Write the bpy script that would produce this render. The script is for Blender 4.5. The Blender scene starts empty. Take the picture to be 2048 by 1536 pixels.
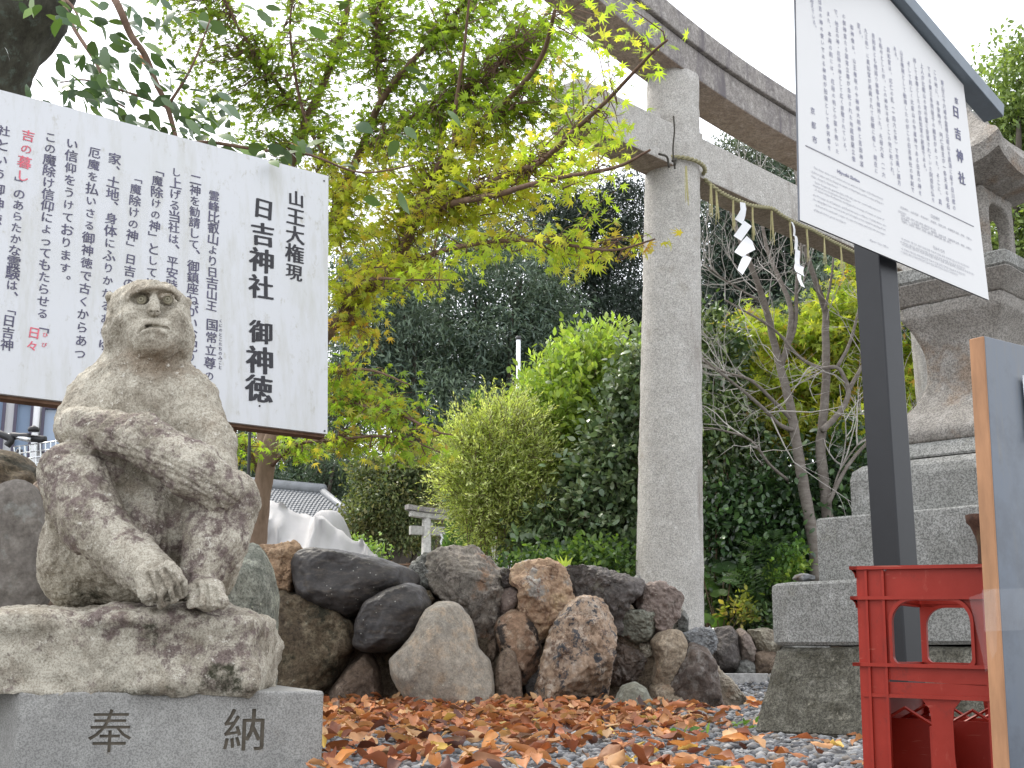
import bpy, math, random
import numpy as np
from mathutils import Vector, Matrix

SC = bpy.context.scene
COL = SC.collection
rng = np.random.default_rng(7)
random.seed(7)
RAD = math.radians

# ------------------------------------------------------------------ camera
F, CX, CY = 2500.0, 1024.0, 768.0
PITCH = RAD(12.36)
CAMZ = 0.23
cp, sp = math.cos(PITCH), math.sin(PITCH)
cam_data = bpy.data.cameras.new('camera')
cam_data.sensor_width = 36.0
cam_data.lens = 36.0 * F / 2048.0
cam_data.clip_start = 0.05
cam_data.clip_end = 600.0
cam = bpy.data.objects.new('camera', cam_data)
cam.location = (0, 0, CAMZ)
cam.rotation_euler = (RAD(90) + PITCH, 0, 0)
COL.objects.link(cam)
SC.camera = cam

# ------------------------------------------------------------------ light
SUN_EL, SUN_AZ = RAD(52), RAD(-42)          # azimuth measured from +Y towards +X
world = bpy.data.worlds.new('World')
SC.world = world
world.use_nodes = True
wn = world.node_tree
wn.nodes.clear()
sky = wn.nodes.new('ShaderNodeTexSky')
sky.sky_type = 'NISHITA'
sky.sun_disc = False
sky.sun_elevation = SUN_EL
sky.sun_rotation = SUN_AZ
sky.air_density = 1.0
sky.dust_density = 4.0
bg1 = wn.nodes.new('ShaderNodeBackground')
bg1.inputs['Strength'].default_value = 0.05
bg2 = wn.nodes.new('ShaderNodeBackground')
bg2.inputs['Color'].default_value = (0.97, 0.98, 1.0, 1)   # thin white overcast
bg2.inputs['Strength'].default_value = 0.98
addw = wn.nodes.new('ShaderNodeAddShader')
outw = wn.nodes.new('ShaderNodeOutputWorld')
wn.links.new(sky.outputs[0], bg1.inputs['Color'])
wn.links.new(bg1.outputs[0], addw.inputs[0])
wn.links.new(bg2.outputs[0], addw.inputs[1])
wn.links.new(addw.outputs[0], outw.inputs['Surface'])
sun_data = bpy.data.lights.new('sun', 'SUN')
sun_data.energy = 1.5
sun_data.angle = RAD(10)
sun_data.color = (1.0, 0.95, 0.86)
sun = bpy.data.objects.new('sun', sun_data)
COL.objects.link(sun)
sdir = Vector((math.sin(SUN_AZ) * math.cos(SUN_EL), math.cos(SUN_AZ) * math.cos(SUN_EL), math.sin(SUN_EL)))
sun.rotation_euler = (-sdir).to_track_quat('-Z', 'Y').to_euler()
sun.location = (0, 0, 20)
SC.view_settings.view_transform = 'Standard'
SC.view_settings.look = 'None'
SC.view_settings.exposure = 0.92
SC.view_settings.gamma = 1.0
SC.view_settings.use_curve_mapping = False
SC.cycles.max_bounces = 8
SC.cycles.diffuse_bounces = 4
SC.cycles.transmission_bounces = 4
SC.cycles.transparent_max_bounces = 6

# ------------------------------------------------------------------ geometry helpers
def ray(px, py):
    dx, dy = (px - CX) / F, (CY - py) / F
    return np.array([dx, cp - dy * sp, sp + dy * cp])

def P(px, py, Y):                            # world point seen at a photo pixel, Y metres ahead
    d = ray(px, py)
    t = Y / d[1]
    return np.array([d[0] * t, Y, CAMZ + d[2] * t])

def G(px, py, z=0.0):                        # world point at height z
    d = ray(px, py)
    t = (z - CAMZ) / d[2]
    return np.array([d[0] * t, d[1] * t, z])

def plane_hit(px, py, p0, n):
    d = ray(px, py)
    o = np.array([0, 0, CAMZ])
    t = np.dot(np.array(p0) - o, n) / np.dot(d, n)
    return o + d * t

def smooth01(t):
    t = np.clip(t, 0, 1)
    return t * t * (3 - 2 * t)

def gh(x, y):                                # ground height
    return 0.10 * smooth01((y - 6.5) / 4.5) + 0.2 * smooth01((y - 11) / 20)

def _hash(ix, iy, iz, seed):
    h = (ix * 374761393 + iy * 668265263 + iz * 2147483647 + seed * 144665) & 0xffffffff
    h = ((h ^ (h >> 13)) * 1274126177) & 0xffffffff
    h = (h ^ (h >> 16)) & 0xffffffff
    return h.astype(np.float64) / 4294967295.0 * 2 - 1

def vnoise(p, freq=1.0, seed=0):
    q = np.asarray(p, dtype=np.float64) * freq + 1000.5
    i = np.floor(q).astype(np.int64)
    f = q - i
    f = f * f * f * (f * (f * 6 - 15) + 10)
    r = 0
    for dx in (0, 1):
        wx = f[:, 0] if dx else 1 - f[:, 0]
        for dy in (0, 1):
            wy = f[:, 1] if dy else 1 - f[:, 1]
            for dz in (0, 1):
                wz = f[:, 2] if dz else 1 - f[:, 2]
                r = r + _hash(i[:, 0] + dx, i[:, 1] + dy, i[:, 2] + dz, seed) * wx * wy * wz
    return r

def fbm(p, freq=1.0, seed=0, octv=4, gain=0.5):
    a, r = 1.0, 0
    for k in range(octv):
        r = r + a * vnoise(p, freq * 2 ** k, seed + k * 17)
        a *= gain
    return r

def mesh(name, verts, faces, mats=None, parent=None, smooth=False, col=None, loc=None, fmat=None, uniform=None):
    """one mesh object; faces: (M,k) array or list of lists"""
    me = bpy.data.meshes.new(name)
    verts = np.asarray(verts, dtype=np.float32)
    if isinstance(faces, np.ndarray):
        M, k = faces.shape
        me.vertices.add(len(verts))
        me.vertices.foreach_set('co', verts.ravel())
        me.loops.add(M * k)
        me.loops.foreach_set('vertex_index', faces.astype(np.int32).ravel())
        me.polygons.add(M)
        me.polygons.foreach_set('loop_start', np.arange(0, M * k, k, dtype=np.int32))
        me.update(calc_edges=True)
    else:
        me.from_pydata(verts.tolist(), [], [list(f) for f in faces])
        me.update()
    if smooth:
        me.polygons.foreach_set('use_smooth', np.ones(len(me.polygons), dtype=bool))
    if mats is not None:
        for m in (mats if isinstance(mats, (list, tuple)) else [mats]):
            me.materials.append(m)
    if fmat is not None:
        me.polygons.foreach_set('material_index', np.asarray(fmat, dtype=np.int32))
    if col is not None:                      # per-vertex colour of the thing itself
        a = me.color_attributes.new('col', 'FLOAT_COLOR', 'POINT')
        c = np.ones((len(verts), 4), dtype=np.float32)
        c[:, :3] = col
        a.data.foreach_set('color', c.ravel())
    o = bpy.data.objects.new(name, me)
    COL.objects.link(o)
    if parent is not None:
        o.parent = parent
        w = Vector((0, 0, 0))
        p_ = parent
        while p_ is not None:
            w += p_.location
            p_ = p_.parent
        o.location = -w
    if loc is not None:
        o.location = loc
    return o

def thing(name, label, cat, loc=(0, 0, 0), group=None):
    o = bpy.data.objects.new(name, None)
    o.empty_display_size = 0.1
    COL.objects.link(o)
    o.location = [float(v) for v in loc]
    o['label'] = label
    o['category'] = cat
    if group:
        o['group'] = group
    return o

def tag(o, label=None, cat=None, group=None, kind=None):
    if label: o['label'] = label
    if cat: o['category'] = cat
    if group: o['group'] = group
    if kind: o['kind'] = kind
    return o

def quad_box(c, ax, ay, az):                 # centre and three half-axis vectors
    c, ax, ay, az = map(np.asarray, (c, ax, ay, az))
    v = [c + sx * ax + sy * ay + sz * az for sz in (-1, 1) for sy in (-1, 1) for sx in (-1, 1)]
    f = [(0, 2, 3, 1), (4, 5, 7, 6), (0, 1, 5, 4), (2, 6, 7, 3), (0, 4, 6, 2), (1, 3, 7, 5)]
    return v, f

def bevel(o, w=0.004, seg=2):
    m = o.modifiers.new('bevel', 'BEVEL')
    m.width = w
    m.segments = seg
    m.limit_method = 'ANGLE'
    m.angle_limit = RAD(35)
    return o

def box_obj(name, c, ax, ay, az, mat, parent=None, bev=0.0):
    v, f = quad_box(c, ax, ay, az)
    o = mesh(name, v, f, mat, parent)
    if bev:
        bevel(o, bev)
    return o

class MB:                                    # collects pieces of one part
    def __init__(s):
        s.v, s.f, s.c, s.n = [], [], [], 0
    def add(s, v, f, col=None):
        s.v.append(np.asarray(v, dtype=np.float64))
        for q in f:
            s.f.append([int(i) + s.n for i in q])
        if col is not None:
            s.c.append(np.tile(np.asarray(col), (len(v), 1)))
        s.n += len(v)
    def box(s, c, ax, ay, az, col=None):
        v, f = quad_box(c, ax, ay, az)
        s.add(v, f, col)
    def tube(s, pts, rad, sides=8, col=None, cap=True):
        v, f = tube_geo(pts, rad, sides, cap)
        s.add(v, f, col)
    def build(s, name, mat, parent=None, smooth=False):
        return mesh(name, np.vstack(s.v), s.f, mat, parent, smooth, col=np.vstack(s.c) if s.c else None)

def tube_geo(pts, rad, sides=8, cap=True, wob=0.0):
    pts = np.asarray(pts, dtype=np.float64)
    n = len(pts)
    rad = np.broadcast_to(np.asarray(rad, dtype=np.float64), (n,))
    tan = np.gradient(pts, axis=0)
    tan /= np.linalg.norm(tan, axis=1, keepdims=True) + 1e-12
    ref = np.array([0.13, 0.2, 1.0]) if abs(tan[0][2]) < 0.9 else np.array([1.0, 0.1, 0.1])
    v = []
    u = np.cross(tan[0], ref)
    u /= np.linalg.norm(u)
    for i in range(n):
        u = u - tan[i] * np.dot(u, tan[i])
        u /= np.linalg.norm(u) + 1e-12
        w = np.cross(tan[i], u)
        for k in range(sides):
            a = 2 * math.pi * k / sides
            r = rad[i] * (1 + wob * math.sin(3 * a + i * 1.7))
            v.append(pts[i] + (u * math.cos(a) + w * math.sin(a)) * r)
    f = []
    for i in range(n - 1):
        for k in range(sides):
            k2 = (k + 1) % sides
            f.append((i * sides + k, i * sides + k2, (i + 1) * sides + k2, (i + 1) * sides + k))
    if cap:
        f.append(tuple(range(sides))[::-1])
        f.append(tuple((n - 1) * sides + k for k in range(sides)))
    return v, f

def smooth_path(pts, n=4):                   # Catmull-Rom
    pts = [np.asarray(p, dtype=np.float64) for p in pts]
    if len(pts) < 3:
        return np.array(pts)
    q = [2 * pts[0] - pts[1]] + pts + [2 * pts[-1] - pts[-2]]
    out = []
    for i in range(1, len(q) - 2):
        for k in range(n):
            t = k / n
            out.append(0.5 * ((2 * q[i]) + (-q[i - 1] + q[i + 1]) * t + (2 * q[i - 1] - 5 * q[i] + 4 * q[i + 1] - q[i + 2]) * t * t
                              + (-q[i - 1] + 3 * q[i] - 3 * q[i + 1] + q[i + 2]) * t ** 3))
    out.append(pts[-1])
    return np.array(out)

def lathe_geo(prof, sides=24, c=(0, 0, 0)):
    v, f = [], []
    for r, z in prof:
        for k in range(sides):
            a = 2 * math.pi * k / sides
            v.append((c[0] + r * math.cos(a), c[1] + r * math.sin(a), c[2] + z))
    for i in range(len(prof) - 1):
        for k in range(sides):
            k2 = (k + 1) % sides
            f.append((i * sides + k, i * sides + k2, (i + 1) * sides + k2, (i + 1) * sides + k))
    f.append(tuple(range(sides))[::-1])
    f.append(tuple((len(prof) - 1) * sides + k for k in range(sides)))
    return v, f

# ---- signed-distance bodies, meshed with surface nets
def surface_nets(Fd, org, h):
    ins = Fd < 0
    nx, ny, nz = Fd.shape
    cnt = np.zeros((nx - 1, ny - 1, nz - 1), dtype=np.int16)
    pos = np.zeros((nx - 1, ny - 1, nz - 1, 3), dtype=np.float32)
    corner = [(a, b, c) for a in (0, 1) for b in (0, 1) for c in (0, 1)]
    for a in range(8):
        for b in range(a + 1, 8):
            A, B = corner[a], corner[b]
            if sum(abs(A[i] - B[i]) for i in range(3)) != 1:
                continue
            sa = tuple(slice(A[i], A[i] + Fd.shape[i] - 1) for i in range(3))
            sb = tuple(slice(B[i], B[i] + Fd.shape[i] - 1) for i in range(3))
            m = ins[sa] != ins[sb]
            fa, fb = Fd[sa][m], Fd[sb][m]
            t = (fa / (fa - fb))[:, None]
            pos[m] += np.array(A, dtype=np.float32) + t * (np.array(B) - np.array(A))
            cnt[m] += 1
    act = cnt > 0
    idx = -np.ones(cnt.shape, dtype=np.int64)
    idx[act] = np.arange(act.sum())
    ijk = np.argwhere(act)
    v = (pos[act] / cnt[act][:, None] + ijk) * h + np.asarray(org)
    faces = []
    for ax in range(3):
        s0 = [slice(None)] * 3; s1 = [slice(None)] * 3
        s0[ax] = slice(0, -1); s1[ax] = slice(1, None)
        m = ins[tuple(s0)] != ins[tuple(s1)]
        e = np.argwhere(m)
        o1, o2 = [i for i in range(3) if i != ax]
        ok = (e[:, o1] > 0) & (e[:, o2] > 0) & (e[:, o1] < cnt.shape[o1]) & (e[:, o2] < cnt.shape[o2])
        e = e[ok]
        flip = ins[tuple(s0)][tuple(e.T)]
        def g(d1, d2):
            q = e.copy(); q[:, o1] -= d1; q[:, o2] -= d2
            return idx[tuple(q.T)]
        qd = np.stack([g(1, 1), g(0, 1), g(0, 0), g(1, 0)], axis=1)
        if ax == 1:
            flip = ~flip
        qd[~flip] = qd[~flip][:, ::-1]
        faces.append(qd[(qd >= 0).all(axis=1)])
    return v, np.vstack(faces)

def smin(a, b, k):
    h = np.clip(0.5 + 0.5 * (b - a) / k, 0, 1)
    return b * (1 - h) + a * h - k * h * (1 - h)

class SDF:
    def __init__(s, lo, hi, h):
        s.lo, s.h = np.asarray(lo, dtype=np.float64), h
        n = np.ceil((np.asarray(hi) - s.lo) / h).astype(int) + 1
        s.ax = [s.lo[i] + np.arange(n[i]) * h for i in range(3)]
        s.F = np.full(tuple(n), 1.0, dtype=np.float32)
    def _sub(s, lo, hi):
        sl = []
        for i in range(3):
            a = max(0, int((lo[i] - s.lo[i]) / s.h))
            b = min(s.F.shape[i], int((hi[i] - s.lo[i]) / s.h) + 2)
            if b <= a:
                return None, None
            sl.append(slice(a, b))
        g = np.meshgrid(*[s.ax[i][sl[i]] for i in range(3)], indexing='ij')
        return tuple(sl), np.stack(g, axis=-1)
    def op(s, lo, hi, fn, k=0.02, mode='add'):
        sl, g = s._sub(np.asarray(lo) - 2 * k - 3 * s.h, np.asarray(hi) + 2 * k + 3 * s.h)
        if sl is None:
            return
        d = fn(g)
        if mode == 'add':
            s.F[sl] = smin(s.F[sl], d, k)
        else:
            s.F[sl] = -smin(-s.F[sl], d, k)
    def cap(s, a, b, ra, rb, k=0.02, mode='add'):
        a, b = np.asarray(a), np.asarray(b)
        def fn(g):
            ab = b - a
            t = np.clip(((g - a) @ ab) / (ab @ ab + 1e-12), 0, 1)
            return np.linalg.norm(g - a - t[..., None] * ab, axis=-1) - (ra + (rb - ra) * t)
        r = max(ra, rb)
        s.op(np.minimum(a, b) - r, np.maximum(a, b) + r, fn, k, mode)
    def ell(s, c, r, k=0.02, mode='add', R=None):
        c, r = np.asarray(c), np.asarray(r)
        def fn(g):
            q = g - c
            if R is not None:
                q = q @ R
            k0 = np.linalg.norm(q / r, axis=-1)
            k1 = np.linalg.norm(q / (r * r), axis=-1)
            return k0 * (k0 - 1) / (k1 + 1e-9)
        m = r.max() if R is not None else r
        s.op(c - m, c + m, fn, k, mode)
    def box(s, c, hx, R=None, rnd=0.01, k=0.01, mode='add'):
        c, hx = np.asarray(c), np.asarray(hx)
        def fn(g):
            q = g - c
            if R is not None:
                q = q @ R
            q = np.abs(q) - (hx - rnd)
            return np.linalg.norm(np.maximum(q, 0), axis=-1) + np.minimum(q.max(axis=-1), 0) - rnd
        m = np.linalg.norm(hx)
        s.op(c - m, c + m, fn, k, mode)
    def mesh(s):
        return surface_nets(s.F, s.lo, s.h)

def project(v):                              # photo pixel of world points, for tracing carved lines
    x, y, z = v[:, 0], v[:, 1], v[:, 2] - CAMZ
    d = y * cp + z * sp
    return np.stack([CX + F * x / d, CY - F * (-y * sp + z * cp) / d], 1)

def seg_dist(p, a, b):
    a, b = np.array(a, float), np.array(b, float)
    ab = b - a
    t = np.clip(((p - a) @ ab) / (ab @ ab + 1e-9), 0, 1)
    return np.linalg.norm(p - a - t[:, None] * ab, axis=1)

def vnormals(v, f):
    tri = np.vstack([f[:, [0, 1, 2]], f[:, [0, 2, 3]]]) if f.shape[1] == 4 else f
    n = np.cross(v[tri[:, 1]] - v[tri[:, 0]], v[tri[:, 2]] - v[tri[:, 0]])
    out = np.zeros_like(v)
    for k in range(3):
        np.add.at(out, tri[:, k], n)
    return out / (np.linalg.norm(out, axis=1, keepdims=True) + 1e-12)

# ------------------------------------------------------------------ materials
def NN(nt, typ, **kw):
    n = nt.nodes.new(typ)
    for k, val in kw.items():
        if k.startswith('_'):
            setattr(n, k[1:], val)
        else:
            n.inputs[k.replace('__', ' ')].default_value = val
    return n

def rgba(c):
    return (c[0], c[1], c[2], 1.0)

def newmat(name):
    m = bpy.data.materials.new(name)
    m.use_nodes = True
    nt = m.node_tree
    b = nt.nodes['Principled BSDF']
    return m, nt, b

def ramp(nt, src, lo, hi, c0=(0, 0, 0), c1=(1, 1, 1)):
    r = nt.nodes.new('ShaderNodeValToRGB')
    r.color_ramp.elements[0].position = lo
    r.color_ramp.elements[1].position = hi
    r.color_ramp.elements[0].color = rgba(c0)
    r.color_ramp.elements[1].color = rgba(c1)
    nt.links.new(src, r.inputs[0])
    return r.outputs[0]

def mixc(nt, fac, a, b):
    m = nt.nodes.new('ShaderNodeMix')
    m.data_type = 'RGBA'
    if isinstance(fac, (int, float)):
        m.inputs[0].default_value = fac
    else:
        nt.links.new(fac, m.inputs[0])
    for s, x in ((6, a), (7, b)):
        if isinstance(x, tuple):
            m.inputs[s].default_value = rgba(x)
        else:
            nt.links.new(x, m.inputs[s])
    return m.outputs[2]

def tex(nt, co, scale, detail=4, rough=0.55, kind='noise', stretch=None):
    src = co
    if stretch:
        mp = nt.nodes.new('ShaderNodeMapping')
        mp.inputs['Scale'].default_value = stretch
        nt.links.new(co, mp.inputs[0])
        src = mp.outputs[0]
    if kind == 'noise':
        t = NN(nt, 'ShaderNodeTexNoise', Scale=scale, Detail=detail, Roughness=rough)
        nt.links.new(src, t.inputs['Vector'])
        return t.outputs[0]
    t = NN(nt, 'ShaderNodeTexVoronoi', Scale=scale)
    nt.links.new(src, t.inputs['Vector'])
    return t.outputs['Distance']

def bump(nt, b, hsrc, dist=0.003, strength=0.6, prev=None):
    n = NN(nt, 'ShaderNodeBump', Strength=strength, Distance=dist)
    nt.links.new(hsrc, n.inputs['Height'])
    if prev is not None:
        nt.links.new(prev, n.inputs['Normal'])
    nt.links.new(n.outputs[0], b.inputs['Normal'])
    return n.outputs[0]

def stone(name, base, dark, light=None, speck=90, speck_amt=0.5, blotch=None, blotch_scale=4.0, blotch_thr=(0.55, 0.65),
          blotch2=None, b2_scale=9.0, b2_thr=(0.6, 0.68), rough=0.85, bmp=0.003, bscale=40, veins=None, spots=None, stretch=None, mott=.34, grain=.14):
    m, nt, b = newmat(name)
    co = nt.nodes.new('ShaderNodeTexCoord').outputs['Object']
    big = tex(nt, co, 5, 5, 0.6, stretch=stretch)
    c = mixc(nt, ramp(nt, big, 0.35, 0.68), dark, base)
    if light:
        med = tex(nt, co, 16, 5, 0.7, stretch=stretch)
        c = mixc(nt, ramp(nt, med, 0.5, 0.72), c, light)
    if blotch:
        t = tex(nt, co, blotch_scale, 6, 0.72)
        c = mixc(nt, ramp(nt, t, *blotch_thr), c, blotch)
    if blotch2:
        t = tex(nt, co, b2_scale, 7, 0.75)
        c = mixc(nt, ramp(nt, t, *b2_thr), c, blotch2)
    if veins:
        t = NN(nt, 'ShaderNodeTexNoise', Scale=3.5, Detail=6.0, Roughness=0.65)
        nt.links.new(co, t.inputs['Vector'])
        r = nt.nodes.new('ShaderNodeValToRGB')
        e = r.color_ramp.elements
        e[0].position, e[1].position = 0.485, 0.515
        e[0].color = e[1].color = (0, 0, 0, 1)
        k = e.new(0.5); k.color = (1, 1, 1, 1)
        nt.links.new(t.outputs[0], r.inputs[0])
        c = mixc(nt, r.outputs[0], c, veins)
    if spots:
        t = tex(nt, co, 38, kind='vor')
        msk = tex(nt, co, 7, 2)
        r1 = ramp(nt, t, 0.08, 0.14, (1, 1, 1), (0, 0, 0))
        r2 = ramp(nt, msk, 0.5, 0.56)
        mm = nt.nodes.new('ShaderNodeMath'); mm.operation = 'MULTIPLY'
        nt.links.new(r1, mm.inputs[0]); nt.links.new(r2, mm.inputs[1])
        c = mixc(nt, mm.outputs[0], c, spots)
    fine = ramp(nt, tex(nt, co, 26, 8, 0.78), 0.34, 0.66, (1 - mott, 1 - mott * 1.05, 1 - mott * 1.1), (1 + mott * .65, 1 + mott * .65, 1 + mott * .65))
    ml = nt.nodes.new('ShaderNodeMix'); ml.data_type = 'RGBA'; ml.blend_type = 'MULTIPLY'; ml.inputs[0].default_value = 1.0
    nt.links.new(c, ml.inputs[6]); nt.links.new(fine, ml.inputs[7])
    c = ml.outputs[2]
    s = tex(nt, co, speck, 2, 0.8)
    sc_ = ramp(nt, s, 0.5 - grain, 0.5 + grain * .6, tuple(1 - speck_amt for _ in range(3)), tuple(1 + 0 * speck_amt for _ in range(3)))
    mul = nt.nodes.new('ShaderNodeMix'); mul.data_type = 'RGBA'; mul.blend_type = 'MULTIPLY'
    mul.inputs[0].default_value = 1.0
    nt.links.new(c, mul.inputs[6]); nt.links.new(sc_, mul.inputs[7])
    nt.links.new(mul.outputs[2], b.inputs['Base Color'])
    b.inputs['Roughness'].default_value = rough
    b.inputs['Specular IOR Level'].default_value = 0.3
    h1 = tex(nt, co, bscale, 8, 0.7)
    n1 = bump(nt, b, h1, bmp * 2, 0.7)
    bump(nt, b, tex(nt, co, bscale * 4, 4, 0.7), bmp * 0.7, 0.6, n1)
    return m

def plain(name, c, rough=0.6, var=0.15, scale=20, spec=0.4, metal=0.0, bmp=0.0, stretch=None):
    m, nt, b = newmat(name)
    co = nt.nodes.new('ShaderNodeTexCoord').outputs['Object']
    t = tex(nt, co, scale, 5, 0.6, stretch=stretch)
    lo = tuple(x * (1 - var) for x in c)
    hi = tuple(min(1, x * (1 + var)) for x in c)
    nt.links.new(ramp(nt, t, 0.3, 0.7, lo, hi), b.inputs['Base Color'])
    b.inputs['Roughness'].default_value = rough
    b.inputs['Specular IOR Level'].default_value = spec
    b.inputs['Metallic'].default_value = metal
    if bmp:
        bump(nt, b, t, bmp, 0.6)
    return m

def leafmat(name, rough=0.45, trans=0.35, spec=0.4, tint=(1.25, 1.3, 0.5)):
    m, nt, b = newmat(name)
    a = nt.nodes.new('ShaderNodeAttribute'); a.attribute_name = 'col'
    nt.links.new(a.outputs['Color'], b.inputs['Base Color'])
    b.inputs['Roughness'].default_value = rough
    b.inputs['Specular IOR Level'].default_value = spec
    if trans > 0:
        t = nt.nodes.new('ShaderNodeBsdfTranslucent')
        mul = nt.nodes.new('ShaderNodeMix'); mul.data_type = 'RGBA'; mul.blend_type = 'MULTIPLY'
        mul.inputs[0].default_value = 1.0
        nt.links.new(a.outputs['Color'], mul.inputs[6])
        mul.inputs[7].default_value = rgba(tint)
        nt.links.new(mul.outputs[2], t.inputs['Color'])
        mx = nt.nodes.new('ShaderNodeMixShader')
        mx.inputs[0].default_value = trans
        nt.links.new(b.outputs[0], mx.inputs[1])
        nt.links.new(t.outputs[0], mx.inputs[2])
        nt.links.new(mx.outputs[0], nt.nodes['Material Output'].inputs[0])
    return m

M_LEAF = leafmat('foliage_leaf', trans=0.4)
M_MAPLE = leafmat('maple_leaf', rough=0.5, trans=0.6, spec=0.25, tint=(1.3, 1.36, .5))
M_GLOSSY = leafmat('glossy_leaf', rough=0.28, trans=0.15, spec=0.6)
M_FOREST = leafmat('forest_leaf', rough=0.5, trans=0.2, spec=0.4, tint=(1.1, 1.2, 0.7))
M_DRY = leafmat('dry_leaf', rough=0.55, trans=0.2, spec=0.35, tint=(1.2, 1.0, 0.6))
M_VCOL = leafmat('pebble', rough=0.8, trans=0.0, spec=0.3)

def bark(name, c0, c1, scale=18, stretch=(1, 1, 0.25), bmp=0.006, lichen=None):
    m, nt, b = newmat(name)
    co = nt.nodes.new('ShaderNodeTexCoord').outputs['Object']
    t = tex(nt, co, scale, 8, 0.7, stretch=stretch)
    c = ramp(nt, t, 0.3, 0.7, c0, c1)
    if lichen:
        c = mixc(nt, ramp(nt, tex(nt, co, 9, 5, 0.7), 0.55, 0.65), c, lichen)
    nt.links.new(c, b.inputs['Base Color'])
    b.inputs['Roughness'].default_value = 0.9
    b.inputs['Specular IOR Level'].default_value = 0.2
    bump(nt, b, t, bmp, 0.8)
    return m

# ------------------------------------------------------------------ leaves
def fan(poly, fold=0.0, droop=0.0):
    pts = [(0.0, 0.0)] + poly
    v = [(x, y, abs(x) * fold - droop * (x * x + y * y)) for x, y in pts]
    n = len(poly)
    return np.array(v), np.array([(0, 1 + i, 1 + (i + 1) % n) for i in range(n)])
T_DIAMOND = (np.array([(0, 0, 0), (0.26, 0.45, 0.07), (0, 1, -0.08), (-0.26, 0.45, 0.07)], dtype=float), np.array([(0, 1, 2), (0, 2, 3)]))
T_OVAL = (np.array([(0, 0, 0), (0.2, 0.2, .05), (0.27, 0.5, .06), (0.15, 0.82, .01), (0, 1.05, -.07), (-0.15, 0.82, .01), (-0.27, 0.5, .06), (-0.2, 0.2, .05)], dtype=float),
          np.array([(0, 1, 7), (1, 2, 7), (7, 2, 6), (2, 3, 6), (6, 3, 5), (3, 4, 5)]))
T_NARROW = (np.array([(0, 0, 0), (0.12, 0.45, 0.03), (0, 1, -0.1), (-0.12, 0.45, 0.03)], dtype=float), np.array([(0, 1, 2), (0, 2, 3)]))
def maple_template(lobes=7, droop=0.25, narrow=0.30):
    tips = {7: [(0, 1.0), (36, .93), (72, .74), (118, .42)], 5: [(0, 1.0), (45, .85), (95, .55)]}[lobes]
    seq = []
    right = []
    for i, (a, r) in enumerate(tips):
        right.append((a, r))
        if i + 1 < len(tips):
            right.append(((a + tips[i + 1][0]) / 2, narrow))
    right.append((160, 0.12))
    full = [(-a, r) for a, r in right[::-1]] + right[1:]
    poly = [(r * math.sin(RAD(a)), r * math.cos(RAD(a)) + 0.0) for a, r in full]
    return fan(poly, 0.0, droop)
T_MAPLE = maple_template(7)
T_MAPLE5 = maple_template(5)

def unit(v):
    return v / (np.linalg.norm(v, axis=-1, keepdims=True) + 1e-12)

def leaf_geo(pos, size, d, n, tmpl, cols, vary_w=0.2):
    tv, tf = tmpl
    N = len(pos)
    d = unit(d)
    n = unit(n - d * (n * d).sum(1, keepdims=True))
    s = np.cross(d, n)
    sz = np.broadcast_to(size, (N,))[:, None, None]
    wv = (1 + rng.uniform(-vary_w, vary_w, N))[:, None, None]
    local = np.broadcast_to(tv[None], (N,) + tv.shape).copy()
    local[:, :, 0:1] *= wv
    v = pos[:, None, :] + sz * (local[:, :, 0:1] * s[:, None, :] + local[:, :, 1:2] * d[:, None, :] + local[:, :, 2:3] * n[:, None, :])
    f = tf[None] + (np.arange(N) * len(tv))[:, None, None]
    c = np.repeat(cols, len(tv), axis=0)
    return v.reshape(-1, 3), f.reshape(-1, tf.shape[1]), c

def palette(N, cols, w=None, jit=0.18):
    cols = np.array(cols, dtype=float)
    i = rng.choice(len(cols), N, p=(np.array(w) / sum(w)) if w is not None else None)
    j = rng.choice(len(cols), N)
    t = rng.uniform(0, 0.3, N)[:, None]
    c = cols[i] * (1 - t) + cols[j] * t
    return np.clip(c * (1 + rng.normal(0, jit, N))[:, None], 0.003, 0.95)

def rdir(N, bias=(0, 0, 0)):
    return unit(rng.normal(size=(N, 3)) + np.array(bias) * 1.0)

def crown(name, blobs, n_clump, per, leaf, cols, mat, parent, tmpl=T_DIAMOND, clump_r=0.3, dbias=(0, 0, -0.3), nbias=(0, 0, 0.8),
          shell=0.55, w=None, kind='stuff', flat=1.0):
    """blobs: (centre, radii). Leaf clumps spread through the volume, denser to the outside."""
    vol = np.array([b[1][0] * b[1][1] * b[1][2] for b in blobs]) ** 0.7
    pk = rng.choice(len(blobs), n_clump, p=vol / vol.sum())
    cc = np.array([b[0] for b in blobs])[pk]
    rr = np.array([b[1] for b in blobs])[pk]
    u = rdir(n_clump) * (shell + (1.02 - shell) * rng.random(n_clump) ** 0.6)[:, None]
    nz = 1 + .30 * fbm(cc * 1.3 + u * 2.0, 1.6, 7, 3) * (shell > .3)
    centre = cc + rr * u * nz[:, None]
    ccol = palette(n_clump, cols, w, 0.15)
    P_ = np.repeat(centre, per, axis=0) + rng.normal(size=(n_clump * per, 3)) * clump_r * np.array([1, 1, flat])
    C_ = np.repeat(ccol, per, axis=0) * (1 + rng.normal(0, 0.16, n_clump * per))[:, None]
    C_ = np.clip(C_, 0.003, 0.9)
    N = len(P_)
    out = np.repeat(u, per, axis=0)
    d = rdir(N, dbias) + out * 0.5
    nn = rdir(N, nbias)
    v, f, c = leaf_geo(P_, leaf * rng.uniform(0.7, 1.3, N), d, nn, tmpl, C_)
    o = mesh(name, v, f, mat, parent, col=c)
    if kind:
        o['kind'] = kind
    return o

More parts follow.
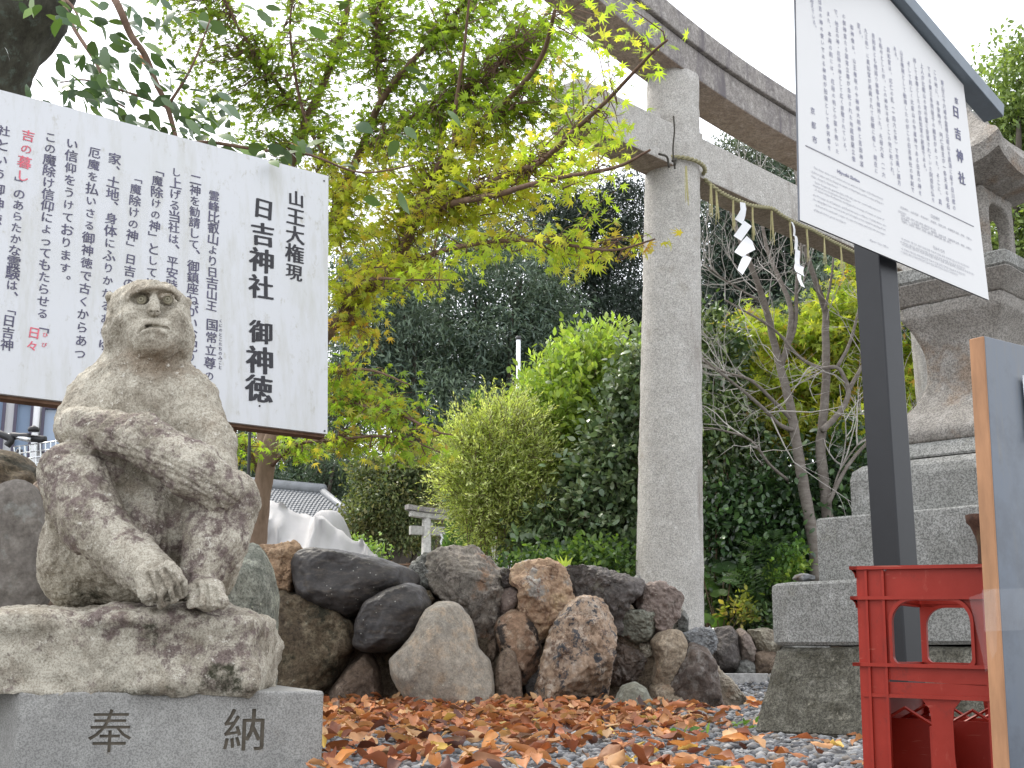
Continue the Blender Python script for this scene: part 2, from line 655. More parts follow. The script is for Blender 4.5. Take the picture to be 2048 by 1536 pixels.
# ------------------------------------------------------------------ lettering
_gl = {}
def glyph(ch, off=0.0):
    key = (ch, round(off, 4))
    if key not in _gl:
        cu = bpy.data.curves.new('g', 'FONT')
        cu.body = ch; cu.size = 1.0; cu.resolution_u = 2; cu.align_x = 'CENTER'; cu.offset = off
        ob = bpy.data.objects.new('g', cu)
        COL.objects.link(ob)
        dg = bpy.context.evaluated_depsgraph_get()
        ev = ob.evaluated_get(dg)
        me = ev.to_mesh()
        v = np.array([tuple(x.co) for x in me.vertices]).reshape(-1, 3)
        f = [tuple(p.vertices) for p in me.polygons]
        ev.to_mesh_clear()
        bpy.data.objects.remove(ob)
        bpy.data.curves.remove(cu)
        if len(v):
            v[:, 1] -= 0.37
            if ch in '、。，':
                v[:, 0] += 0.62; v[:, 1] += 0.62
            if ch in '「」（）ー―':
                v = np.stack([v[:, 1], -v[:, 0], v[:, 2]], axis=1)
        _gl[key] = (v, f)
    return _gl[key]

def letter_column(name, chars, a, b, size, org, eu, ev, en, mat, parent, off=0.0, jit=0.0, lift=0.0012, slant=0.0, cols=None):
    """characters from point a to b (3-D points on the face), eu right, ev up, en outwards"""
    a, b = np.asarray(a), np.asarray(b)
    vs, fs, n = [], [], 0
    K = len(chars)
    for i, ch in enumerate(chars):
        if ch in ' 　':
            continue
        v, f = glyph(ch, 0.0)
        if not len(v):
            continue
        c = a + (b - a) * (i / max(1, K - 1))
        s = size * (1 + random.uniform(-jit, jit))
        if jit and ch in 'のいうをけてりますしにはあらたかなよっせるくつさ':
            s *= 0.88
        r = random.uniform(-jit, jit) * 0.6
        x = v[:, 0] * math.cos(r) - v[:, 1] * math.sin(r)
        y = v[:, 0] * math.sin(r) + v[:, 1] * math.cos(r) + slant * v[:, 0]
        K2 = 5 if off > 0.008 else 1
        for q2 in range(K2):                     # broad-nib stroke: copies shifted along the nib
            t_ = (q2 / (K2 - 1) * 2 - 1) if K2 > 1 else 0
            sx_, sy_ = off * t_, off * .45 * t_ * (1 if q2 % 2 else .6)
            p = c + s * ((x + sx_)[:, None] * eu + (y + sy_)[:, None] * ev) + (lift + .00009 * q2) * en
            vs.append(p)
            fs += [[k + n for k in q] for q in f]
            n += len(v)
    return mesh(name, np.vstack(vs), fs, mat, parent)
# ================================================================== GROUND
def build_ground():
    xs = np.unique(np.concatenate([np.linspace(-250, -8, 14), np.linspace(-8, 12, 90), np.linspace(12, 250, 14)]))
    ys = np.unique(np.concatenate([np.linspace(-30, 1.5, 8), np.linspace(1.5, 14, 80), np.linspace(14, 40, 20), np.linspace(40, 400, 14)]))
    X, Y = np.meshgrid(xs, ys)
    Z = gh(X, Y)
    p = np.stack([X.ravel(), Y.ravel(), Z.ravel()], 1)
    near = (p[:, 1] < 14) & (np.abs(p[:, 0]) < 8)
    p[near, 2] += 0.006 * fbm(p[near], 3.0, 5, 3)
    nx = len(xs)
    i = np.arange(len(ys) - 1)[:, None] * nx + np.arange(nx - 1)[None]
    f = np.stack([i, i + 1, i + nx + 1, i + nx], -1).reshape(-1, 4)
    m, nt, b = newmat('gravel_soil')
    co = nt.nodes.new('ShaderNodeTexCoord').outputs['Object']
    t = tex(nt, co, 55, kind='vor')
    c = mixc(nt, ramp(nt, tex(nt, co, 30, 4, .8), .35, .65), (0.07, 0.07, 0.07), (0.26, 0.27, 0.28))
    c = mixc(nt, ramp(nt, tex(nt, co, 2.2, 4), .5, .66), c, (0.17, 0.13, 0.09))
    nt.links.new(c, b.inputs['Base Color'])
    b.inputs['Roughness'].default_value = 0.9
    bump(nt, b, t, 0.02, 0.8)
    tag(mesh('ground', p, f, m, None, True), kind='structure')
build_ground()

def ground_pts(N, y0, y1, x0=-1.3, x1=1.7, pw=1.0):
    y = y0 + (y1 - y0) * rng.random(N) ** pw
    sc = y / 6.0
    x = (x0 + (x1 - x0) * rng.random(N)) * sc
    return x, y

def build_gravel():
    N = 19000
    x, y = ground_pts(N, 2.2, 9.5, -1.2, 2.6, 1.25)
    ico = bpy.data.meshes.new('t')
    import bmesh
    bm = bmesh.new(); bmesh.ops.create_icosphere(bm, subdivisions=1, radius=1.0)
    iv = np.array([v.co[:] for v in bm.verts]); fi = np.array([[v.index for v in f.verts] for f in bm.faces]); bm.free()
    bpy.data.meshes.remove(ico)
    s = rng.uniform(0.005, 0.012, N) * (1 + 0.1 * y)
    pos = np.stack([x, y, gh(x, y) + s * 0.25], 1)
    sq = np.stack([rng.uniform(.8, 1.5, N), rng.uniform(.7, 1.1, N), rng.uniform(.45, .8, N)], 1)
    jit = rng.uniform(.60, 1.25, (N, len(iv), 1))
    loc = iv[None] * jit * sq[:, None] * s[:, None, None]
    a = rng.uniform(0, 6.28, N)
    R = np.zeros((N, 3, 3)); R[:, 0, 0] = np.cos(a); R[:, 0, 1] = -np.sin(a); R[:, 1, 0] = np.sin(a); R[:, 1, 1] = np.cos(a); R[:, 2, 2] = 1
    v = np.einsum('nij,nkj->nki', R, loc) + pos[:, None]
    f = fi[None] + (np.arange(N) * len(iv))[:, None, None]
    cols = palette(N, [(.15, .155, .165), (.24, .245, .25), (.09, .09, .095), (.33, .32, .31), (.17, .15, .13)], [4, 3, 3, 1, 1], .15)
    o = mesh('gravel', v.reshape(-1, 3), f.reshape(-1, 3), M_VCOL, None, col=np.repeat(cols, len(iv), 0))
    tag(o, 'grey crushed gravel strewn over the ground under the fallen leaves', 'gravel', kind='stuff')
build_gravel()

# ---- fallen leaves
def dry_leaf_shape(seed):
    r = np.random.default_rng(seed)
    nu, nv = 7, 5
    curl = r.uniform(0.3, 2.2); tw = r.uniform(-.5, .5); lb = r.uniform(-.9, 1.1)
    v = []
    for i in range(nu):
        t = i / (nu - 1)
        w = 0.40 * math.sin(math.pi * min(1, t * 0.93 + 0.05)) ** 0.75
        for j in range(nv):
            u = (j / (nv - 1) * 2 - 1)
            ang = u * curl * (0.5 + 0.5 * t)
            rr = w / max(curl, .3)
            x = rr * math.sin(ang) if curl > .05 else u * w
            z = rr * (1 - math.cos(ang))
            y = t
            zz = z + lb * 0.35 * (t - .5) ** 2 + 0.035 * math.sin(9 * t + 3 * u + seed) + .02 * abs(u) * math.sin(22 * t + seed)
            xx = x + tw * zz
            v.append((xx, y - .5, zz))
    f = []
    for i in range(nu - 1):
        for j in range(nv - 1):
            a = i * nv + j
            f.append((a, a + 1, a + nv + 1, a + nv))
    # stalk
    n = len(v)
    v += [(-.008, -.5, 0.0), (.008, -.5, 0), (0.01, -.68, .03), (-0.004, -.68, .03)]
    f.append((n, n + 1, n + 2, n + 3))
    return np.array(v), np.array(f)
LEAF_SHAPES = [dry_leaf_shape(s) for s in range(10)]
DRY = [(.43, .18, .075), (.29, .10, .048), (.52, .26, .12), (.15, .050, .032), (.55, .34, .17), (.38, .14, .058), (.09, .04, .033), (.46, .33, .08)]
DRYW = [6, 5, 5, 3, 3.5, 5, 2, 0.7]

def build_fallen():
    N = 3000
    # base scatter + drift against the wall foot
    x1, y1 = ground_pts(int(N * .50), 2.35, 6.6, -.95, 1.75, 1.0)
    n2 = N - len(x1)
    y2 = rng.uniform(4.6, 6.2, n2) - rng.exponential(.35, n2)
    x2 = (rng.uniform(-.95, .95, n2) - .06) * y2 / 6.0 * 1.0
    x = np.concatenate([x1, x2]); y = np.concatenate([y1, y2])
    # thinner towards the right side gravel path
    keep = (rng.random(N) < np.clip(1.02 - 0.75 * (x / y * 6 - 0.2), .22, 1)) & (y > 2.3)
    x, y = x[keep], y[keep]
    N = len(x)
    s = rng.uniform(.034, .072, N)
    pile = np.clip((y - 4.6) / 1.2, 0, 1) * np.clip(1 - (x / y * 6 - .3), 0, 1)
    z = gh(x, y) + 0.006 + rng.random(N) * (.012 + .035 * pile)
    order = np.argsort(y / s)
    x, y, z, s = x[order], y[order], z[order], s[order]
    shp = rng.integers(0, len(LEAF_SHAPES), N)
    colr = palette(N, DRY, DRYW, .28)
    yaw = rng.uniform(0, 6.28, N)
    tilt = np.abs(rng.normal(0, .30, N)) * rng.choice([1, -1], N)
    roll = np.where(rng.random(N) < .35, math.pi, 0) + rng.normal(0, .4, N)
    # shared meshes: shape x colour
    shared = []
    for k in range(40):
        v, f = LEAF_SHAPES[k % len(LEAF_SHAPES)]
        c = palette(1, DRY, DRYW, .26)[0]
        vc = np.tile(c, (len(v), 1)) * (1 + .25 * vnoise(v, 3.0, k)[:, None])
        vc[np.abs(v[:, 0]) < .02] *= 1.15
        o = mesh('fallen_leaf', v, f, M_DRY, None, True, col=np.clip(vc, .01, .9))
        shared.append(o.data)
        bpy.data.objects.remove(o)
    label = 'curled dry orange brown leaf fallen on the grey gravel'
    for i in range(300):
        o = bpy.data.objects.new('fallen_leaf', shared[int(rng.integers(0, 40))])
        zz = z[i] + s[i] * .35 * abs(math.sin(tilt[i])) + s[i] * .12
        o.location = (x[i], y[i], zz)
        o.rotation_euler = (tilt[i], roll[i], yaw[i])
        o.scale = (s[i],) * 3
        COL.objects.link(o)
        tag(o, label, 'leaf', 'fallen leaves on the gravel')
    V, Fc, C, n = [], [], [], 0
    for i in range(300, N):
        v, f = LEAF_SHAPES[shp[i]]
        M = np.array(Matrix.Rotation(yaw[i], 3, 'Z') @ Matrix.Rotation(roll[i], 3, 'Y') @ Matrix.Rotation(tilt[i], 3, 'X'))
        p = (v @ M.T) * s[i] + np.array([x[i], y[i], z[i] + s[i] * .35 * abs(math.sin(tilt[i])) + s[i] * .1])
        V.append(p); Fc.append(f + n); n += len(v)
        C.append(np.tile(colr[i], (len(v), 1)) * (1 + .2 * vnoise(v, 3.0, i % 50)[:, None]))
    o = mesh('leaf_litter', np.vstack(V), np.vstack(Fc), M_DRY, None, True, col=np.clip(np.vstack(C), .01, .9))
    tag(o, 'drift of fallen orange leaves against the foot of the rock wall', 'leaf litter', kind='stuff')
build_fallen()

# small green weeds in the gravel
def weed(px, py, label, n=14, s=.03):
    g = G(px, py, 0.0)
    t = thing('weed', label, 'weed', g, 'small green weeds in the gravel')
    pos = g + rng.normal(size=(n, 3)) * np.array([.03, .03, .006]) + np.array([0, 0, .015])
    v, f, c = leaf_geo(pos, s * rng.uniform(.7, 1.3, n), rdir(n, (0, 0, .6)), rdir(n, (0, 0, 1)), T_OVAL, palette(n, [(.12, .24, .06), (.2, .3, .08)], None, .2))
    mesh('leaves', v, f, M_LEAF, t, col=c)
weed(1502, 1458, 'small green weed beside the left foot of the stone lantern')
weed(1385, 1478, 'small green weed in the middle of the gravel among leaves', 9)

# ================================================================== ROCKS
def poly_r(poly, c, th):
    """radius of the outline from c in direction th (image axes, y up)"""
    best = 0
    d = (math.cos(th), math.sin(th))
    n = len(poly)
    for i in range(n):
        x1, y1 = poly[i][0] - c[0], c[1] - poly[i][1]
        x2, y2 = poly[(i + 1) % n][0] - c[0], c[1] - poly[(i + 1) % n][1]
        ex, ey = x2 - x1, y2 - y1
        det = d[0] * (-ey) + ex * d[1]
        if abs(det) < 1e-9:
            continue
        t = (x1 * (-ey) + ex * y1) / det
        u = (d[0] * y1 - d[1] * x1) / det
        if t > 0 and -1e-6 <= u <= 1 + 1e-6:
            best = max(best, t)
    return best

def _ico(k):
    import bmesh
    bm = bmesh.new(); bmesh.ops.create_icosphere(bm, subdivisions=k, radius=1.0)
    v = np.array([q.co[:] for q in bm.verts]); f = np.array([[q.index for q in g.verts] for g in bm.faces]); bm.free()
    return v, f
ICO5, ICO4 = _ico(6), _ico(5)

def rock(name, poly, Y, mat, parent, depth=None, seed=0, rough=0.035, facet=0.0, power=0.72, lean=0.0, label=None, nt_=96, sub5=True, round_=1):
    xs = [p[0] for p in poly]; ys = [p[1] for p in poly]
    # area centroid
    A = cx = cy = 0
    for i in range(len(poly)):
        x1, y1 = poly[i]; x2, y2 = poly[(i + 1) % len(poly)]
        k = x1 * y2 - x2 * y1
        A += k; cx += (x1 + x2) * k; cy += (y1 + y2) * k
    c = (cx / (3 * A), cy / (3 * A))
    R = np.array([poly_r(poly, c, 2 * math.pi * k / nt_) for k in range(nt_)])
    for _ in range(round_):
        R = (np.roll(R, 1) + 2 * R + np.roll(R, -1)) / 4
    R *= 1.045 if parent is not None else 1.01
    size_px = min(max(xs) - min(xs), max(ys) - min(ys))
    ctr = P(c[0], c[1], Y)
    sc = Y / F / (cp - ((CY - c[1]) / F) * sp)
    D = depth if depth else max(0.14, size_px * sc * 0.62)
    dv, f = ICO5 if sub5 else ICO4
    sphi = np.sqrt(dv[:, 0] ** 2 + dv[:, 2] ** 2)
    th = np.arctan2(dv[:, 2], dv[:, 0]) % (2 * math.pi)
    k = th / (2 * math.pi) * nt_
    k0 = np.floor(k).astype(int) % nt_
    Rr = R[k0] * (1 - (k - np.floor(k))) + R[(k0 + 1) % nt_] * (k - np.floor(k))
    r = Rr * sphi ** power * sc * 1.02
    u_ = -dv[:, 1]
    x = ctr[0] + r * np.cos(th); z = ctr[2] + r * np.sin(th)
    y = Y - D * np.sign(u_) * np.abs(u_) ** .8
    v = np.stack([x, y, z], 1)
    S = size_px * sc
    rs = np.random.default_rng(seed)
    npl = 9 if facet else 4
    for i in range(npl):                          # flattened facets, mostly on the front
        nv_ = rs.normal(size=3); nv_[1] = -abs(nv_[1]) * 1.6 - .5; nv_ /= np.linalg.norm(nv_)
        dd = (v - ctr) @ nv_
        h_ = dd.max() * (rs.uniform(.66, .86) if facet else rs.uniform(.84, .93))
        over = np.maximum(dd - h_, 0)
        v = v - over[:, None] * nv_ * .94
    nrm = vnormals(v, f)
    nrm *= np.sign(((v - ctr) * nrm).sum(1).mean())
    edge = np.clip(1 - sphi ** 6, .25, 1)
    disp = (fbm(v, 2.4 / S, seed, 2) * S * rough * 1.3 + fbm(v, 7.0 / S, seed + 5, 5, .55) * S * rough * .75) * edge
    disp += fbm(v, 34, seed + 8, 4, .62) * (.0075 if facet else .0022)
    if facet:
        rid = np.abs(fbm(v, 3.5 / S, seed + 31, 4))
        disp -= facet * S * .16 * (1 - np.clip(rid * 5, 0, 1)) * edge
        lay = vnoise(v * np.array([.5, .5, 2.0]), 5.0 / S, seed + 9)
        disp += facet * S * .12 * (np.round(lay * 3) / 3 - lay) * edge
    v = v + nrm * disp[:, None]
    o = mesh(name, v, f, mat, parent, True)
    if label:
        o['label'] = label
    return o

RK = {
 'lichen': stone('green_grey_lichen_rock', (.27, .27, .22), (.15, .16, .13), (.42, .42, .36), speck=120, speck_amt=.55, blotch=(.36, .37, .29), blotch_scale=8, blotch2=(.055, .06, .05), b2_scale=7, b2_thr=(.56, .66), spots=(.55, .56, .42)),
 'tan': stone('tan_rock', (.40, .27, .17), (.25, .16, .10), (.50, .37, .25), speck=60, speck_amt=.25, blotch=(.18, .12, .08), blotch_scale=6, blotch_thr=(.58, .64), bmp=.004, veins=(.14, .09, .06)),
 'black': stone('dark_smooth_river_rock', (.062, .056, .053), (.035, .032, .032), (.10, .085, .07), speck=60, speck_amt=.12, rough=.48, bmp=.0012, bscale=30, spots=(.3, .3, .27), stretch=(1, 1, 3)),
 'mossy': stone('brown_mossy_rock', (.19, .145, .09), (.10, .075, .05), (.26, .22, .15), speck=70, speck_amt=.5, blotch=(.035, .033, .02), blotch_scale=5, blotch_thr=(.5, .6), blotch2=(.33, .33, .26), b2_scale=12, b2_thr=(.62, .7), bmp=.006),
 'brown': stone('brown_rock', (.24, .18, .13), (.15, .11, .085), (.33, .26, .2), speck=80, speck_amt=.3, blotch=(.12, .09, .07), blotch_scale=5, blotch2=(.4, .38, .32), b2_scale=14, b2_thr=(.66, .7), veins=(.11, .08, .06)),
 'bigtan': stone('large_smooth_tan_rock', (.37, .325, .265), (.28, .255, .215), (.44, .34, .24), speck=110, speck_amt=.3, blotch=(.27, .25, .23), blotch_scale=3.5, bmp=.0018, bscale=26, spots=(.56, .56, .48)),
 'greybrown': stone('grey_brown_rough_rock', (.29, .25, .21), (.17, .155, .135), (.38, .34, .30), speck=80, speck_amt=.35, blotch=(.27, .17, .11), blotch_scale=6, blotch2=(.09, .085, .08), b2_scale=9, bmp=.007, bscale=22, veins=(.1, .085, .075), stretch=(1, 1, .6)),
 'grey': stone('grey_rock', (.27, .27, .25), (.16, .16, .15), (.38, .38, .35), speck=80, speck_amt=.35, blotch=(.13, .14, .12), blotch_scale=8, veins=(.12, .12, .11)),
 'orange': stone('orange_tan_rock', (.46, .33, .23), (.34, .22, .14), (.58, .44, .27), speck=60, speck_amt=.25, blotch=(.36, .34, .31), blotch_scale=5, blotch_thr=(.56, .62), blotch2=(.2, .14, .1), b2_scale=8, b2_thr=(.6, .66), bmp=.005, bscale=24, veins=(.17, .1, .07)),
 'orangedark': stone('orange_rock_with_dark_lichen', (.44, .33, .24), (.32, .22, .15), (.56, .50, .43), speck=60, speck_amt=.2, blotch=(.40, .33, .27), blotch_scale=5, blotch2=(.07, .072, .08), b2_scale=14, b2_thr=(.53, .58), bmp=.005, bscale=24, veins=(.2, .13, .09)),
 'burnt': stone('two_tone_brown_rock', (.35, .23, .15), (.21, .13, .09), (.56, .48, .38), speck=70, speck_amt=.3, blotch=(.06, .05, .045), blotch_scale=7, blotch_thr=(.53, .58), bmp=.003),
 'dark': stone('dark_grey_rock', (.14, .12, .11), (.075, .068, .065), (.21, .19, .18), speck=70, speck_amt=.3, blotch=(.2, .19, .15), blotch_scale=6, blotch_thr=(.58, .66), rough=.6, bmp=.005, bscale=20, veins=(.05, .045, .04)),
 'mauve': stone('mauve_brown_rock', (.29, .24, .21), (.16, .12, .105), (.33, .27, .24), speck=70, speck_amt=.25, blotch=(.2, .175, .15), blotch_scale=6, bmp=.003, spots=(.42, .4, .35)),
 'greengrey': stone('green_grey_block', (.26, .27, .225), (.17, .165, .13), (.34, .35, .3), speck=80, speck_amt=.25, blotch=(.13, .09, .065), blotch_scale=6, blotch_thr=(.56, .64), bmp=.003),
 'jag': stone('jagged_dark_brown_rock', (.15, .11, .085), (.08, .06, .05), (.26, .24, .22), speck=70, speck_amt=.3, blotch=(.22, .2, .18), blotch_scale=7, bmp=.006, bscale=18, rough=.65),
 'cream': stone('cream_granite_rock', (.42, .35, .26), (.28, .22, .16), (.54, .47, .37), speck=90, speck_amt=.4, blotch=(.3, .2, .13), blotch_scale=6, bmp=.003),
 'blue': stone('blue_grey_rock', (.27, .28, .29), (.15, .155, .16), (.38, .39, .39), speck=80, speck_amt=.3, blotch=(.16, .12, .09), blotch_scale=8, bmp=.005, bscale=18),
 'pale': stone('pale_green_grey_rock', (.40, .37, .29), (.28, .24, .19), (.5, .48, .41), speck=80, speck_amt=.25, blotch=(.24, .18, .13), blotch_scale=6, bmp=.004, bscale=20, veins=(.2, .17, .13)),
}
M_EARTH = stone('dark_earth', (.19, .145, .10), (.11, .085, .06), (.27, .22, .16), speck=90, speck_amt=.5, bmp=.01, bscale=30)

wall = thing('stone_wall', 'low dry stone wall of big mixed brown, black and tan field rocks', 'wall', (0.0, 6.2, 0.0))
WALL = [
 ([(513,1098),(535,1092),(560,1090),(590,1085),(597,1100),(596,1125),(590,1155),(578,1185),(552,1194),(535,1175),(525,1130)], 6.0, 'tan', dict(facet=.25, power=.55), 'tan rock at the top left end of the wall'),
 ([(590,1145),(592,1122),(602,1106),(625,1100),(690,1106),(760,1120),(822,1143),(835,1163),(826,1176),(780,1187),(740,1212),(700,1234),(650,1217),(605,1197)], 6.0, 'black', dict(rough=.02, power=.55), 'long smooth black rock on top of the wall'),
 ([(712,1290),(718,1240),(735,1205),(775,1182),(815,1170),(845,1180),(858,1210),(850,1245),(820,1280),(780,1298),(738,1300)], 5.85, 'black', dict(rough=.02, power=.6), 'rounded black rock tucked under the long one'),
 ([(545,1200),(562,1190),(600,1198),(650,1217),(692,1235),(713,1260),(706,1300),(682,1350),(655,1378),(640,1420),(560,1425),(530,1390),(535,1280)], 6.08, 'mossy', dict(power=.45, rough=.05), 'large brown mossy rock at the left'),
 ([(655,1400),(665,1380),(690,1345),(715,1315),(735,1308),(753,1330),(765,1385),(760,1425),(680,1428)], 6.0, 'brown', dict(rough=.03), None),
 ([(785,1320),(812,1295),(835,1265),(850,1228),(880,1211),(915,1215),(942,1250),(952,1298),(975,1322),(985,1370),(980,1425),(900,1432),(840,1420),(812,1385),(790,1350)], 5.8, 'bigtan', dict(rough=.012, power=.55), 'largest rock, smooth and tan, bulging at the middle foot'),
 ([(860,1115),(885,1102),(915,1096),(948,1096),(985,1115),(1006,1138),(1004,1200),(996,1260),(990,1330),(955,1335),(935,1260),(910,1215),(872,1192),(855,1150)], 6.1, 'greybrown', dict(facet=.22, rough=.05, power=.55), 'tall rough grey brown rock with a ragged top'),
 ([(818,1135),(845,1128),(862,1148),(872,1175),(862,1186),(838,1172)], 6.1, 'grey', dict(facet=.2), None),
 ([(822,1128),(845,1112),(880,1100),(880,1135),(845,1145)], 6.2, 'grey', dict(facet=.2), None),
 ([(1004,1140),(1018,1138),(1030,1150),(1028,1172),(1006,1175)], 6.04, 'dark', dict(facet=.2), None),
 ([(998,1182),(1020,1172),(1036,1183),(1038,1205),(1018,1235),(996,1235)], 6.1, 'mauve', dict(), None),
 ([(1022,1142),(1045,1126),(1095,1124),(1125,1138),(1138,1165),(1141,1190),(1149,1200),(1138,1218),(1110,1248),(1082,1280),(1058,1252),(1038,1215),(1040,1180),(1024,1165)], 6.0, 'orange', dict(facet=.25, rough=.04, power=.55), 'orange tan rock with a flat broken top'),
 ([(998,1240),(1025,1223),(1050,1230),(1072,1260),(1081,1295),(1076,1330),(1052,1368),(1020,1345),(1000,1300),(990,1265)], 6.0, 'burnt', dict(rough=.025), 'round brown rock with a pale cap'),
 ([(1000,1312),(1015,1300),(1030,1312),(1040,1350),(1046,1420),(1010,1425),(984,1420),(990,1350)], 5.85, 'brown', dict(rough=.03), None),
 ([(1085,1330),(1098,1285),(1115,1245),(1140,1215),(1165,1200),(1205,1204),(1224,1232),(1230,1270),(1220,1315),(1212,1410),(1150,1425),(1068,1420)], 5.85, 'orangedark', dict(facet=.18, rough=.03, power=.5), 'tall orange rock blotched with dark lichen'),
 ([(1122,1140),(1145,1131),(1200,1139),(1250,1154),(1285,1166),(1280,1187),(1255,1207),(1241,1235),(1240,1270),(1226,1265),(1208,1215),(1180,1205),(1150,1205),(1138,1165)], 6.04, 'dark', dict(facet=.2, power=.5), 'dark slab jutting out along the top of the wall'),
 ([(1262,1200),(1290,1172),(1320,1167),(1350,1180),(1366,1200),(1356,1230),(1335,1258),(1312,1268),(1295,1240)], 6.04, 'mauve', dict(facet=.2, rough=.03), 'mauve brown angular rock before the gate pillar'),
 ([(1240,1226),(1290,1221),(1311,1230),(1309,1260),(1292,1292),(1265,1278),(1238,1268)], 6.04, 'greengrey', dict(facet=.2, power=.45), None),
 ([(1210,1295),(1218,1282),(1250,1290),(1285,1310),(1308,1330),(1300,1357),(1260,1368),(1212,1364)], 6.05, 'jag', dict(facet=.4, rough=.06), 'jagged dark brown rock'),
 ([(1303,1285),(1318,1268),(1340,1261),(1362,1265),(1372,1290),(1368,1325),(1350,1352),(1322,1378),(1303,1362),(1312,1320)], 6.0, 'cream', dict(rough=.03, power=.6), 'cream coloured upright rock'),
 ([(1366,1270),(1400,1257),(1425,1262),(1434,1285),(1416,1312),(1392,1305),(1370,1290)], 6.04, 'blue', dict(facet=.35, power=.5), 'blue grey angular rock at the right end of the wall'),
 ([(1362,1310),(1378,1288),(1410,1300),(1428,1330),(1432,1370),(1440,1418),(1370,1425),(1300,1415),(1330,1370)], 6.04, 'jag', dict(rough=.04, power=.6), None),
 ([(1420,1322),(1436,1335),(1452,1355),(1474,1378),(1490,1402),(1445,1412),(1418,1390)], 6.15, 'pale', dict(facet=.2), 'pale fan shaped rock ending the wall'),
 ([(1228,1410),(1245,1374),(1270,1366),(1290,1378),(1307,1410),(1300,1432),(1235,1432)], 5.65, 'greengrey', dict(rough=.015), 'small round green grey rock at the foot of the wall'),
 ([(1343,1232),(1362,1214),(1374,1238),(1372,1266),(1345,1268)], 6.25, 'grey', dict(), None),
 ([(1300,1375),(1320,1365),(1350,1372),(1372,1400),(1370,1425),(1300,1425)], 6.0, 'cream', dict(rough=.03), None),
 ([(760,1330),(790,1345),(815,1385),(840,1425),(762,1425)], 6.15, 'mossy', dict(rough=.08), None),
 ([(690,1245),(712,1250),(720,1275),(708,1300),(692,1285)], 6.1, 'grey', dict(facet=.2), None),
 ([(762,1295),(790,1300),(806,1312),(792,1335),(768,1328)], 6.05, 'mossy', dict(facet=.2), None),
 ([(985,1330),(1000,1300),(992,1270),(975,1290),(970,1320)], 6.1, 'brown', dict(), None),
 ([(1048,1370),(1062,1345),(1078,1340),(1075,1395),(1052,1410)], 6.05, 'dark', dict(), None),
 ([(1225,1262),(1242,1268),(1250,1285),(1232,1292),(1218,1280)], 6.1, 'brown', dict(facet=.2), None),
 ([(1275,1290),(1298,1285),(1305,1310),(1285,1315)], 6.08, 'pale', dict(facet=.2), None),
 ([(590,1200),(615,1198),(640,1215),(625,1232),(595,1225)], 6.12, 'brown', dict(), None),
 ([(840,1185),(862,1182),(872,1200),(858,1212)], 6.1, 'mossy', dict(), None),
 ([(1255,1165),(1275,1150),(1285,1170),(1275,1190)], 6.15, 'grey', dict(), None),
]
for i, (poly, Y, m, kw, lab) in enumerate(WALL):
    rock('stone', poly, Y, RK[m], wall, seed=i * 13 + 3, label=lab, **kw)

# soil packed behind and between the wall rocks, top surface is the planting bed
def bed():
    top = [(480, 1100), (600, 1125), (700, 1130), (830, 1150), (950, 1130), (1050, 1150), (1140, 1160), (1250, 1185), (1330, 1215), (1390, 1290), (1440, 1360), (1480, 1405)]
    n = 80
    v, rows = [], []
    px = np.linspace(200, 1478, n)
    ty = np.interp(px, [a for a, b in top], [b for a, b in top])
    for i in range(n):
        q = P(px[i], ty[i], 6.35)
        h = max(q[2], .02)
        prof = [(5.96, -.03), (5.98, .12 * h), (6.03, .50 * h), (6.10, .80 * h), (6.30, .95 * h), (6.7, h), (7.6, h * .97), (8.6, h * .6), (9.6, .07), (10.2, .0)]
        rows.append([(q[0] * y / 6.35, y, z) for y, z in prof])
    v = np.array(rows)
    k = v.shape[1]
    f = [(i * k + j, (i + 1) * k + j, (i + 1) * k + j + 1, i * k + j + 1) for i in range(n - 1) for j in range(k - 1)]
    v = v.reshape(-1, 3)
    v += (fbm(v, 9.0, 3, 5, .6) * .045)[:, None] * np.array([.3, .8, .6])
    mesh('soil_fill', v, f, M_EARTH, wall, True)
bed()

# twigs and leaves lying on the bed
def bed_litter():
    mb = MB()
    for k in range(26):
        a = P(random.uniform(700, 860), random.uniform(1108, 1122), random.uniform(6.4, 7.2))
        a[2] = P(760, 1128, 6.35)[2] + random.uniform(.0, .03)
        d = np.array([random.uniform(-1, 1), random.uniform(-.3, .3), random.uniform(-.05, .05)])
        mb.tube([a, a + d * .08, a + d * .2 + np.array([0, 0, .01])], [.006, .005, .003], 5)
    o = mb.build('dead_twigs', bark('twig_bark', (.10, .06, .04), (.2, .13, .09)), None)
    tag(o, 'dead twigs heaped on the soil above the black wall rock', 'twigs', kind='stuff')
bed_litter()

# big lichen rock and slab beside the monkey, small stone at the plinth corner
def solo_rock(name, poly, Y, m, label, cat='rock', **kw):
    o = rock(name, poly, Y, RK[m] if isinstance(m, str) else m, None, **kw)
    tag(o, label, cat)
    return o
solo_rock('lichen_rock', [(470,1095),(495,1083),(515,1102),(535,1138),(546,1190),(549,1245),(549,1320),(548,1420),(420,1440),(400,1300),(425,1180),(450,1120)], 3.75, 'lichen',
          'grey green lichen spotted rock standing behind the monkey statue', seed=77, rough=.02, depth=.16)
M_SLAB = stone('grey_brown_slab', (.19, .17, .15), (.14, .125, .11), (.24, .22, .19), speck=60, speck_amt=.2, blotch=(.26, .27, .25), blotch_scale=5, bmp=.0015, bscale=20)
solo_rock('leaning_slab', [(-60,1010),(-20,975),(20,963),(48,970),(70,1005),(88,1065),(104,1130),(106,1180),(85,1225),(70,1330),(-60,1330),(-90,1150)], 3.5, M_SLAB,
          'smooth grey brown rounded slab at the left edge beside the statue', seed=5, rough=.008, depth=.07)
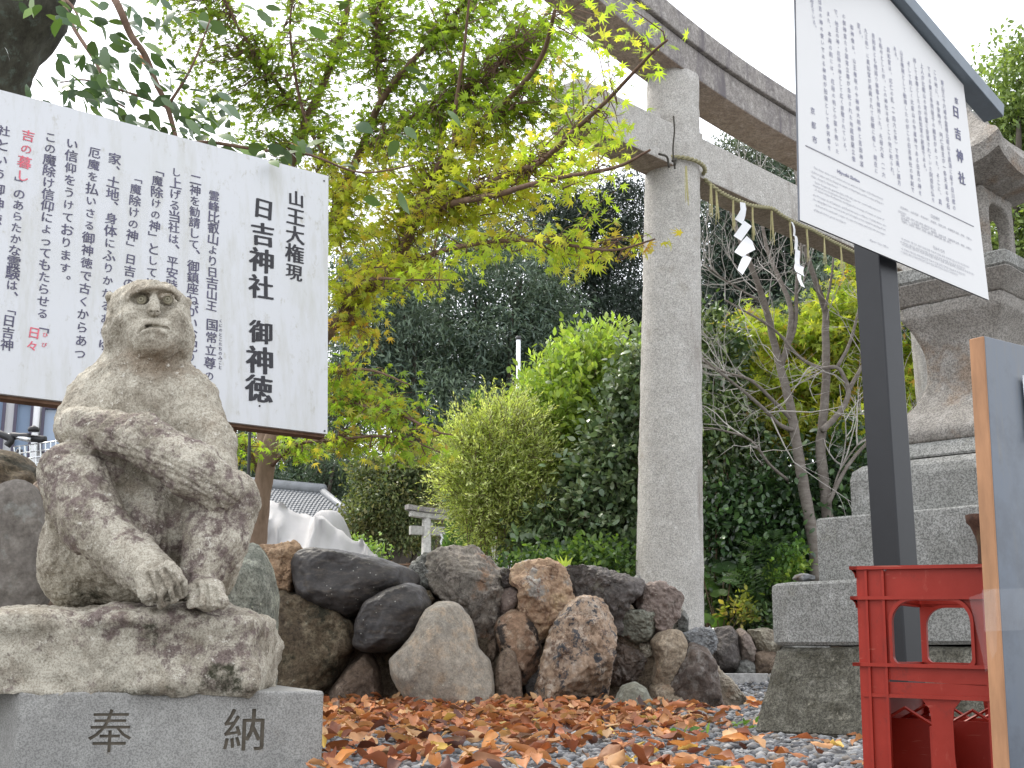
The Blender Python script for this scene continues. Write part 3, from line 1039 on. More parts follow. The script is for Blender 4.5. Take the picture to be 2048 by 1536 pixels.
solo_rock('mossy_mound_rock', [(-90,930),(-20,903),(15,908),(40,930),(80,958),(95,1000),(110,1120),(120,1350),(-90,1350)], 4.3, 'mossy',
          'brown mossy rock mound rising behind the leaning slab', seed=9, rough=.05, depth=.25)
solo_rock('low_brown_rock', [(50,968),(90,963),(130,972),(165,1050),(170,1350),(20,1350),(30,1050)], 4.0, 'brown',
          'plain brown rock half hidden between slab and statue', seed=21, rough=.03, depth=.12)
solo_rock('corner_stone', [(560,1545),(600,1518),(640,1508),(672,1514),(692,1535),(700,1560),(560,1570)], 2.72, 'grey',
          'small grey stone on the gravel under the plinth corner', seed=31, rough=.04, depth=.07)
# ================================================================== PLINTH
M_GRAN = stone('grey_granite_cut', (.35, .345, .325), (.285, .28, .265), (.41, .405, .38), speck=300, speck_amt=.42, mott=.12, grain=.09, blotch=(.33, .30, .25), blotch_scale=3, blotch_thr=(.58, .68), rough=.7, bmp=.0008, bscale=60)
def plinth():
    def at(px, Y, z):
        d = ray(px, 1390); t = Y / d[1]
        return np.array([d[0] * t, Y, z])
    zt = P(648, 1382, 2.66)[2]
    base = [(40, 2.60), (648, 2.66), (543, 3.36), (150, 3.42), (-150, 3.15), (-110, 2.95)]
    pts = [at(px, Y, 0)[:2] for px, Y in base]
    n = len(pts)
    v = [(x, y, -.01) for x, y in pts] + [(x, y, zt) for x, y in pts]
    f = [tuple(range(n))[::-1], tuple(n + i for i in range(n))] + [(i, (i + 1) % n, n + (i + 1) % n, n + i) for i in range(n)]
    t = thing('granite_plinth', 'polished grey granite plinth with two carved characters under the monkey statue', 'plinth', (pts[0][0] + .3, 2.9, 0))
    o = mesh('plinth_block', v, f, M_GRAN, t)
    bevel(o, .006, 3)
    a, b = np.array([*pts[0], 0]), np.array([*pts[1], 0])
    eu = (b - a) / np.linalg.norm(b - a); ev = np.array([0, 0, 1.0]); en = np.cross(eu, ev)
    M_CUT = plain('carved_groove', (.10, .085, .065), .9, .3, 60)
    import bmesh
    cur = None
    bpy.context.view_layer.update()
    cur = bpy.data.meshes.new_from_object(o.evaluated_get(bpy.context.evaluated_depsgraph_get()))
    cur.transform(Matrix.Translation(o.matrix_world.to_translation()))
    def volume(me):
        bm = bmesh.new(); bm.from_mesh(me); x = bm.calc_volume(); bm.free()
        return x
    V0 = volume(cur)
    for ch, px, py, s in (('奉', 222, 1462, .092), ('納', 491, 1460, .090)):
        c = plane_hit(px, py, a, en)
        gv, gf = glyph(ch, 0)
        L = MB()
        for i, (ox, oy) in enumerate(((-.022, -.006), (0, 0), (.022, .008))):
            w = c + s * ((gv[:, :1] + ox) * eu + (gv[:, 1:2] + oy) * ev)
            L.add(w - en * (.0040 + .0001 * i), gf)
            cu = bpy.data.curves.new('cut', 'FONT'); cu.body = ch; cu.size = s; cu.align_x = 'CENTER'; cu.resolution_u = 2; cu.extrude = .0046
            co = bpy.data.objects.new('cut', cu); COL.objects.link(co)
            R = Matrix(np.stack([eu, ev, en], 1).tolist()).to_4x4()
            co.matrix_world = Matrix.Translation(Vector(c - ev * .37 * s + eu * ox * s + ev * oy * s)) @ R
            bpy.context.view_layer.update()
            me = bpy.data.meshes.new_from_object(co.evaluated_get(bpy.context.evaluated_depsgraph_get()))
            bm = bmesh.new(); bm.from_mesh(me); bmesh.ops.remove_doubles(bm, verts=bm.verts, dist=1e-5)
            bmesh.ops.transform(bm, matrix=co.matrix_world, verts=bm.verts); bmesh.ops.recalc_face_normals(bm, faces=bm.faces); bm.to_mesh(me); bm.free()
            bpy.data.objects.remove(co)
            tmp = bpy.data.objects.new('tmp', cur); COL.objects.link(tmp)
            kk = bpy.data.objects.new('k', me); COL.objects.link(kk)
            md = tmp.modifiers.new('b', 'BOOLEAN'); md.operation = 'DIFFERENCE'; md.solver = 'EXACT'; md.object = kk
            bpy.context.view_layer.update()
            r = bpy.data.meshes.new_from_object(tmp.evaluated_get(bpy.context.evaluated_depsgraph_get()))
            vv = volume(r)
            if .985 * V0 < vv < volume(cur) * 1.0005:
                cur = r
            else:
                print('cut skipped', ch, i, vv, V0)
            bpy.data.objects.remove(kk); bpy.data.objects.remove(tmp)
        L.build('carved_character', M_CUT, t)
    o.modifiers.clear()
    cur.transform(Matrix.Translation(-o.matrix_world.to_translation()))
    cur.materials.clear(); cur.materials.append(M_GRAN)
    o.data = cur
    return zt
PZ = plinth()

# ================================================================== MONKEY
def monkey():
    S = 2.85 / F                                     # metres per photo pixel near the figure
    def q(px, py, Y):
        return P(px, py, Y)
    lo = P(60, 1235, 2.45); hi = P(540, 540, 2.9)
    h = 0.0027
    D = SDF((P(50, 1235, 2.9)[0], 2.44, P(300, 1245, 2.9)[2] - .02), (P(545, 900, 2.85)[0], 3.26, P(300, 545, 2.86)[2] + .04), h)
    px = lambda n: n * S
    # trunk
    D.ell(q(290, 850, 2.92), (px(125), .145, px(160)), .03)
    D.ell(q(285, 1050, 2.96), (px(150), .185, px(180)), .05)
    D.ell(q(318, 1075, 2.90), (px(72), .165, px(120)), .03)
    D.cap(q(210, 800, 2.91), q(372, 800, 2.91), px(62), px(56), .04)
    D.cap(q(292, 690, 2.92), q(290, 800, 2.92), px(72), px(108), .025)
    D.cap(q(242, 728, 2.90), q(186, 805, 2.90), px(30), px(46), .04)
    D.cap(q(345, 745, 2.91), q(390, 810, 2.91), px(26), px(42), .03)
    D.ell(q(165, 1110, 2.98), (px(82), .15, px(120)), .03)
    D.ell(q(410, 1110, 2.98), (px(70), .14, px(105)), .03)
    # far arm (image right)
    D.cap(q(378, 805, 2.92), q(418, 890, 2.88), px(58), px(52), .025)
    D.cap(q(418, 890, 2.88), q(430, 985, 2.80), px(50), px(44), .02)
    # near arm: shoulder, elbow, long forearm across to the other knee
    D.cap(q(190, 805, 2.88), q(160, 855, 2.83), px(58), px(50), .02)
    D.cap(q(160, 856, 2.80), q(280, 875, 2.71), px(43), px(46), .008)
    D.cap(q(280, 875, 2.71), q(390, 942, 2.685), px(46), px(54), .008)
    D.cap(q(390, 942, 2.685), q(442, 978, 2.70), px(54), px(42), .010)
    D.cap(q(440, 985, 2.72), q(468, 985, 2.76), px(40), px(32), .015)
    # right-hand knee and shin
    D.cap(q(365, 1110, 2.90), q(455, 1003, 2.79), px(74), px(61), .025)
    D.cap(q(455, 1003, 2.785), q(432, 1080, 2.75), px(61), px(62), .012)
    D.cap(q(432, 1080, 2.75), q(400, 1155, 2.71), px(62), px(40), .012)
    D.cap(q(398, 1175, 2.70), q(418, 1190, 2.64), px(32), px(31), .012)
    # left-hand knee and long shin to the foot
    D.cap(q(180, 1090, 2.93), q(155, 960, 2.81), px(74), px(68), .012)
    D.cap(q(205, 1060, 2.90), q(228, 940, 2.80), px(52), px(42), .012)
    D.cap(q(148, 950, 2.775), q(186, 1045, 2.715), px(68), px(60), .008)
    D.cap(q(186, 1045, 2.715), q(258, 1118, 2.665), px(60), px(44), .010)
    D.cap(q(262, 1118, 2.665), q(312, 1155, 2.62), px(50), px(40), .012)
    D.cap(q(312, 1155, 2.62), q(334, 1174, 2.60), px(38), px(28), .012)
    toes = [((282, 1148), (290, 1188), (300, 1204)), ((304, 1148), (316, 1190), (324, 1207)), ((324, 1143), (340, 1178), (347, 1199)), ((340, 1136), (358, 1166), (363, 1187))]
    for k, (a, b, c) in enumerate(toes):
        D.cap(q(*a, 2.578), q(*b, 2.564), px(12.5), px(12.5), .003)
        D.cap(q(*b, 2.564), q(*c, 2.578), px(12.5), px(10), .002)
    toes2 = [((383, 1178), (383, 1206)), ((403, 1174), (405, 1208)), ((421, 1176), (426, 1208)), ((437, 1182), (444, 1204))]
    for a, b in toes2:
        D.cap(q(*a, 2.612), q(*b, 2.60), px(12), px(11), .003)
    # deep creases between the limbs
    for pth, r_ in (([(262, 930, 2.745), (272, 985, 2.74), (262, 1040, 2.73)], 5),):
        for a, b in zip(pth[:-1], pth[1:]):
            D.cap(q(*a), q(*b), px(r_), px(r_), .006, 'sub')
    # head
    D.ell(q(297, 655, 2.90), (px(86), .095, px(80)), .02)
    D.ell(q(299, 628, 2.912), (px(85), .095, px(70)), .015)
    D.ell(q(234, 675, 2.885), (px(22), .05, px(45)), .02)       # cheek ruffs
    D.ell(q(368, 680, 2.885), (px(18), .05, px(45)), .02)
    D.ell(q(308, 672, 2.822), (px(54), .055, px(40)), .02)      # muzzle
    D.ell(q(309, 695, 2.825), (px(42), .050, px(24)), .014)     # chin
    D.cap(q(258, 592, 2.822), q(278, 578, 2.812), px(10), px(11), .008)    # brow
    D.cap(q(278, 578, 2.812), q(308, 574, 2.805), px(11), px(11), .008)
    D.cap(q(308, 574, 2.805), q(340, 578, 2.816), px(11), px(10), .008)
    D.cap(q(340, 578, 2.816), q(354, 592, 2.830), px(10), px(9), .008)
    D.cap(q(309, 588, 2.812), q(308, 618, 2.789), px(9), px(12), .008)   # nose bridge
    D.ell(q(307, 624, 2.782), (px(15), .012, px(8)), .005)
    D.ell(q(262, 640, 2.825), (px(24), .03, px(24)), .02)       # cheeks
    D.ell(q(352, 640, 2.832), (px(20), .03, px(24)), .02)
    for ex, ey, Ye in ((281, 599, 2.832), (334, 599, 2.838)):
        D.ell(q(ex, ey - 2, Ye - .02), (px(17), .025, px(11)), .008, 'sub')
        D.ell(q(ex, ey, Ye - .001), (px(13.5), .013, px(12)), .002)
    for nx_ in (301, 317):
        D.ell(q(nx_, 626, 2.765), (px(5), .010, px(3.4)), .002, 'sub')
    # mouth line with turned-down corners
    ml = [(277, 664), (285, 656), (300, 652), (322, 654), (334, 658), (339, 668)]
    for a, b in zip(ml[:-1], ml[1:]):
        ya = 2.768 + .000022 * abs(a[0] - 308) ** 2
        yb = 2.768 + .000022 * abs(b[0] - 308) ** 2
        D.cap(q(*a, ya), q(*b, yb), px(4.2), px(4.2), .002, 'sub')
    # ears
    D.ell(q(220, 597, 2.90), (px(7), .016, px(12)), .006)
    D.ell(q(219, 597, 2.885), (px(4), .010, px(7)), .003, 'sub')
    D.ell(q(376, 606, 2.93), (px(6), .02, px(10)), .006)
    # slit between belly and inner legs
    v, f = D.mesh()
    n = vnormals(v, f)
    # carved fur: long strokes, deeper on body, fine on the face
    face = np.exp(-((np.linalg.norm((v - q(308, 640, 2.80)) / np.array([.075, .07, .09]), axis=1)) ** 4))
    st = v * np.array([1.0, 1.0, .28]) + 0.05 * np.stack([vnoise(v, 9, 3), vnoise(v, 9, 4), vnoise(v, 9, 5)], 1)
    arm = np.exp(-((v[:, 1] - 2.70) / .09) ** 2)
    st2 = v @ np.array([[.45, .0, .75], [0, 1, 0], [.5, 0, -.55]]) * np.array([1, 1, 1])
    fur = fbm(st, 75, 8, 3) * (1 - arm * .6) + fbm(st2 * np.array([.35, 1, 1]), 70, 12, 3) * arm * .8
    wear = fbm(v, 16, 2, 4)
    disp = fur * .0030 * (1 - .85 * face) + wear * .0030 * (1 - .8 * face) + fbm(v, 130, 41, 2) * .0010
    v2 = v + n * disp[:, None]
    # lines carved into (or raised from) the figure
    pp_ = project(v)
    dz_ = np.zeros(len(v))
    front = np.clip(-n[:, 1] * 2.2 + .2, 0, 1)
    def groove(poly, w, dep, rag=0.0):
        xs = [a_[0] for a_ in poly]; ys = [a_[1] for a_ in poly]
        m_ = (pp_[:, 0] > min(xs) - 4 * w) & (pp_[:, 0] < max(xs) + 4 * w) & (pp_[:, 1] > min(ys) - 4 * w) & (pp_[:, 1] < max(ys) + 4 * w) & (front > 0) & (v[:, 1] < 2.93)
        if not m_.any():
            return
        p_ = pp_[m_]
        d_ = np.full(m_.sum(), 1e9)
        if len(poly) == 1:
            d_ = np.linalg.norm(p_ - np.array(poly[0], float), axis=1)
        for a_, b_ in zip(poly[:-1], poly[1:]):
            d_ = np.minimum(d_, seg_dist(p_, a_, b_))
        dz_[m_] = dz_[m_] + dep * np.exp(-(d_ / w) ** 2) * front[m_]
    groove([(275,666),(281,659),(288,655),(300,652),(322,653.5),(334,656),(340,660),(343,668)], 2.3, .0075)
    groove([(285,664),(300,660),(322,662),(332,667)], 5, -.0035)
    groove([(286,645),(300,642),(322,644),(330,648)], 5, -.0025)
    groove([(264,674),(268,660),(276,648)], 4, .004)
    groove([(342,652),(347,668),(345,680)], 4, .004)
    for ex, ey in ((281, 599), (334, 599)):
        groove([(ex + 14 * math.cos(k * .63), ey + 12 * math.sin(k * .63)) for k in range(11)], 2.2, .0016)
        groove([(ex + 19 * math.cos(k * .4 + .3), ey + 18 * math.sin(k * .4 + .3)) for k in range(7)], 3, -.0018)
    for nx_ in (301, 317):
        groove([(nx_, 624.5)], 4.2, .009)
    groove([(309, 632), (309, 642)], 3, .002)
    groove([(256,599),(264,587),(280,579),(296,575.5),(320,575),(338,578),(350,586),(357,599)], 4.0, -.0065)
    groove([(264,594),(275,588),(290,585),(300,588)], 4.0, .0045)
    groove([(319,588),(332,585),(344,589),(351,597)], 4.0, .0045)
    groove([(240,608),(234,640),(237,675),(250,705)], 7, .0030)
    groove([(371,606),(376,640),(374,680),(362,708)], 6, .0030)
    groove([(238,722),(270,738),(305,742),(345,735),(368,718)], 8, .008)
    groove([(250,708),(280,718),(310,720),(345,712)], 9, -.003)
    for k in range(9):                                # cheek whiskers
        groove([(243 - k * 1.5, 640 + k * 8), (226 - k * .5, 652 + k * 9)], 2.2, .0020)
        groove([(366 + k * .6, 636 + k * 8), (381, 646 + k * 9)], 2.2, .0020)
    groove([(118,905),(150,902),(195,908),(232,922)], 4.5, .010)
    groove([(236,924),(262,938),(300,965),(350,1002),(392,1020)], 5, .006)
    for k in range(7):                                # wrinkles of the upper sleeve fur
        groove([(146 + k * 3, 842 + k * 4), (176 + k * 4, 822 + k * 5), (215 + k * 5, 818 + k * 6), (255 + k * 6, 832 + k * 7)], 2.4, .0036)
    for k in range(12):                               # fur strokes along the forearm
        x0_ = 190 + k * 20 + (k % 3) * 5; y0_ = 858 + k * 8.5 + (k % 4) * 9
        groove([(x0_, y0_), (x0_ + 34, y0_ + 12), (x0_ + 62, y0_ + 30)], 2.4, .0028)
        groove([(x0_ - 8, y0_ + 26), (x0_ + 24, y0_ + 40), (x0_ + 50, y0_ + 58)], 2.4, .0024)
    for k in range(14):                               # long chest strokes
        x0_ = 205 + k * 14
        groove([(x0_, 770 + (k % 3) * 9), (x0_ + 3 - k * .4, 805), (x0_ + 4 - k * .8, 836 + (k % 4) * 8)], 2.6, .0022)
    groove([(296,1150),(307,1180),(312,1206)], 2.6, .008)
    groove([(313,1145),(330,1178),(336,1204)], 2.6, .008)
    groove([(329,1138),(348,1168),(355,1196)], 2.6, .008)
    groove([(346,1150),(364,1172)], 2.4, .004)
    groove([(286,1172),(300,1168),(318,1166)], 2.4, .002); groove([(318,1163),(334,1160),(350,1150)], 2.4, .002)
    for a_ in ([(394,1172),(395,1209)], [(412,1170),(415,1209)], [(430,1174),(434,1207)]):
        groove(a_, 2.4, .007)
    groove([(378,1150),(366,1172),(370,1200)], 4, .008)
    v2 = v2 - n * dz_[:, None]
    # stains that belong to the stone (r: ochre under the chin, g: mauve crust, b: black mould)
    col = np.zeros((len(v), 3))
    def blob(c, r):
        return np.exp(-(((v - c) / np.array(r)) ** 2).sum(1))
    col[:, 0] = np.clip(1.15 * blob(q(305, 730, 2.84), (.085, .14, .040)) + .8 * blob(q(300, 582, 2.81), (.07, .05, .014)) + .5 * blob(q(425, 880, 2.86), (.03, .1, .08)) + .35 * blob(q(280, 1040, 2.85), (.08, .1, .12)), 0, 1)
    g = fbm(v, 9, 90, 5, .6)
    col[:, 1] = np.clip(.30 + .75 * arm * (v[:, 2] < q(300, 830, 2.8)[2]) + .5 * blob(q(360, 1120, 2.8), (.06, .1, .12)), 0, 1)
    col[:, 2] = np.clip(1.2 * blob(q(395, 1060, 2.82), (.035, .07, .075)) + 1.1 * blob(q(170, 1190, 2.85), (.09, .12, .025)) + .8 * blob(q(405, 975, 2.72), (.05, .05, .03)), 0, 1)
    m, nt, b = newmat('weathered_statue_granite')
    co = nt.nodes.new('ShaderNodeTexCoord').outputs['Object']
    a = nt.nodes.new('ShaderNodeAttribute'); a.attribute_name = 'col'
    sep = nt.nodes.new('ShaderNodeSeparateColor'); nt.links.new(a.outputs['Color'], sep.inputs[0])
    def masked(src, noise_scale, lo, hi, gain):
        t = tex(nt, co, noise_scale, 7, .75)
        ad = nt.nodes.new('ShaderNodeMath'); ad.operation = 'MULTIPLY_ADD'
        nt.links.new(src, ad.inputs[0]); ad.inputs[1].default_value = gain; nt.links.new(t, ad.inputs[2])
        return ramp(nt, ad.outputs[0], lo, hi)
    c = mixc(nt, ramp(nt, tex(nt, co, 11, 7, .75), .40, .58), (.265, .235, .185), (.50, .465, .385))
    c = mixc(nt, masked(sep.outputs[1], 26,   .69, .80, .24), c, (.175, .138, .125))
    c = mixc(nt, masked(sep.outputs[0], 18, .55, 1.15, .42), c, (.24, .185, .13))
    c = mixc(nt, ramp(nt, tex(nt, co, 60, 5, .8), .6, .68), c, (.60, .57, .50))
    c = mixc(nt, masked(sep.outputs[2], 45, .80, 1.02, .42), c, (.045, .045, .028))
    sc_ = ramp(nt, tex(nt, co, 240, 3, .8), .40, .54, (.62, .60, .58), (1.04, 1.04, 1.04))
    mul = nt.nodes.new('ShaderNodeMix'); mul.data_type = 'RGBA'; mul.blend_type = 'MULTIPLY'; mul.inputs[0].default_value = 1
    nt.links.new(c, mul.inputs[6]); nt.links.new(sc_, mul.inputs[7])
    nt.links.new(mul.outputs[2], b.inputs['Base Color'])
    b.inputs['Roughness'].default_value = .9
    b.inputs['Specular IOR Level'].default_value = .2
    n1 = bump(nt, b, tex(nt, co, 60, 6, .75), .005, .7)
    bump(nt, b, tex(nt, co, 210, 3, .7), .0016, .7, n1)
    t = thing('monkey_statue', 'weathered stone monkey sitting with one arm across its knees on a rock base', 'statue', (q(280, 1200, 2.9)[0], 2.9, PZ))
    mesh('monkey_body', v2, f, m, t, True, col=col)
    # engraved irises
    M_EYE = plain('statue_eye', (.37, .34, .25), .85, .2, 90)
    M_PUP = plain('statue_pupil', (.13, .115, .075), .9, .2, 90)
    for ex, ey, Ye in ((281, 599, 2.8165), (334, 599, 2.8225)):
        c0 = q(ex + 1.5, ey - .5, Ye)
        mb = MB()
        ring = []
        for rr, dy in ((px(10.0), .003), (px(8.6), 0), (px(6.0), -.0012)):
            ring.append([c0 + np.array([rr * math.cos(k * math.pi / 12), dy, rr * math.sin(k * math.pi / 12)]) for k in range(24)])
        vv = [p for r in ring for p in r] + [c0 + np.array([0, -.0018, 0])]
        ff = [(i * 24 + k, i * 24 + (k + 1) % 24, (i + 1) * 24 + (k + 1) % 24, (i + 1) * 24 + k) for i in range(2) for k in range(24)] + [(48 + k, 48 + (k + 1) % 24, 72) for k in range(24)]
        e = mesh('eye', vv, ff, M_EYE, t, True)
        vv = [c0 + np.array([px(2.2) * math.cos(k * math.pi / 8), -.0028, px(2.2) * math.sin(k * math.pi / 8)]) for k in range(16)] + [c0 + np.array([0, -.0024, 0])]
        pu = mesh('pupil', vv, [(k, (k + 1) % 16, 16) for k in range(16)], M_PUP, None)
        pu.parent = e
        rr = [c0 + np.array([px(r_) * math.cos(k * math.pi / 12), -.0022 if r_ > 6 else -.0024, px(r_) * math.sin(k * math.pi / 12)]) for r_ in (6.6, 5.6) for k in range(24)]
        ri = mesh('iris_groove', rr, [(k, (k + 1) % 24, 24 + (k + 1) % 24, 24 + k) for k in range(24)], M_PUP, None)
        ri.parent = e
    # rock base carved with the figure
    B = SDF((P(-150, 1300, 2.8)[0], 2.50, PZ - .01), (P(548, 1300, 2.62)[0] + .03, 3.36, P(300, 1190, 2.8)[2] + .03), .007)
    zt, zb = P(300, 1222, 2.62)[2], PZ
    x0, x1 = P(-140, 1300, 2.7)[0], P(505, 1300, 2.62)[0]
    R = np.array(Matrix.Rotation(RAD(6), 3, 'Z'))
    hz = (zt - zb) / 2
    B.box(((x0 + x1) / 2 - .02, 2.93, zb + hz - .010), ((x1 - x0) / 2 - .008, .325, hz + .004), R=R, rnd=.022, k=.02)
    B.ell((P(330, 1240, 2.85)[0], 2.82, zt - .015), (.19, .24, .036), .04)
    B.ell((P(60, 1260, 2.8)[0], 2.85, zt - .02), (.15, .25, .03), .04)
    B.cap(P(492, 1290, 2.68), P(455, 1245, 2.75), .030, .05, .03)
    B.box((P(420, 1350, 2.7)[0] - .02, 2.75, zb + .03), (.125, .14, .035), R=R, rnd=.02, k=.02)
    for a, b_, r in (((300, 1290, 2.60), (310, 1340, 2.61), .016), ((500, 1270, 2.60), (530, 1330, 2.62), .012), ((200, 1330, 2.58), (205, 1375, 2.59), .01)):
        B.cap(P(*a), P(*b_), r, r, .02, 'sub')
    bv, bf = B.mesh()
    bn = vnormals(bv, bf)
    bv = bv + bn * (fbm(bv, 9, 55, 5, .6) * .008 + np.floor(vnoise(bv, 14, 8) * 3) * .0035 + fbm(bv, 60, 77, 3) * .0030)[:, None]
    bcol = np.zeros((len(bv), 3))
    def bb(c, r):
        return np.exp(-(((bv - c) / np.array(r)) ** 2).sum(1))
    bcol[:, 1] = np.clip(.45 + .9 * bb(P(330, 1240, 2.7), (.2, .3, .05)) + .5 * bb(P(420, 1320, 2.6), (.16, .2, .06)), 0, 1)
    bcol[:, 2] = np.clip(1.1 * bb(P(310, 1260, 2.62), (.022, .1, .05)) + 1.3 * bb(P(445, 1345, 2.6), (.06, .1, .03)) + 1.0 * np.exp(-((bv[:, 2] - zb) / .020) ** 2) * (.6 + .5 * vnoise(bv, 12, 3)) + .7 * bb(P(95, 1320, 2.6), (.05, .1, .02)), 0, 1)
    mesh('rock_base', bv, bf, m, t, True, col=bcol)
monkey()

# ================================================================== LEFT SIGN
M_SIGNW = None
def white_board_mat(name, streak):
    m, nt, b = newmat(name)
    co = nt.nodes.new('ShaderNodeTexCoord').outputs['Object']
    c = (.74, .75, .77)
    if streak:
        s1 = ramp(nt, tex(nt, co, 5, 6, .7, stretch=(3, 3, .35)), .48, .72)
        c1 = mixc(nt, s1, (.55, .56, .575), (.46, .46, .43))
        s2 = ramp(nt, tex(nt, co, 28, 6, .8, stretch=(1, 1, .5)), .57, .70)
        c2 = mixc(nt, s2, c1, (.40, .39, .345))
        s3 = ramp(nt, tex(nt, co, 2.2, 4, .6), .56, .75)
        c3 = mixc(nt, s3, c2, (.52, .53, .525))
        nt.links.new(c3, b.inputs['Base Color'])
    else:
        nt.links.new(ramp(nt, tex(nt, co, 3, 3), .3, .7, (.615, .612, .605), (.635, .632, .625)), b.inputs['Base Color'])
    b.inputs['Roughness'].default_value = .42
    return m

def left_sign():
    az = RAD(51.5); lean = RAD(7.5)
    eu = np.array([math.sin(az), math.cos(az), 0.0])
    back = np.array([-math.cos(az), math.sin(az), 0.0])
    ev = math.cos(lean) * np.array([0, 0, 1.0]) + math.sin(lean) * back
    en = np.cross(eu, ev)
    p0 = P(655, 868, 4.36)
    e_ = plane_hit(657, 352, p0, en) - p0
    ev = e_ / np.linalg.norm(e_)
    eu = np.cross(ev, en)
    H = lambda x, y: plane_hit(x, y, p0, en)
    c = H(655, 868), H(657, 352), H(-190, 127), H(-190, 765)
    ur = 0.0
    def uv(p): return np.dot(p - p0, eu), np.dot(p - p0, ev)
    u0 = uv(H(-300, 500))[0]; vt = (uv(c[1])[1]); vb = 0.0
    vt2 = uv(H(0, 178))[1]; vb2 = uv(H(0, 788))[1]
    ul = uv(H(0, 500))[0]
    sl_t = (vt2 - vt) / ul; sl_b = (vb2 - vb) / ul
    t = thing('shrine_sign', 'large white painted wooden board of brushed Japanese text behind the monkey', 'sign', (p0[0] - .6, p0[1] - .4, 0))
    th = .012
    def corner(u, vv, w): return p0 + eu * u + ev * vv + en * w
    q = []
    for w in (0.0, -th):
        q += [corner(0, 0, w), corner(0, vt, w), corner(u0, vt + sl_t * u0, w), corner(u0, sl_b * u0, w)]
    f = [(0, 1, 2, 3), (7, 6, 5, 4), (0, 4, 5, 1), (1, 5, 6, 2), (2, 6, 7, 3), (3, 7, 4, 0)]
    bo = mesh('sign_board', q, f, white_board_mat('white_painted_wood', True), t)
    M_WOOD = bark('sign_frame_wood', (.09, .05, .03), (.2, .12, .08), 12)
    # frame battens behind, slightly below the board edge
    for (u1, v1, u2, v2) in ((0.0, .012, u0, .012 + sl_b * u0), (0.0, vt - .03, u0, vt - .03 + sl_t * u0)):
        a, b = corner(u1 - .003, v1 - .004, -th - .02), corner(u2, v2 - .004, -th - .02)
        box_obj('batten', (a + b) / 2, (b - a) / 2, ev * .018, en * .018, M_WOOD, t)
    for u in (-.33, -1.15):
        a = corner(u, sl_b * u + vt * .9, -th - .055); b = a.copy(); b[2] = 0; b[1] += .0
        box_obj('leg', (a + b) / 2, eu * .02, back * .02, np.array([0, 0, (a[2]) / 2]), M_WOOD, t)
    M_INK = plain('brushed_ink', (.085, .08, .13), .6, .35, 25)
    M_INK2 = plain('brushed_ink_black', (.018, .017, .022), .5, .3, 25)
    M_RED = plain('faded_red_paint', (.62, .13, .17), .6, .25, 25)
    def colm(chars, a, b, px_size, mat, off=.028, name='lettering'):
        A, B = H(*a), H(*b)
        s = px_size * np.linalg.norm(A - np.array([0, 0, CAMZ])) / F
        return letter_column(name, chars, A, B, s, p0, eu, ev, en, mat, t, off, .10, .0015, .04)
    colm('山王大権現', (592, 398), (588, 545), 38, M_INK2, .03)
    colm('日吉神社', (527, 418), (522, 575), 51, M_INK2, .036)
    colm('御神徳', (522, 665), (518, 778), 56, M_INK2, .038)
    colm('霊峰比叡山より日吉山王', (428, 392), (423, 612), 24.5, M_INK, .017)
    colm('国常立尊の', (424, 650), (418, 752), 24.5, M_INK, .017)
    colm('くにのとこたちのみこと', (441, 642), (440, 735), 9, M_INK, .02, 'ruby_lettering')
    colm('二神を勧請して、御鎮座ねがいお祀り申', (391, 360), (381, 738), 24.5, M_INK, .017)
    colm('し上げる当社は、平安時代より', (352, 345), (340, 640), 24.5, M_INK, .017)
    colm('「魔除けの神」として崇敬され', (316, 340), (298, 640), 24.5, M_INK, .017)
    colm('「魔除けの神」日吉の魔除け', (273, 356), (252, 640), 24.5, M_INK, .017)
    colm('家、土地、身体にふりかかるあらゆ', (229, 318), (208, 690), 24.5, M_INK, .017)
    colm('厄魔を払いさる御神徳で古くからあつ', (189, 306), (160, 708), 24.5, M_INK, .017)
    colm('い信仰をうけております。', (144, 288), (128, 562), 24.5, M_INK, .017)
    colm('この魔除け信仰によってもたらせる「', (101, 275), (84, 652), 24.5, M_INK, .017)
    colm('日々', (68, 666), (64, 692), 24.5, M_RED, .017)
    colm('ひび', (90, 670), (88, 690), 10, M_RED, .02, 'ruby_lettering')
    colm('吉の暮し', (56, 272), (45, 352), 24.5, M_RED, .017)
    colm('」のあらたかな霊験は、「日吉神', (40, 366), (14, 690), 24.5, M_INK, .017)
    colm('社という御神徳によって', (8, 262), (-22, 560), 24.5, M_INK, .017)
    # nail heads in the corners
    for x_, y_ in ((649, 862), (648, 362), (519, 812)):
        c0 = H(x_, y_)
        vv, ff = lathe_geo([(.0035, 0), (.0035, .0015)], 8)
        vv = np.array(vv)
        w = c0 + vv[:, :1] * eu + vv[:, 1:2] * ev + (vv[:, 2:3] + .0005) * en
        mesh('nail', w, ff, M_INK2, t)
left_sign()

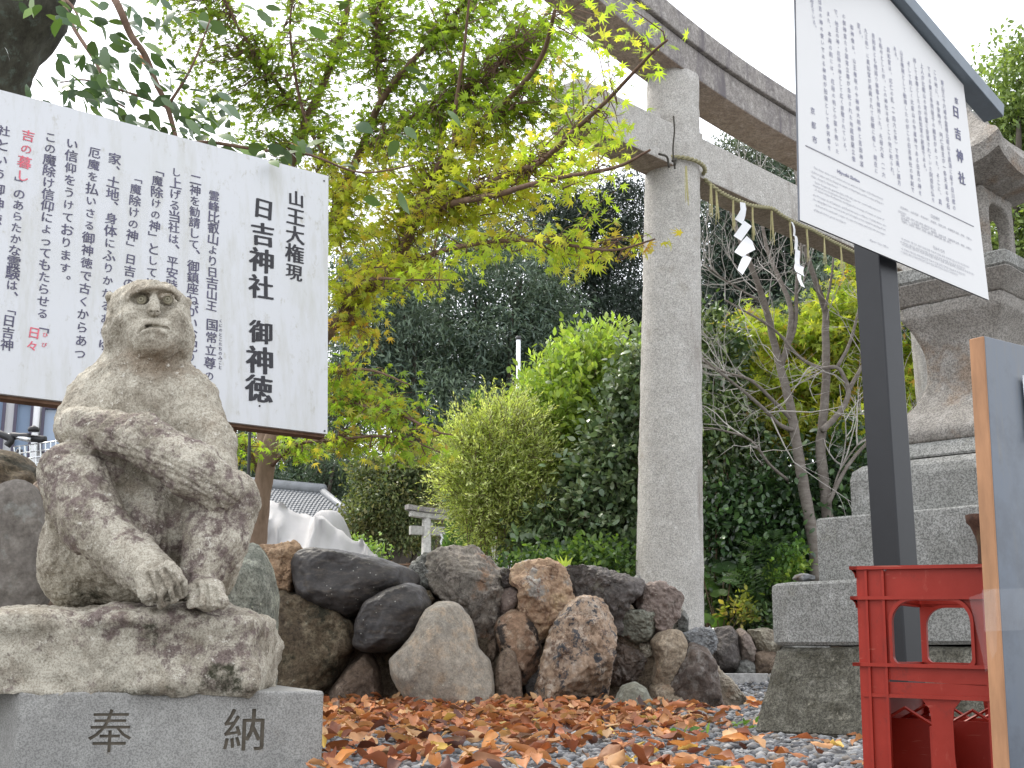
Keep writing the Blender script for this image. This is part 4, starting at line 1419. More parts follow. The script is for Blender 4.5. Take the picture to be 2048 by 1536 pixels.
# ================================================================== NOTICE BOARD (gabled)
def notice_board():
    az = RAD(47)
    eu = np.array([math.sin(az), math.cos(az), 0.0]); ev = np.array([0, 0, 1.0]); en = np.cross(eu, ev)
    back = -en
    Yp = 2.72
    pc = P(1776, 900, Yp)
    w = .0335
    M_POST = plain('dark_painted_post', (.012, .013, .016), .40, .12, 30, spec=.4)
    ax = RAD(51.5)
    pu = np.array([math.sin(ax), math.cos(ax), 0.0]); pn = np.array([math.cos(ax), -math.sin(ax), 0.0])
    ztop = P(1776, -40, Yp)[2]
    t = thing('notice_board', 'white gabled information board on a dark square post before the stone lantern', 'sign', (pc[0], pc[1], 0))
    box_obj('post', (pc[0], pc[1], ztop / 2 - .02), pu * w, pn * w, np.array([0, 0, ztop / 2 + .02]), M_POST, t, .003)
    p0 = pc + en * (w + .028)
    H = lambda x, y: plane_hit(x, y, p0, en)
    A, B, Cr = H(1600, 440), H(1978, 600), H(1927, 170)
    Cl = H(1588, 0)
    uvp = lambda p: (np.dot(p - p0, eu), np.dot(p - p0, ev))
    ua, va = uvp(A); ub, vb = uvp(B); uc, vc = uvp(Cr); ul_, vl_ = uvp(Cl)
    vbm = (va + vb) / 2
    # gable symmetric about the middle
    um = (ua + ub) / 2 
    pk_dir = uvp(H(1780, 0)); slope = (pk_dir[1] - vc) / (pk_dir[0] - uc)
    vpk = vc + slope * (um - uc)
    ulc = 2 * um - uc - .01
    W = lambda u, v_, d: p0 + eu * u + ev * v_ + en * d
    out = [(ua, va), (ub, vb), (uc, vc), (um, vpk), (ulc, vc)]
    th = .005
    q = [W(u, v_, 0) for u, v_ in out] + [W(u, v_, -th) for u, v_ in out]
    n = 5
    f = [tuple(range(n)), tuple(range(2 * n - 1, n - 1, -1))] + [(i, i + n, (i + 1) % n + n, (i + 1) % n) for i in range(n)]
    M_WH = white_board_mat('white_enamel_board', False)
    M_EDGE = plain('board_edge', (.12, .13, .15), .5, .1)
    bd = mesh('board_face', q, f, [M_WH, M_EDGE], t, fmat=[0, 1] + [1] * n)
    # roof caps, one per slope, overhanging
    M_ROOF = plain('slate_grey_paint', (.12, .15, .18), .42, .12, 20, spec=.5)
    for sgn, (ue, ve) in ((1, (uc, vc)), (-1, (ulc, vc))):
        d = np.array([ue - um, ve - vpk]); L = np.linalg.norm(d); d = d / L
        ext = L + .165
        nrm = np.array([-d[1], d[0]]) if -d[1] * 0 + d[0] * sgn > 0 else np.array([d[1], -d[0]])
        if nrm[1] < 0: nrm = -nrm
        cc = np.array([um, vpk]) + d * ext / 2 + nrm * .024
        c = W(cc[0], cc[1], -th / 2)
        box_obj('roof_cap', c, (eu * d[0] + ev * d[1]) * ext / 2, (eu * nrm[0] + ev * nrm[1]) * .019, en * .027, M_ROOF, t, .002)
    M_TX = plain('printed_ink', (.15, .15, .24), .6, .2, 20)
    M_TG = plain('printed_grey_ink', (.34, .34, .38), .6, .1, 20)
    def colm(chars, a, b, size, off=.0):
        Aa, Bb = H(*a), H(*b)
        s = size * np.linalg.norm(Aa - np.array([0, 0, CAMZ])) / F
        return letter_column('lettering', chars, Aa, Bb, s, p0, eu, ev, en, M_TX, t, off, .05, .0012)
    colm('日吉神社', (1911, 224), (1923, 357), 25, .03)
    colm('京', (1912, 202), (1913, 202), 13, .02)
    K = 15.0
    cols = [
     ('東山三十六峰中霊峰比叡山を真頂に座す白川郷の', (1884, 166), (1908, 416)),
     ('この地に、平安時代、円仁座主が一条天皇の母后', (1869, 145), (1896, 412)),
     ('である東三条院詮子の離宮があった。そこに、真', (1857, 138), (1880, 404)),
     ('上人が比叡山の常行堂に安置されていた阿弥陀仏を', (1843, 132), (1866, 400)),
     ('移して本尊としたのが真如堂の創建である。', (1829, 122), (1850, 343)),
     ('そして同じく比叡山の守護神である日吉の神を', (1817, 128), (1840, 386)),
     ('山王権現として勧請したのがこの日吉神社の草創で', (1802, 106), (1825, 380)),
     ('ある。', (1789, 98), (1793, 120)),
     ('真如堂は、応仁の乱（一四六七年）で荒廃し諸方', (1776, 100), (1798, 366)),
     ('を転々としたが、この神社は永くこの地に祀られ、', (1760, 80), (1785, 352)),
     ('吉田家とも相諮り祭事を維持した。元禄六年（一六', (1746, 72), (1767, 350)),
     ('九三年）に真如堂が再興されて旧観に復し、現在に', (1731, 62), (1752, 342)),
     ('至る。', (1717, 52), (1722, 76)),
     ('御神像は、山王権現の十禅師大明神と吉田神道', (1703, 55), (1723, 328)),
     ('の御神霊たる国常立尊が合祀された地蔵菩薩立像', (1687, 33), (1707, 318)),
     ('で、地主の神・厄除の神として広く崇敬されている。', (1671, 24), (1690, 303)),
     ('また、本殿の前には、厄除の桃と小猿を抱いた', (1656, 28), (1674, 303)),
     ('日吉の神の使いである神猿が狛猿として参拝者を', (1639, 4), (1658, 296)),
     ('迎えている。', (1623, 1), (1629, 56)),
     ('京都市', (1625, 222), (1629, 280)),
    ]
    for s_, a, b in cols:
        colm(s_, a, b, 11.4 if s_ != '京都市' else 16, .0)
    # dividing rule
    a, b = H(1611, 291), H(1947, 453)
    box_obj('divider_line', (a + b) / 2 + en * .0008, (b - a) / 2, ev * .0010, en * .0006, M_TG, t)
    # small print, horizontal lines
    def hline(text, a, b, size, mat=M_TG, name='lettering', off=0.0):
        Aa, Bb = H(*a), H(*b)
        cu = bpy.data.curves.new('g', 'FONT'); cu.body = text; cu.size = 1; cu.resolution_u = 1; cu.offset = off
        ob = bpy.data.objects.new('g', cu); COL.objects.link(ob)
        ev_ = ob.evaluated_get(bpy.context.evaluated_depsgraph_get()); me = ev_.to_mesh()
        v = np.array([tuple(x.co) for x in me.vertices]); ff = [tuple(p.vertices) for p in me.polygons]
        ev_.to_mesh_clear(); bpy.data.objects.remove(ob); bpy.data.curves.remove(cu)
        s = size * np.linalg.norm(Aa - np.array([0, 0, CAMZ])) / F
        wd = np.dot(Bb - Aa, eu) / (v[:, 0].max())
        p = Aa + wd * v[:, :1] * eu + s * v[:, 1:2] * ev + en * .0012
        mesh(name, p, ff, mat, t)
    hline('Hiyoshi Shrine', (1674, 345), (1719, 365), 10, M_TX, off=.02)
    eng = [('This Shinto shrine was founded when an empress dowager of the Heian Period', 1627, 337, 1765, 400),
           ('built her palace and the Shinnyodo temple on Higashiyama and the mother of Emperor', 1623, 345, 1767, 410),
           ('Ichijo, during the Heian Period.', 1623, 354, 1675, 378),
           ('Sanno Gongen, the guardian deity of Mt. Hiei, was also ceremonially invited and', 1629, 366, 1761, 424),
           ('transferred here, founding the Hiyoshi Shrine.', 1626, 372, 1702, 407),
           ('A statue of Jizo Bodhisattva, worshipped as an image of Juzenji, an avatar of', 1630, 381, 1768, 443),
           ('the Mountain God Daimyojin, and Kunitokotachi-no-Mikoto, Yoshida Shinto, also', 1626, 391, 1772, 454),
           ('the calling figure here, revered as the god of temples and as a deity for warding off evil.', 1626, 400, 1771, 462),
           ('In front of the main hall, a statue of a sacred monkey symbolizes the messenger', 1631, 412, 1770, 471),
           ('of Hiyoshi shrines, greets worshippers.', 1627, 421, 1692, 445), ('Kyoto City Office', 1740, 482, 1776, 492)]
    for s_, x0, y0, x1, y1 in eng:
        hline(s_, (x0, y0), (x1, y1), 6.2)
    hline('日吉神社', (1861, 434), (1879, 442), 8)
    for i, (x0, y0, x1) in enumerate(((1800, 416, 1944), (1796, 424, 1812), (1802, 432, 1872), (1802, 438, 1944), (1803, 444, 1902))):
        hline('日吉神社。山王权现。平安时代。真如堂。国常立尊。地藏菩萨立像。神猿。比叡山。', (x0, y0), (x1, y0 + (x1 - x0) * .455), 5.5)
    hline('히요시 신사', (1865, 497), (1889, 507), 8)
    for i, (x0, y0, x1) in enumerate(((1802, 479, 1938), (1800, 485, 1930), (1804, 491, 1948), (1802, 499, 1930), (1801, 505, 1915))):
        hline('이 신사는 헤이안 시대 산왕곤겐 히요시 신을 모신 신사로 신노도의 수호신이다', (x0, y0), (x1, y0 + (x1 - x0) * .43), 5.5)
notice_board()
# ================================================================== TORII
M_TOR = stone('pale_pecked_granite', (.68, .655, .61), (.58, .555, .515), (.74, .72, .68), speck=110, speck_amt=.36, mott=.12, grain=.07, blotch=(.38, .33, .27), blotch_scale=1.6, blotch_thr=(.58, .72), rough=.9, bmp=.010, bscale=46)
def stain(m, thr, colr, scale=2.2, st=(1.6, 1.6, .22)):
    nt = m.node_tree; b = nt.nodes['Principled BSDF']
    src = b.inputs['Base Color'].links[0].from_socket
    co = [n for n in nt.nodes if n.type == 'TEX_COORD'][0].outputs['Object']
    c = mixc(nt, ramp(nt, tex(nt, co, scale, 7, .72, stretch=st), *thr), src, colr)
    nt.links.new(c, b.inputs['Base Color'])
stain(M_TOR, (.56, .74), (.27, .23, .20))
def streaked_granite():
    m = stone('rain_stained_granite', (.38, .355, .33), (.27, .25, .24), (.46, .44, .41), speck=75, speck_amt=.35, rough=.9, bmp=.004, bscale=38)
    nt = m.node_tree; b = nt.nodes['Principled BSDF']
    src = b.inputs['Base Color'].links[0].from_socket
    co = [n for n in nt.nodes if n.type == 'TEX_COORD'][0].outputs['Object']
    t = tex(nt, co, 6, 6, .7, stretch=(1.5, 1.5, .16))
    c = mixc(nt, ramp(nt, t, .50, .64), src, (.15, .135, .14))
    nt.links.new(c, b.inputs['Base Color'])
    return m
M_STREAK = streaked_granite()
M_UNDER = stone('brown_underside_granite', (.38, .31, .26), (.30, .235, .19), (.44, .37, .32), speck=75, speck_amt=.3, bmp=.004, bscale=38)  # browner, darker granite tone for the downward faces of the beams

TU = np.array([math.sin(RAD(44)), math.cos(RAD(44)), 0.0])      # along the beams
TN = np.array([math.cos(RAD(44)), -math.sin(RAD(44)), 0.0])     # towards the viewer
TB = P(1333, 1200, 8.5); TB[2] = 0
SPAN = 4.5
ET = .25
def torii():
    t = thing('stone_torii', 'tall grey granite shrine gate with a straw rope along its lower beam', 'shrine gate', TB)
    ztop = P(1368, 155, 8.6)[2]
    def pillar(base, lean, name='pillar'):
        pts, rad = [], []
        K = 60
        for i in range(K + 1):
            s_ = i / K
            pts.append(base + lean * s_ + np.array([0, 0, ztop * s_ + .02]))
            rad.append(.234 - .042 * s_)
        v, f = tube_geo(pts, rad, 56)
        v = np.array(v)
        c = np.repeat(np.array(pts), 56, 0)
        o_ = unit(v - c)
        v = v + o_ * (fbm(v, 22, 4, 3) * .0045)[:, None]
        return mesh(name, v, f, M_TOR, t, True)
    base_r = TB + TU * SPAN
    pillar(TB, TU * ET)
    pillar(base_r, -TU * ET)
    mid_l = lambda z: TB + TU * ET * z / ztop
    # tie beam
    pN = TB + TN * .155
    z1 = plane_hit(1425, 285, TB + TN * .14, TN)[2]; z0 = plane_hit(1425, 365, TB + TN * .14, TN)[2]
    a = -0.98; bb = SPAN + .98
    zc, hz = (z0 + z1) / 2, (z1 - z0) / 2
    def beam(name, s0, s1, z0f, z1f, hw, mat, bevw=.012, seg=30, under=None, end=0.0):
        v, f = [], []
        for i in range(seg + 1):
            s_ = s0 + (s1 - s0) * i / seg
            lo, hi = z0f(s_), z1f(s_)
            for (n_, z_) in ((hw, lo), (hw, hi), (-hw, hi), (-hw, lo)):
                e = end * ((z_ - lo) / (hi - lo + 1e-6))
                ss = s_ + (-e if i == 0 else (e if i == seg else 0))
                v.append(TB + TU * ss + TN * n_ + np.array([0, 0, z_]))
        for i in range(seg):
            for k in range(4):
                k2 = (k + 1) % 4
                f.append((i * 4 + k, (i + 1) * 4 + k, (i + 1) * 4 + k2, i * 4 + k2))
        f.append((0, 1, 2, 3)); f.append((seg * 4 + 3, seg * 4 + 2, seg * 4 + 1, seg * 4))
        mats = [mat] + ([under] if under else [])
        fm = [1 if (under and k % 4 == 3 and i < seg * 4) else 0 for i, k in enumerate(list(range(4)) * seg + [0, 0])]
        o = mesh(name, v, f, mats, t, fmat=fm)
        bevel(o, bevw, 2)
        return o
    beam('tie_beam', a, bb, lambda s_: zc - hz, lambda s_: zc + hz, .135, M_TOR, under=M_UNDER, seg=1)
    # shimaki and kasagi, rising towards the ends
    zk = plane_hit(1425, 168, TB + TN * .17, TN)[2]
    cur = lambda s_: .34 * (abs(s_ - SPAN / 2) / (SPAN / 2 + 1.1)) ** 2.6 - .34 * ((SPAN / 2 - .1) / (SPAN / 2 + 1.1)) ** 2.6
    k0, k1 = -1.2, SPAN + 1.2
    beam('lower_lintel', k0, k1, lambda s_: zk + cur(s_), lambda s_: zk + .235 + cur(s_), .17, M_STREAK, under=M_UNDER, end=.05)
    beam('upper_lintel', k0 - .08, k1 + .08, lambda s_: zk + .237 + cur(s_), lambda s_: zk + .42 + cur(s_) * 1.15, .205, M_STREAK, under=M_STREAK, end=.08)
    # wedges over the tie beam
    for base, sg in ((TB, 1), (base_r, -1)):
        for d in (-.26, .26):
            c = base + TU * (sg * ET * zc / ztop + d) + np.array([0, 0, zc + hz + .045])
            box_obj('wedge', c, TU * .05, TN * .06, np.array([0, 0, .047]), M_TOR, t, .006)
    M_IR = plain('dark_cord', (.05, .045, .035), .8, .3, 40)
    Hc = lambda x, y: plane_hit(x, y, TB + TN * .235, TN)
    for pth, r_ in (([(1347,232),(1349,262),(1346,300),(1350,338)], .006), ([(1318,308),(1334,314),(1338,335)], .008), ([(1345,322),(1352,318),(1349,330)], .010)):
        v, f = tube_geo(smooth_path([Hc(*q_) for q_ in pth], 4), r_, 7)
        mesh('dark_cord', v, f, M_IR, t, True)
    return zc, hz, ztop
ZC, HZ, ZT = torii()

# ---- sacred rope with straw tassels
M_STRAW = bark('straw_rope', (.20, .185, .10), (.36, .335, .21), 60, (1, 1, 1), .002)
M_STRAW2 = bark('dry_straw', (.34, .31, .15), (.52, .48, .27), 60, (1, 1, 1), .001)
M_PAPER, _nt, _b = newmat('white_paper')
_b.inputs['Base Color'].default_value = (.86, .87, .9, 1); _b.inputs['Roughness'].default_value = .6
_tr = _nt.nodes.new('ShaderNodeBsdfTranslucent'); _tr.inputs['Color'].default_value = (.9, .91, .95, 1)
_mx = _nt.nodes.new('ShaderNodeMixShader'); _mx.inputs[0].default_value = .4
_nt.links.new(_b.outputs[0], _mx.inputs[1]); _nt.links.new(_tr.outputs[0], _mx.inputs[2]); _nt.links.new(_mx.outputs[0], _nt.nodes['Material Output'].inputs[0])
def rope():
    n0 = TB + TN * .20
    H = lambda x, y: plane_hit(x, y, n0, TN)
    pts = []
    # around the pillar
    pc_ = TB + TU * ET * ZC / ZT
    zr = plane_hit(1380, 322, TB + TN * .22, TN)[2]
    for a in np.linspace(-150, 62, 16):
        r = .232
        pts.append(pc_ + TU * r * math.sin(RAD(a)) + TN * r * math.cos(RAD(a)) + np.array([0, 0, zr + .05 - .05 * (a + 150) / 212]))
    line = [(1432, 378), (1455, 392), (1478, 402), (1500, 410), (1525, 414), (1545, 417), (1560, 428), (1580, 440), (1600, 450), (1625, 460), (1660, 480), (1700, 500), (1760, 530), (1830, 565), (1900, 590)]
    pts += [H(*q_) for q_ in line]
    path = smooth_path(pts, 6)
    t = thing('sacred_rope', 'twisted straw rope wound round the gate pillar and slung along the lower beam', 'rope', path[40])
    # three strands twisted
    L = np.concatenate([[0], np.cumsum(np.linalg.norm(np.diff(path, axis=0), axis=1))])
    ns = int(L[-1] / .012)
    u = np.linspace(0, L[-1], ns)
    path = np.stack([np.interp(u, L, path[:, k]) for k in range(3)], 1)
    tan = unit(np.gradient(path, axis=0))
    up = np.array([0, 0, 1.0])
    s1 = unit(np.cross(tan, up)); s2 = np.cross(s1, tan)
    for k in range(2):
        ph = u / .075 * 2 * math.pi + k * math.pi
        p = path + (s1 * np.cos(ph)[:, None] + s2 * np.sin(ph)[:, None]) * .0085
        v, f = tube_geo(p, .0095, 7)
        mesh('strand', v, f, M_STRAW, t, True)
    def tassel(x, y, ln):
        top = H(x, y) if x > 1425 else plane_hit(x, y, TB + TN * .24, TN)
        mb = MB()
        for k in range(6):
            off = np.array([random.uniform(-.006, .006), random.uniform(-.006, .006), 0])
            w = random.uniform(-.022, .022)
            l_ = ln * random.uniform(.8, 1.05)
            mb.tube([top + off, top + off + TU * w * .6 + np.array([0, 0, -l_ * .5]), top + off + TU * w + TN * random.uniform(-.01, .01) + np.array([0, 0, -l_])], [.0034, .0028, .0018], 4)
        mb.build('straw_tassel', M_STRAW2, t)
    for x, y, ln in ((1372, 332, .29), (1421, 368, .26), (1433, 380, .26), (1466, 398, .25), (1505, 414, .27), (1543, 422, .27), (1580, 444, .28), (1613, 458, .28), (1648, 474, .27), (1681, 492, .27), (1713, 508, .27), (1745, 525, .27)):
        tassel(x, y, ln)
    # loose iron tie at the pillar
    def shide(name, pts_px, widths, lab, Yoff=.0):
        a = thing(name, lab, 'paper streamer', H(*pts_px[0]), 'zigzag paper streamers on the rope')
        Hn = lambda x, y: plane_hit(x, y, n0 + TN * .02, TN)
        for i in range(len(pts_px) - 1):
            p0, p1 = np.array(pts_px[i], float), np.array(pts_px[i + 1], float)
            wv = widths[i]
            vs = []
            for k in range(5):
                tt = k / 4
                c = p0 * (1 - tt) + p1 * tt
                for sg in (-1, 1):
                    q_ = Hn(c[0] + sg * wv[0], c[1] + sg * wv[1])
                    vs.append(q_ + TN * (.012 * math.sin(tt * math.pi + i) + .004 * (i % 2)))
            f = [(2 * k, 2 * k + 1, 2 * k + 3, 2 * k + 2) for k in range(4)]
            mesh('paper_fold', vs, f, M_PAPER, a, True)
    a = thing('paper_streamer', 'large zigzag white paper streamer nearest the left gate pillar', 'paper streamer', H(1486, 405), 'zigzag paper streamers on the rope')
    for i, (L_, R_) in enumerate((
        ([(480,115),(484,190),(462,232),(428,280)], [(530,125),(541,180),(532,250),(505,330)]),
        ([(522,295),(488,344),(453,392),(418,440)], [(592,346),(560,392),(526,440),(492,488)]),
        ([(545,440),(500,490),(462,542),(425,595)], [(598,490),(628,572),(560,606),(500,640)]),
        ([(520,618),(492,668),(472,716),(455,765)], [(592,655),(568,708),(536,762),(505,815)]))):
        vs = []
        for k in range(4):
            for (xx, yy) in (L_[k], R_[k]):
                vs.append(plane_hit(1380 + xx / 4.8, 380 + yy / 4.8, n0 + TN * (.02 + .012 * math.sin(k * 1.1 + i) + .006 * (i % 2)), TN))
        mesh('paper_fold', vs, [(2 * k, 2 * k + 1, 2 * k + 3, 2 * k + 2) for k in range(3)], M_PAPER, a, True)
    shide('paper_streamer', [(1584, 444), (1588, 472), (1593, 500), (1598, 530), (1600, 548), (1604, 574)],
          [(2, 1), (3, 2), (5, 3), (9, 5), (4, 2)], 'narrow twisted white paper streamer seen edge on')
    shide('paper_streamer', [(1732, 515), (1727, 545), (1730, 575), (1728, 600)],
          [(4, 2), (6, 4), (8, 5)], 'white paper streamer mostly behind the notice board post')
rope()

# ================================================================== LANTERN
M_LAN = stone('speckled_lantern_granite', (.35, .35, .33), (.27, .27, .25), (.43, .43, .41), speck=170, speck_amt=.5, mott=.14, grain=.07, blotch=(.27, .26, .20), blotch_scale=3, blotch_thr=(.55, .68), rough=.9, bmp=.0035, bscale=45)
M_LAN_D = stone('dark_stained_lantern_base', (.22, .21, .175), (.12, .115, .09), (.33, .32, .27), speck=130, speck_amt=.5, mott=.25, grain=.08, blotch=(.075, .07, .05), blotch_scale=5, blotch_thr=(.46, .6), blotch2=(.34, .32, .26), b2_scale=12, b2_thr=(.6, .68), bmp=.005, bscale=35)
M_LAN_B = stone('warm_lantern_granite', (.335, .315, .285), (.27, .25, .225), (.43, .41, .38), speck=170, speck_amt=.45, mott=.14, grain=.07, blotch=(.28, .22, .17), blotch_scale=3, rough=.9, bmp=.003, bscale=45)
E1 = np.array([math.cos(RAD(44)), -math.sin(RAD(44)), 0.0]); E2 = np.array([math.sin(RAD(44)), math.cos(RAD(44)), 0.0])
def lantern():
    C = np.array([1.535, 4.03, 0.0])
    t = thing('stone_lantern', 'big square granite lantern on stepped blocks at the right', 'stone lantern', C)
    def block(name, a0, a1, z0, z1, mat, bv=.008, disp=0.0, seed=0, parent=None, n=14, top_r=0.0):
        # square block subdivided and worn
        v, f = [], []
        lv = max(4, int((z1 - z0) / .02))
        def ringpts(a):
            pts = []
            for s_ in range(4):
                for k in range(n):
                    u = -1 + 2 * k / n
                    x, y = [(u, -1), (1, u), (-u, 1), (-1, -u)][s_]
                    e = 1 - .02 * (abs(u) > .97)
                    pts.append(C + E1 * x * a * e + E2 * y * a * e)
            return pts
        rings = []
        prof = [(0, a0 - bv), (0, a0 - bv * .3)] 
        zs = [z0 + .0] + list(np.linspace(z0 + bv, z1 - bv - top_r, lv)) + ([z1 - top_r * .55, z1 - top_r * .15] if top_r else []) + [z1]
        for i, z in enumerate(zs):
            s_ = (z - z0) / (z1 - z0)
            a = a0 + (a1 - a0) * s_
            if z == z0 or z == z1: a -= bv
            if top_r and z > z1 - top_r:
                tt = (z - (z1 - top_r)) / top_r
                a -= top_r * 1.3 * (1 - math.sqrt(max(0, 1 - tt * tt)))
            rings.append([p + np.array([0, 0, z]) for p in ringpts(a)])
        m_ = 4 * n
        for r in rings: v += r
        for i in range(len(rings) - 1):
            for k in range(m_):
                k2 = (k + 1) % m_
                f.append((i * m_ + k, i * m_ + k2, (i + 1) * m_ + k2, (i + 1) * m_ + k))
        f.append(tuple(range(m_))[::-1]); f.append(tuple((len(rings) - 1) * m_ + k for k in range(m_)))
        v = np.array(v)
        if disp:
            v += unit(v - C) * (fbm(v, 9, seed, 4) * disp)[:, None]
        return mesh(name, v, f, mat, t if parent is None else parent)
    block('flared_base', .565, .505, 0.0, .262, M_LAN_D, .012, .007, 1)
    block('step_block', .512, .512, .268, .462, M_LAN, .010, .003, 2)
    block('step_block', .402, .402, .464, .668, M_LAN, .006, .0015, 3)
    block('step_block', .318, .318, .670, .845, M_LAN, .006, .002, 4, top_r=.05)
    block('cushion_stone', .262, .235, .847, .90, M_LAN, .006, .002, 4)
    # waisted shaft, square with rounded corners
    prof = [(.90, .235), (.925, .242), (.95, .232), (.98, .205), (1.02, .165), (1.06, .14), (1.11, .122), (1.16, .118), (1.21, .122), (1.25, .134), (1.29, .152), (1.315, .168), (1.33, .174), (1.365, .174)]
    def loft(name, prof, mat, corner=.12, sides=14, twist=None, disp=.002):
        v, f = [], []
        n = sides
        for z, a in prof:
            for s_ in range(4):
                for k in range(n):
                    u = -1 + 2 * k / n
                    x, y = [(u, -1), (1, u), (-u, 1), (-1, -u)][s_]
                    r = math.hypot(x, y)
                    rr = min(r, 1 + (math.sqrt(2) - 1) * (1 - corner))
                    x, y = x / r * rr, y / r * rr
                    v.append(C + E1 * x * a + E2 * y * a + np.array([0, 0, z]))
        m_ = 4 * n
        for i in range(len(prof) - 1):
            for k in range(m_):
                k2 = (k + 1) % m_
                f.append((i * m_ + k, i * m_ + k2, (i + 1) * m_ + k2, (i + 1) * m_ + k))
        f.append(tuple(range(m_))[::-1]); f.append(tuple((len(prof) - 1) * m_ + k for k in range(m_)))
        v = np.array(v)
        v += unit(v - C) * (fbm(v, 30, 3, 3) * disp)[:, None]
        return mesh(name, v, f, mat, t, True)
    pp = smooth_path([np.array([a, z, 0]) for z, a in prof], 3)
    loft('shaft', [(z, a) for a, z, _ in pp], M_LAN_B, .10)
    block('platform', .175, .222, 1.367, 1.43, M_LAN_B, .004, .002, 6)
    block('platform', .222, .222, 1.432, 1.482, M_LAN, .006, .002, 7)
    # fire box with arched openings
    D = SDF((C[0] - .22, C[1] - .22, 1.47), (C[0] + .22, C[1] + .22, 1.80), .008)
    R = np.stack([E1, E2, np.array([0, 0, 1.0])], 1)
    D.box((C[0], C[1], 1.615), (.122, .122, .135), R=R, rnd=.012, k=.005)
    for Rr in (R,):
        for hx in ((.30, .078, .105), (.078, .30, .105)):
            D.box((C[0], C[1], 1.600), hx, R=R, rnd=.055, k=.004, mode='sub')
    v, f = D.mesh()
    n_ = vnormals(v, f)
    v = v + n_ * (fbm(v, 40, 3, 3) * .0015)[:, None]
    mesh('fire_box', v, f, M_LAN_B, t, True)
    # roof with upturned corners
    def roof(z0):
        v, f = [], []
        n = 14
        prof = [(.0, .10), (.02, .195), (.03, .230), (.082, .236), (.10, .225), (.15, .18), (.21, .13), (.27, .092), (.30, .08)]
        for dz, a in prof:
            for s_ in range(4):
                for k in range(n):
                    u = -1 + 2 * k / n
                    x, y = [(u, -1), (1, u), (-u, 1), (-1, -u)][s_]
                    cornerness = (abs(x * y)) ** 3
                    lift = .048 * cornerness * min(1, a / .225) ** 2
                    v.append(C + E1 * x * a + E2 * y * a + np.array([0, 0, z0 + dz + lift]))
        m_ = 4 * n
        for i in range(len(prof) - 1):
            for k in range(m_):
                k2 = (k + 1) % m_
                f.append((i * m_ + k, i * m_ + k2, (i + 1) * m_ + k2, (i + 1) * m_ + k))
        f.append(tuple(range(m_))[::-1]); f.append(tuple((len(prof) - 1) * m_ + k for k in range(m_)))
        v = np.array(v)
        v += unit(v - (C + np.array([0, 0, z0]))) * (fbm(v, 14, 3, 4) * .004)[:, None]
        return mesh('roof', v, f, M_LAN_B, t)
    roof(1.738)
    v, f = lathe_geo([(.0, 0), (.075, .0), (.078, .02), (.055, .035), (.052, .045), (.082, .08), (.088, .11), (.072, .15), (.04, .18), (.012, .205), (0.001, .207)], 28, (C[0], C[1], 2.03))
    mesh('jewel_finial', v, f, M_LAN, t, True)
    return C
LC = lantern()
# white pebble-like stone resting on the lower step
o = rock('loose_stone', [(1585,1158),(1592,1150),(1612,1148),(1630,1152),(1628,1160),(1600,1163)], 4.0, RK['blue'], None, seed=3, depth=.03)
tag(o, 'small pale stone lying on the left corner of the lowest lantern step', 'stone')

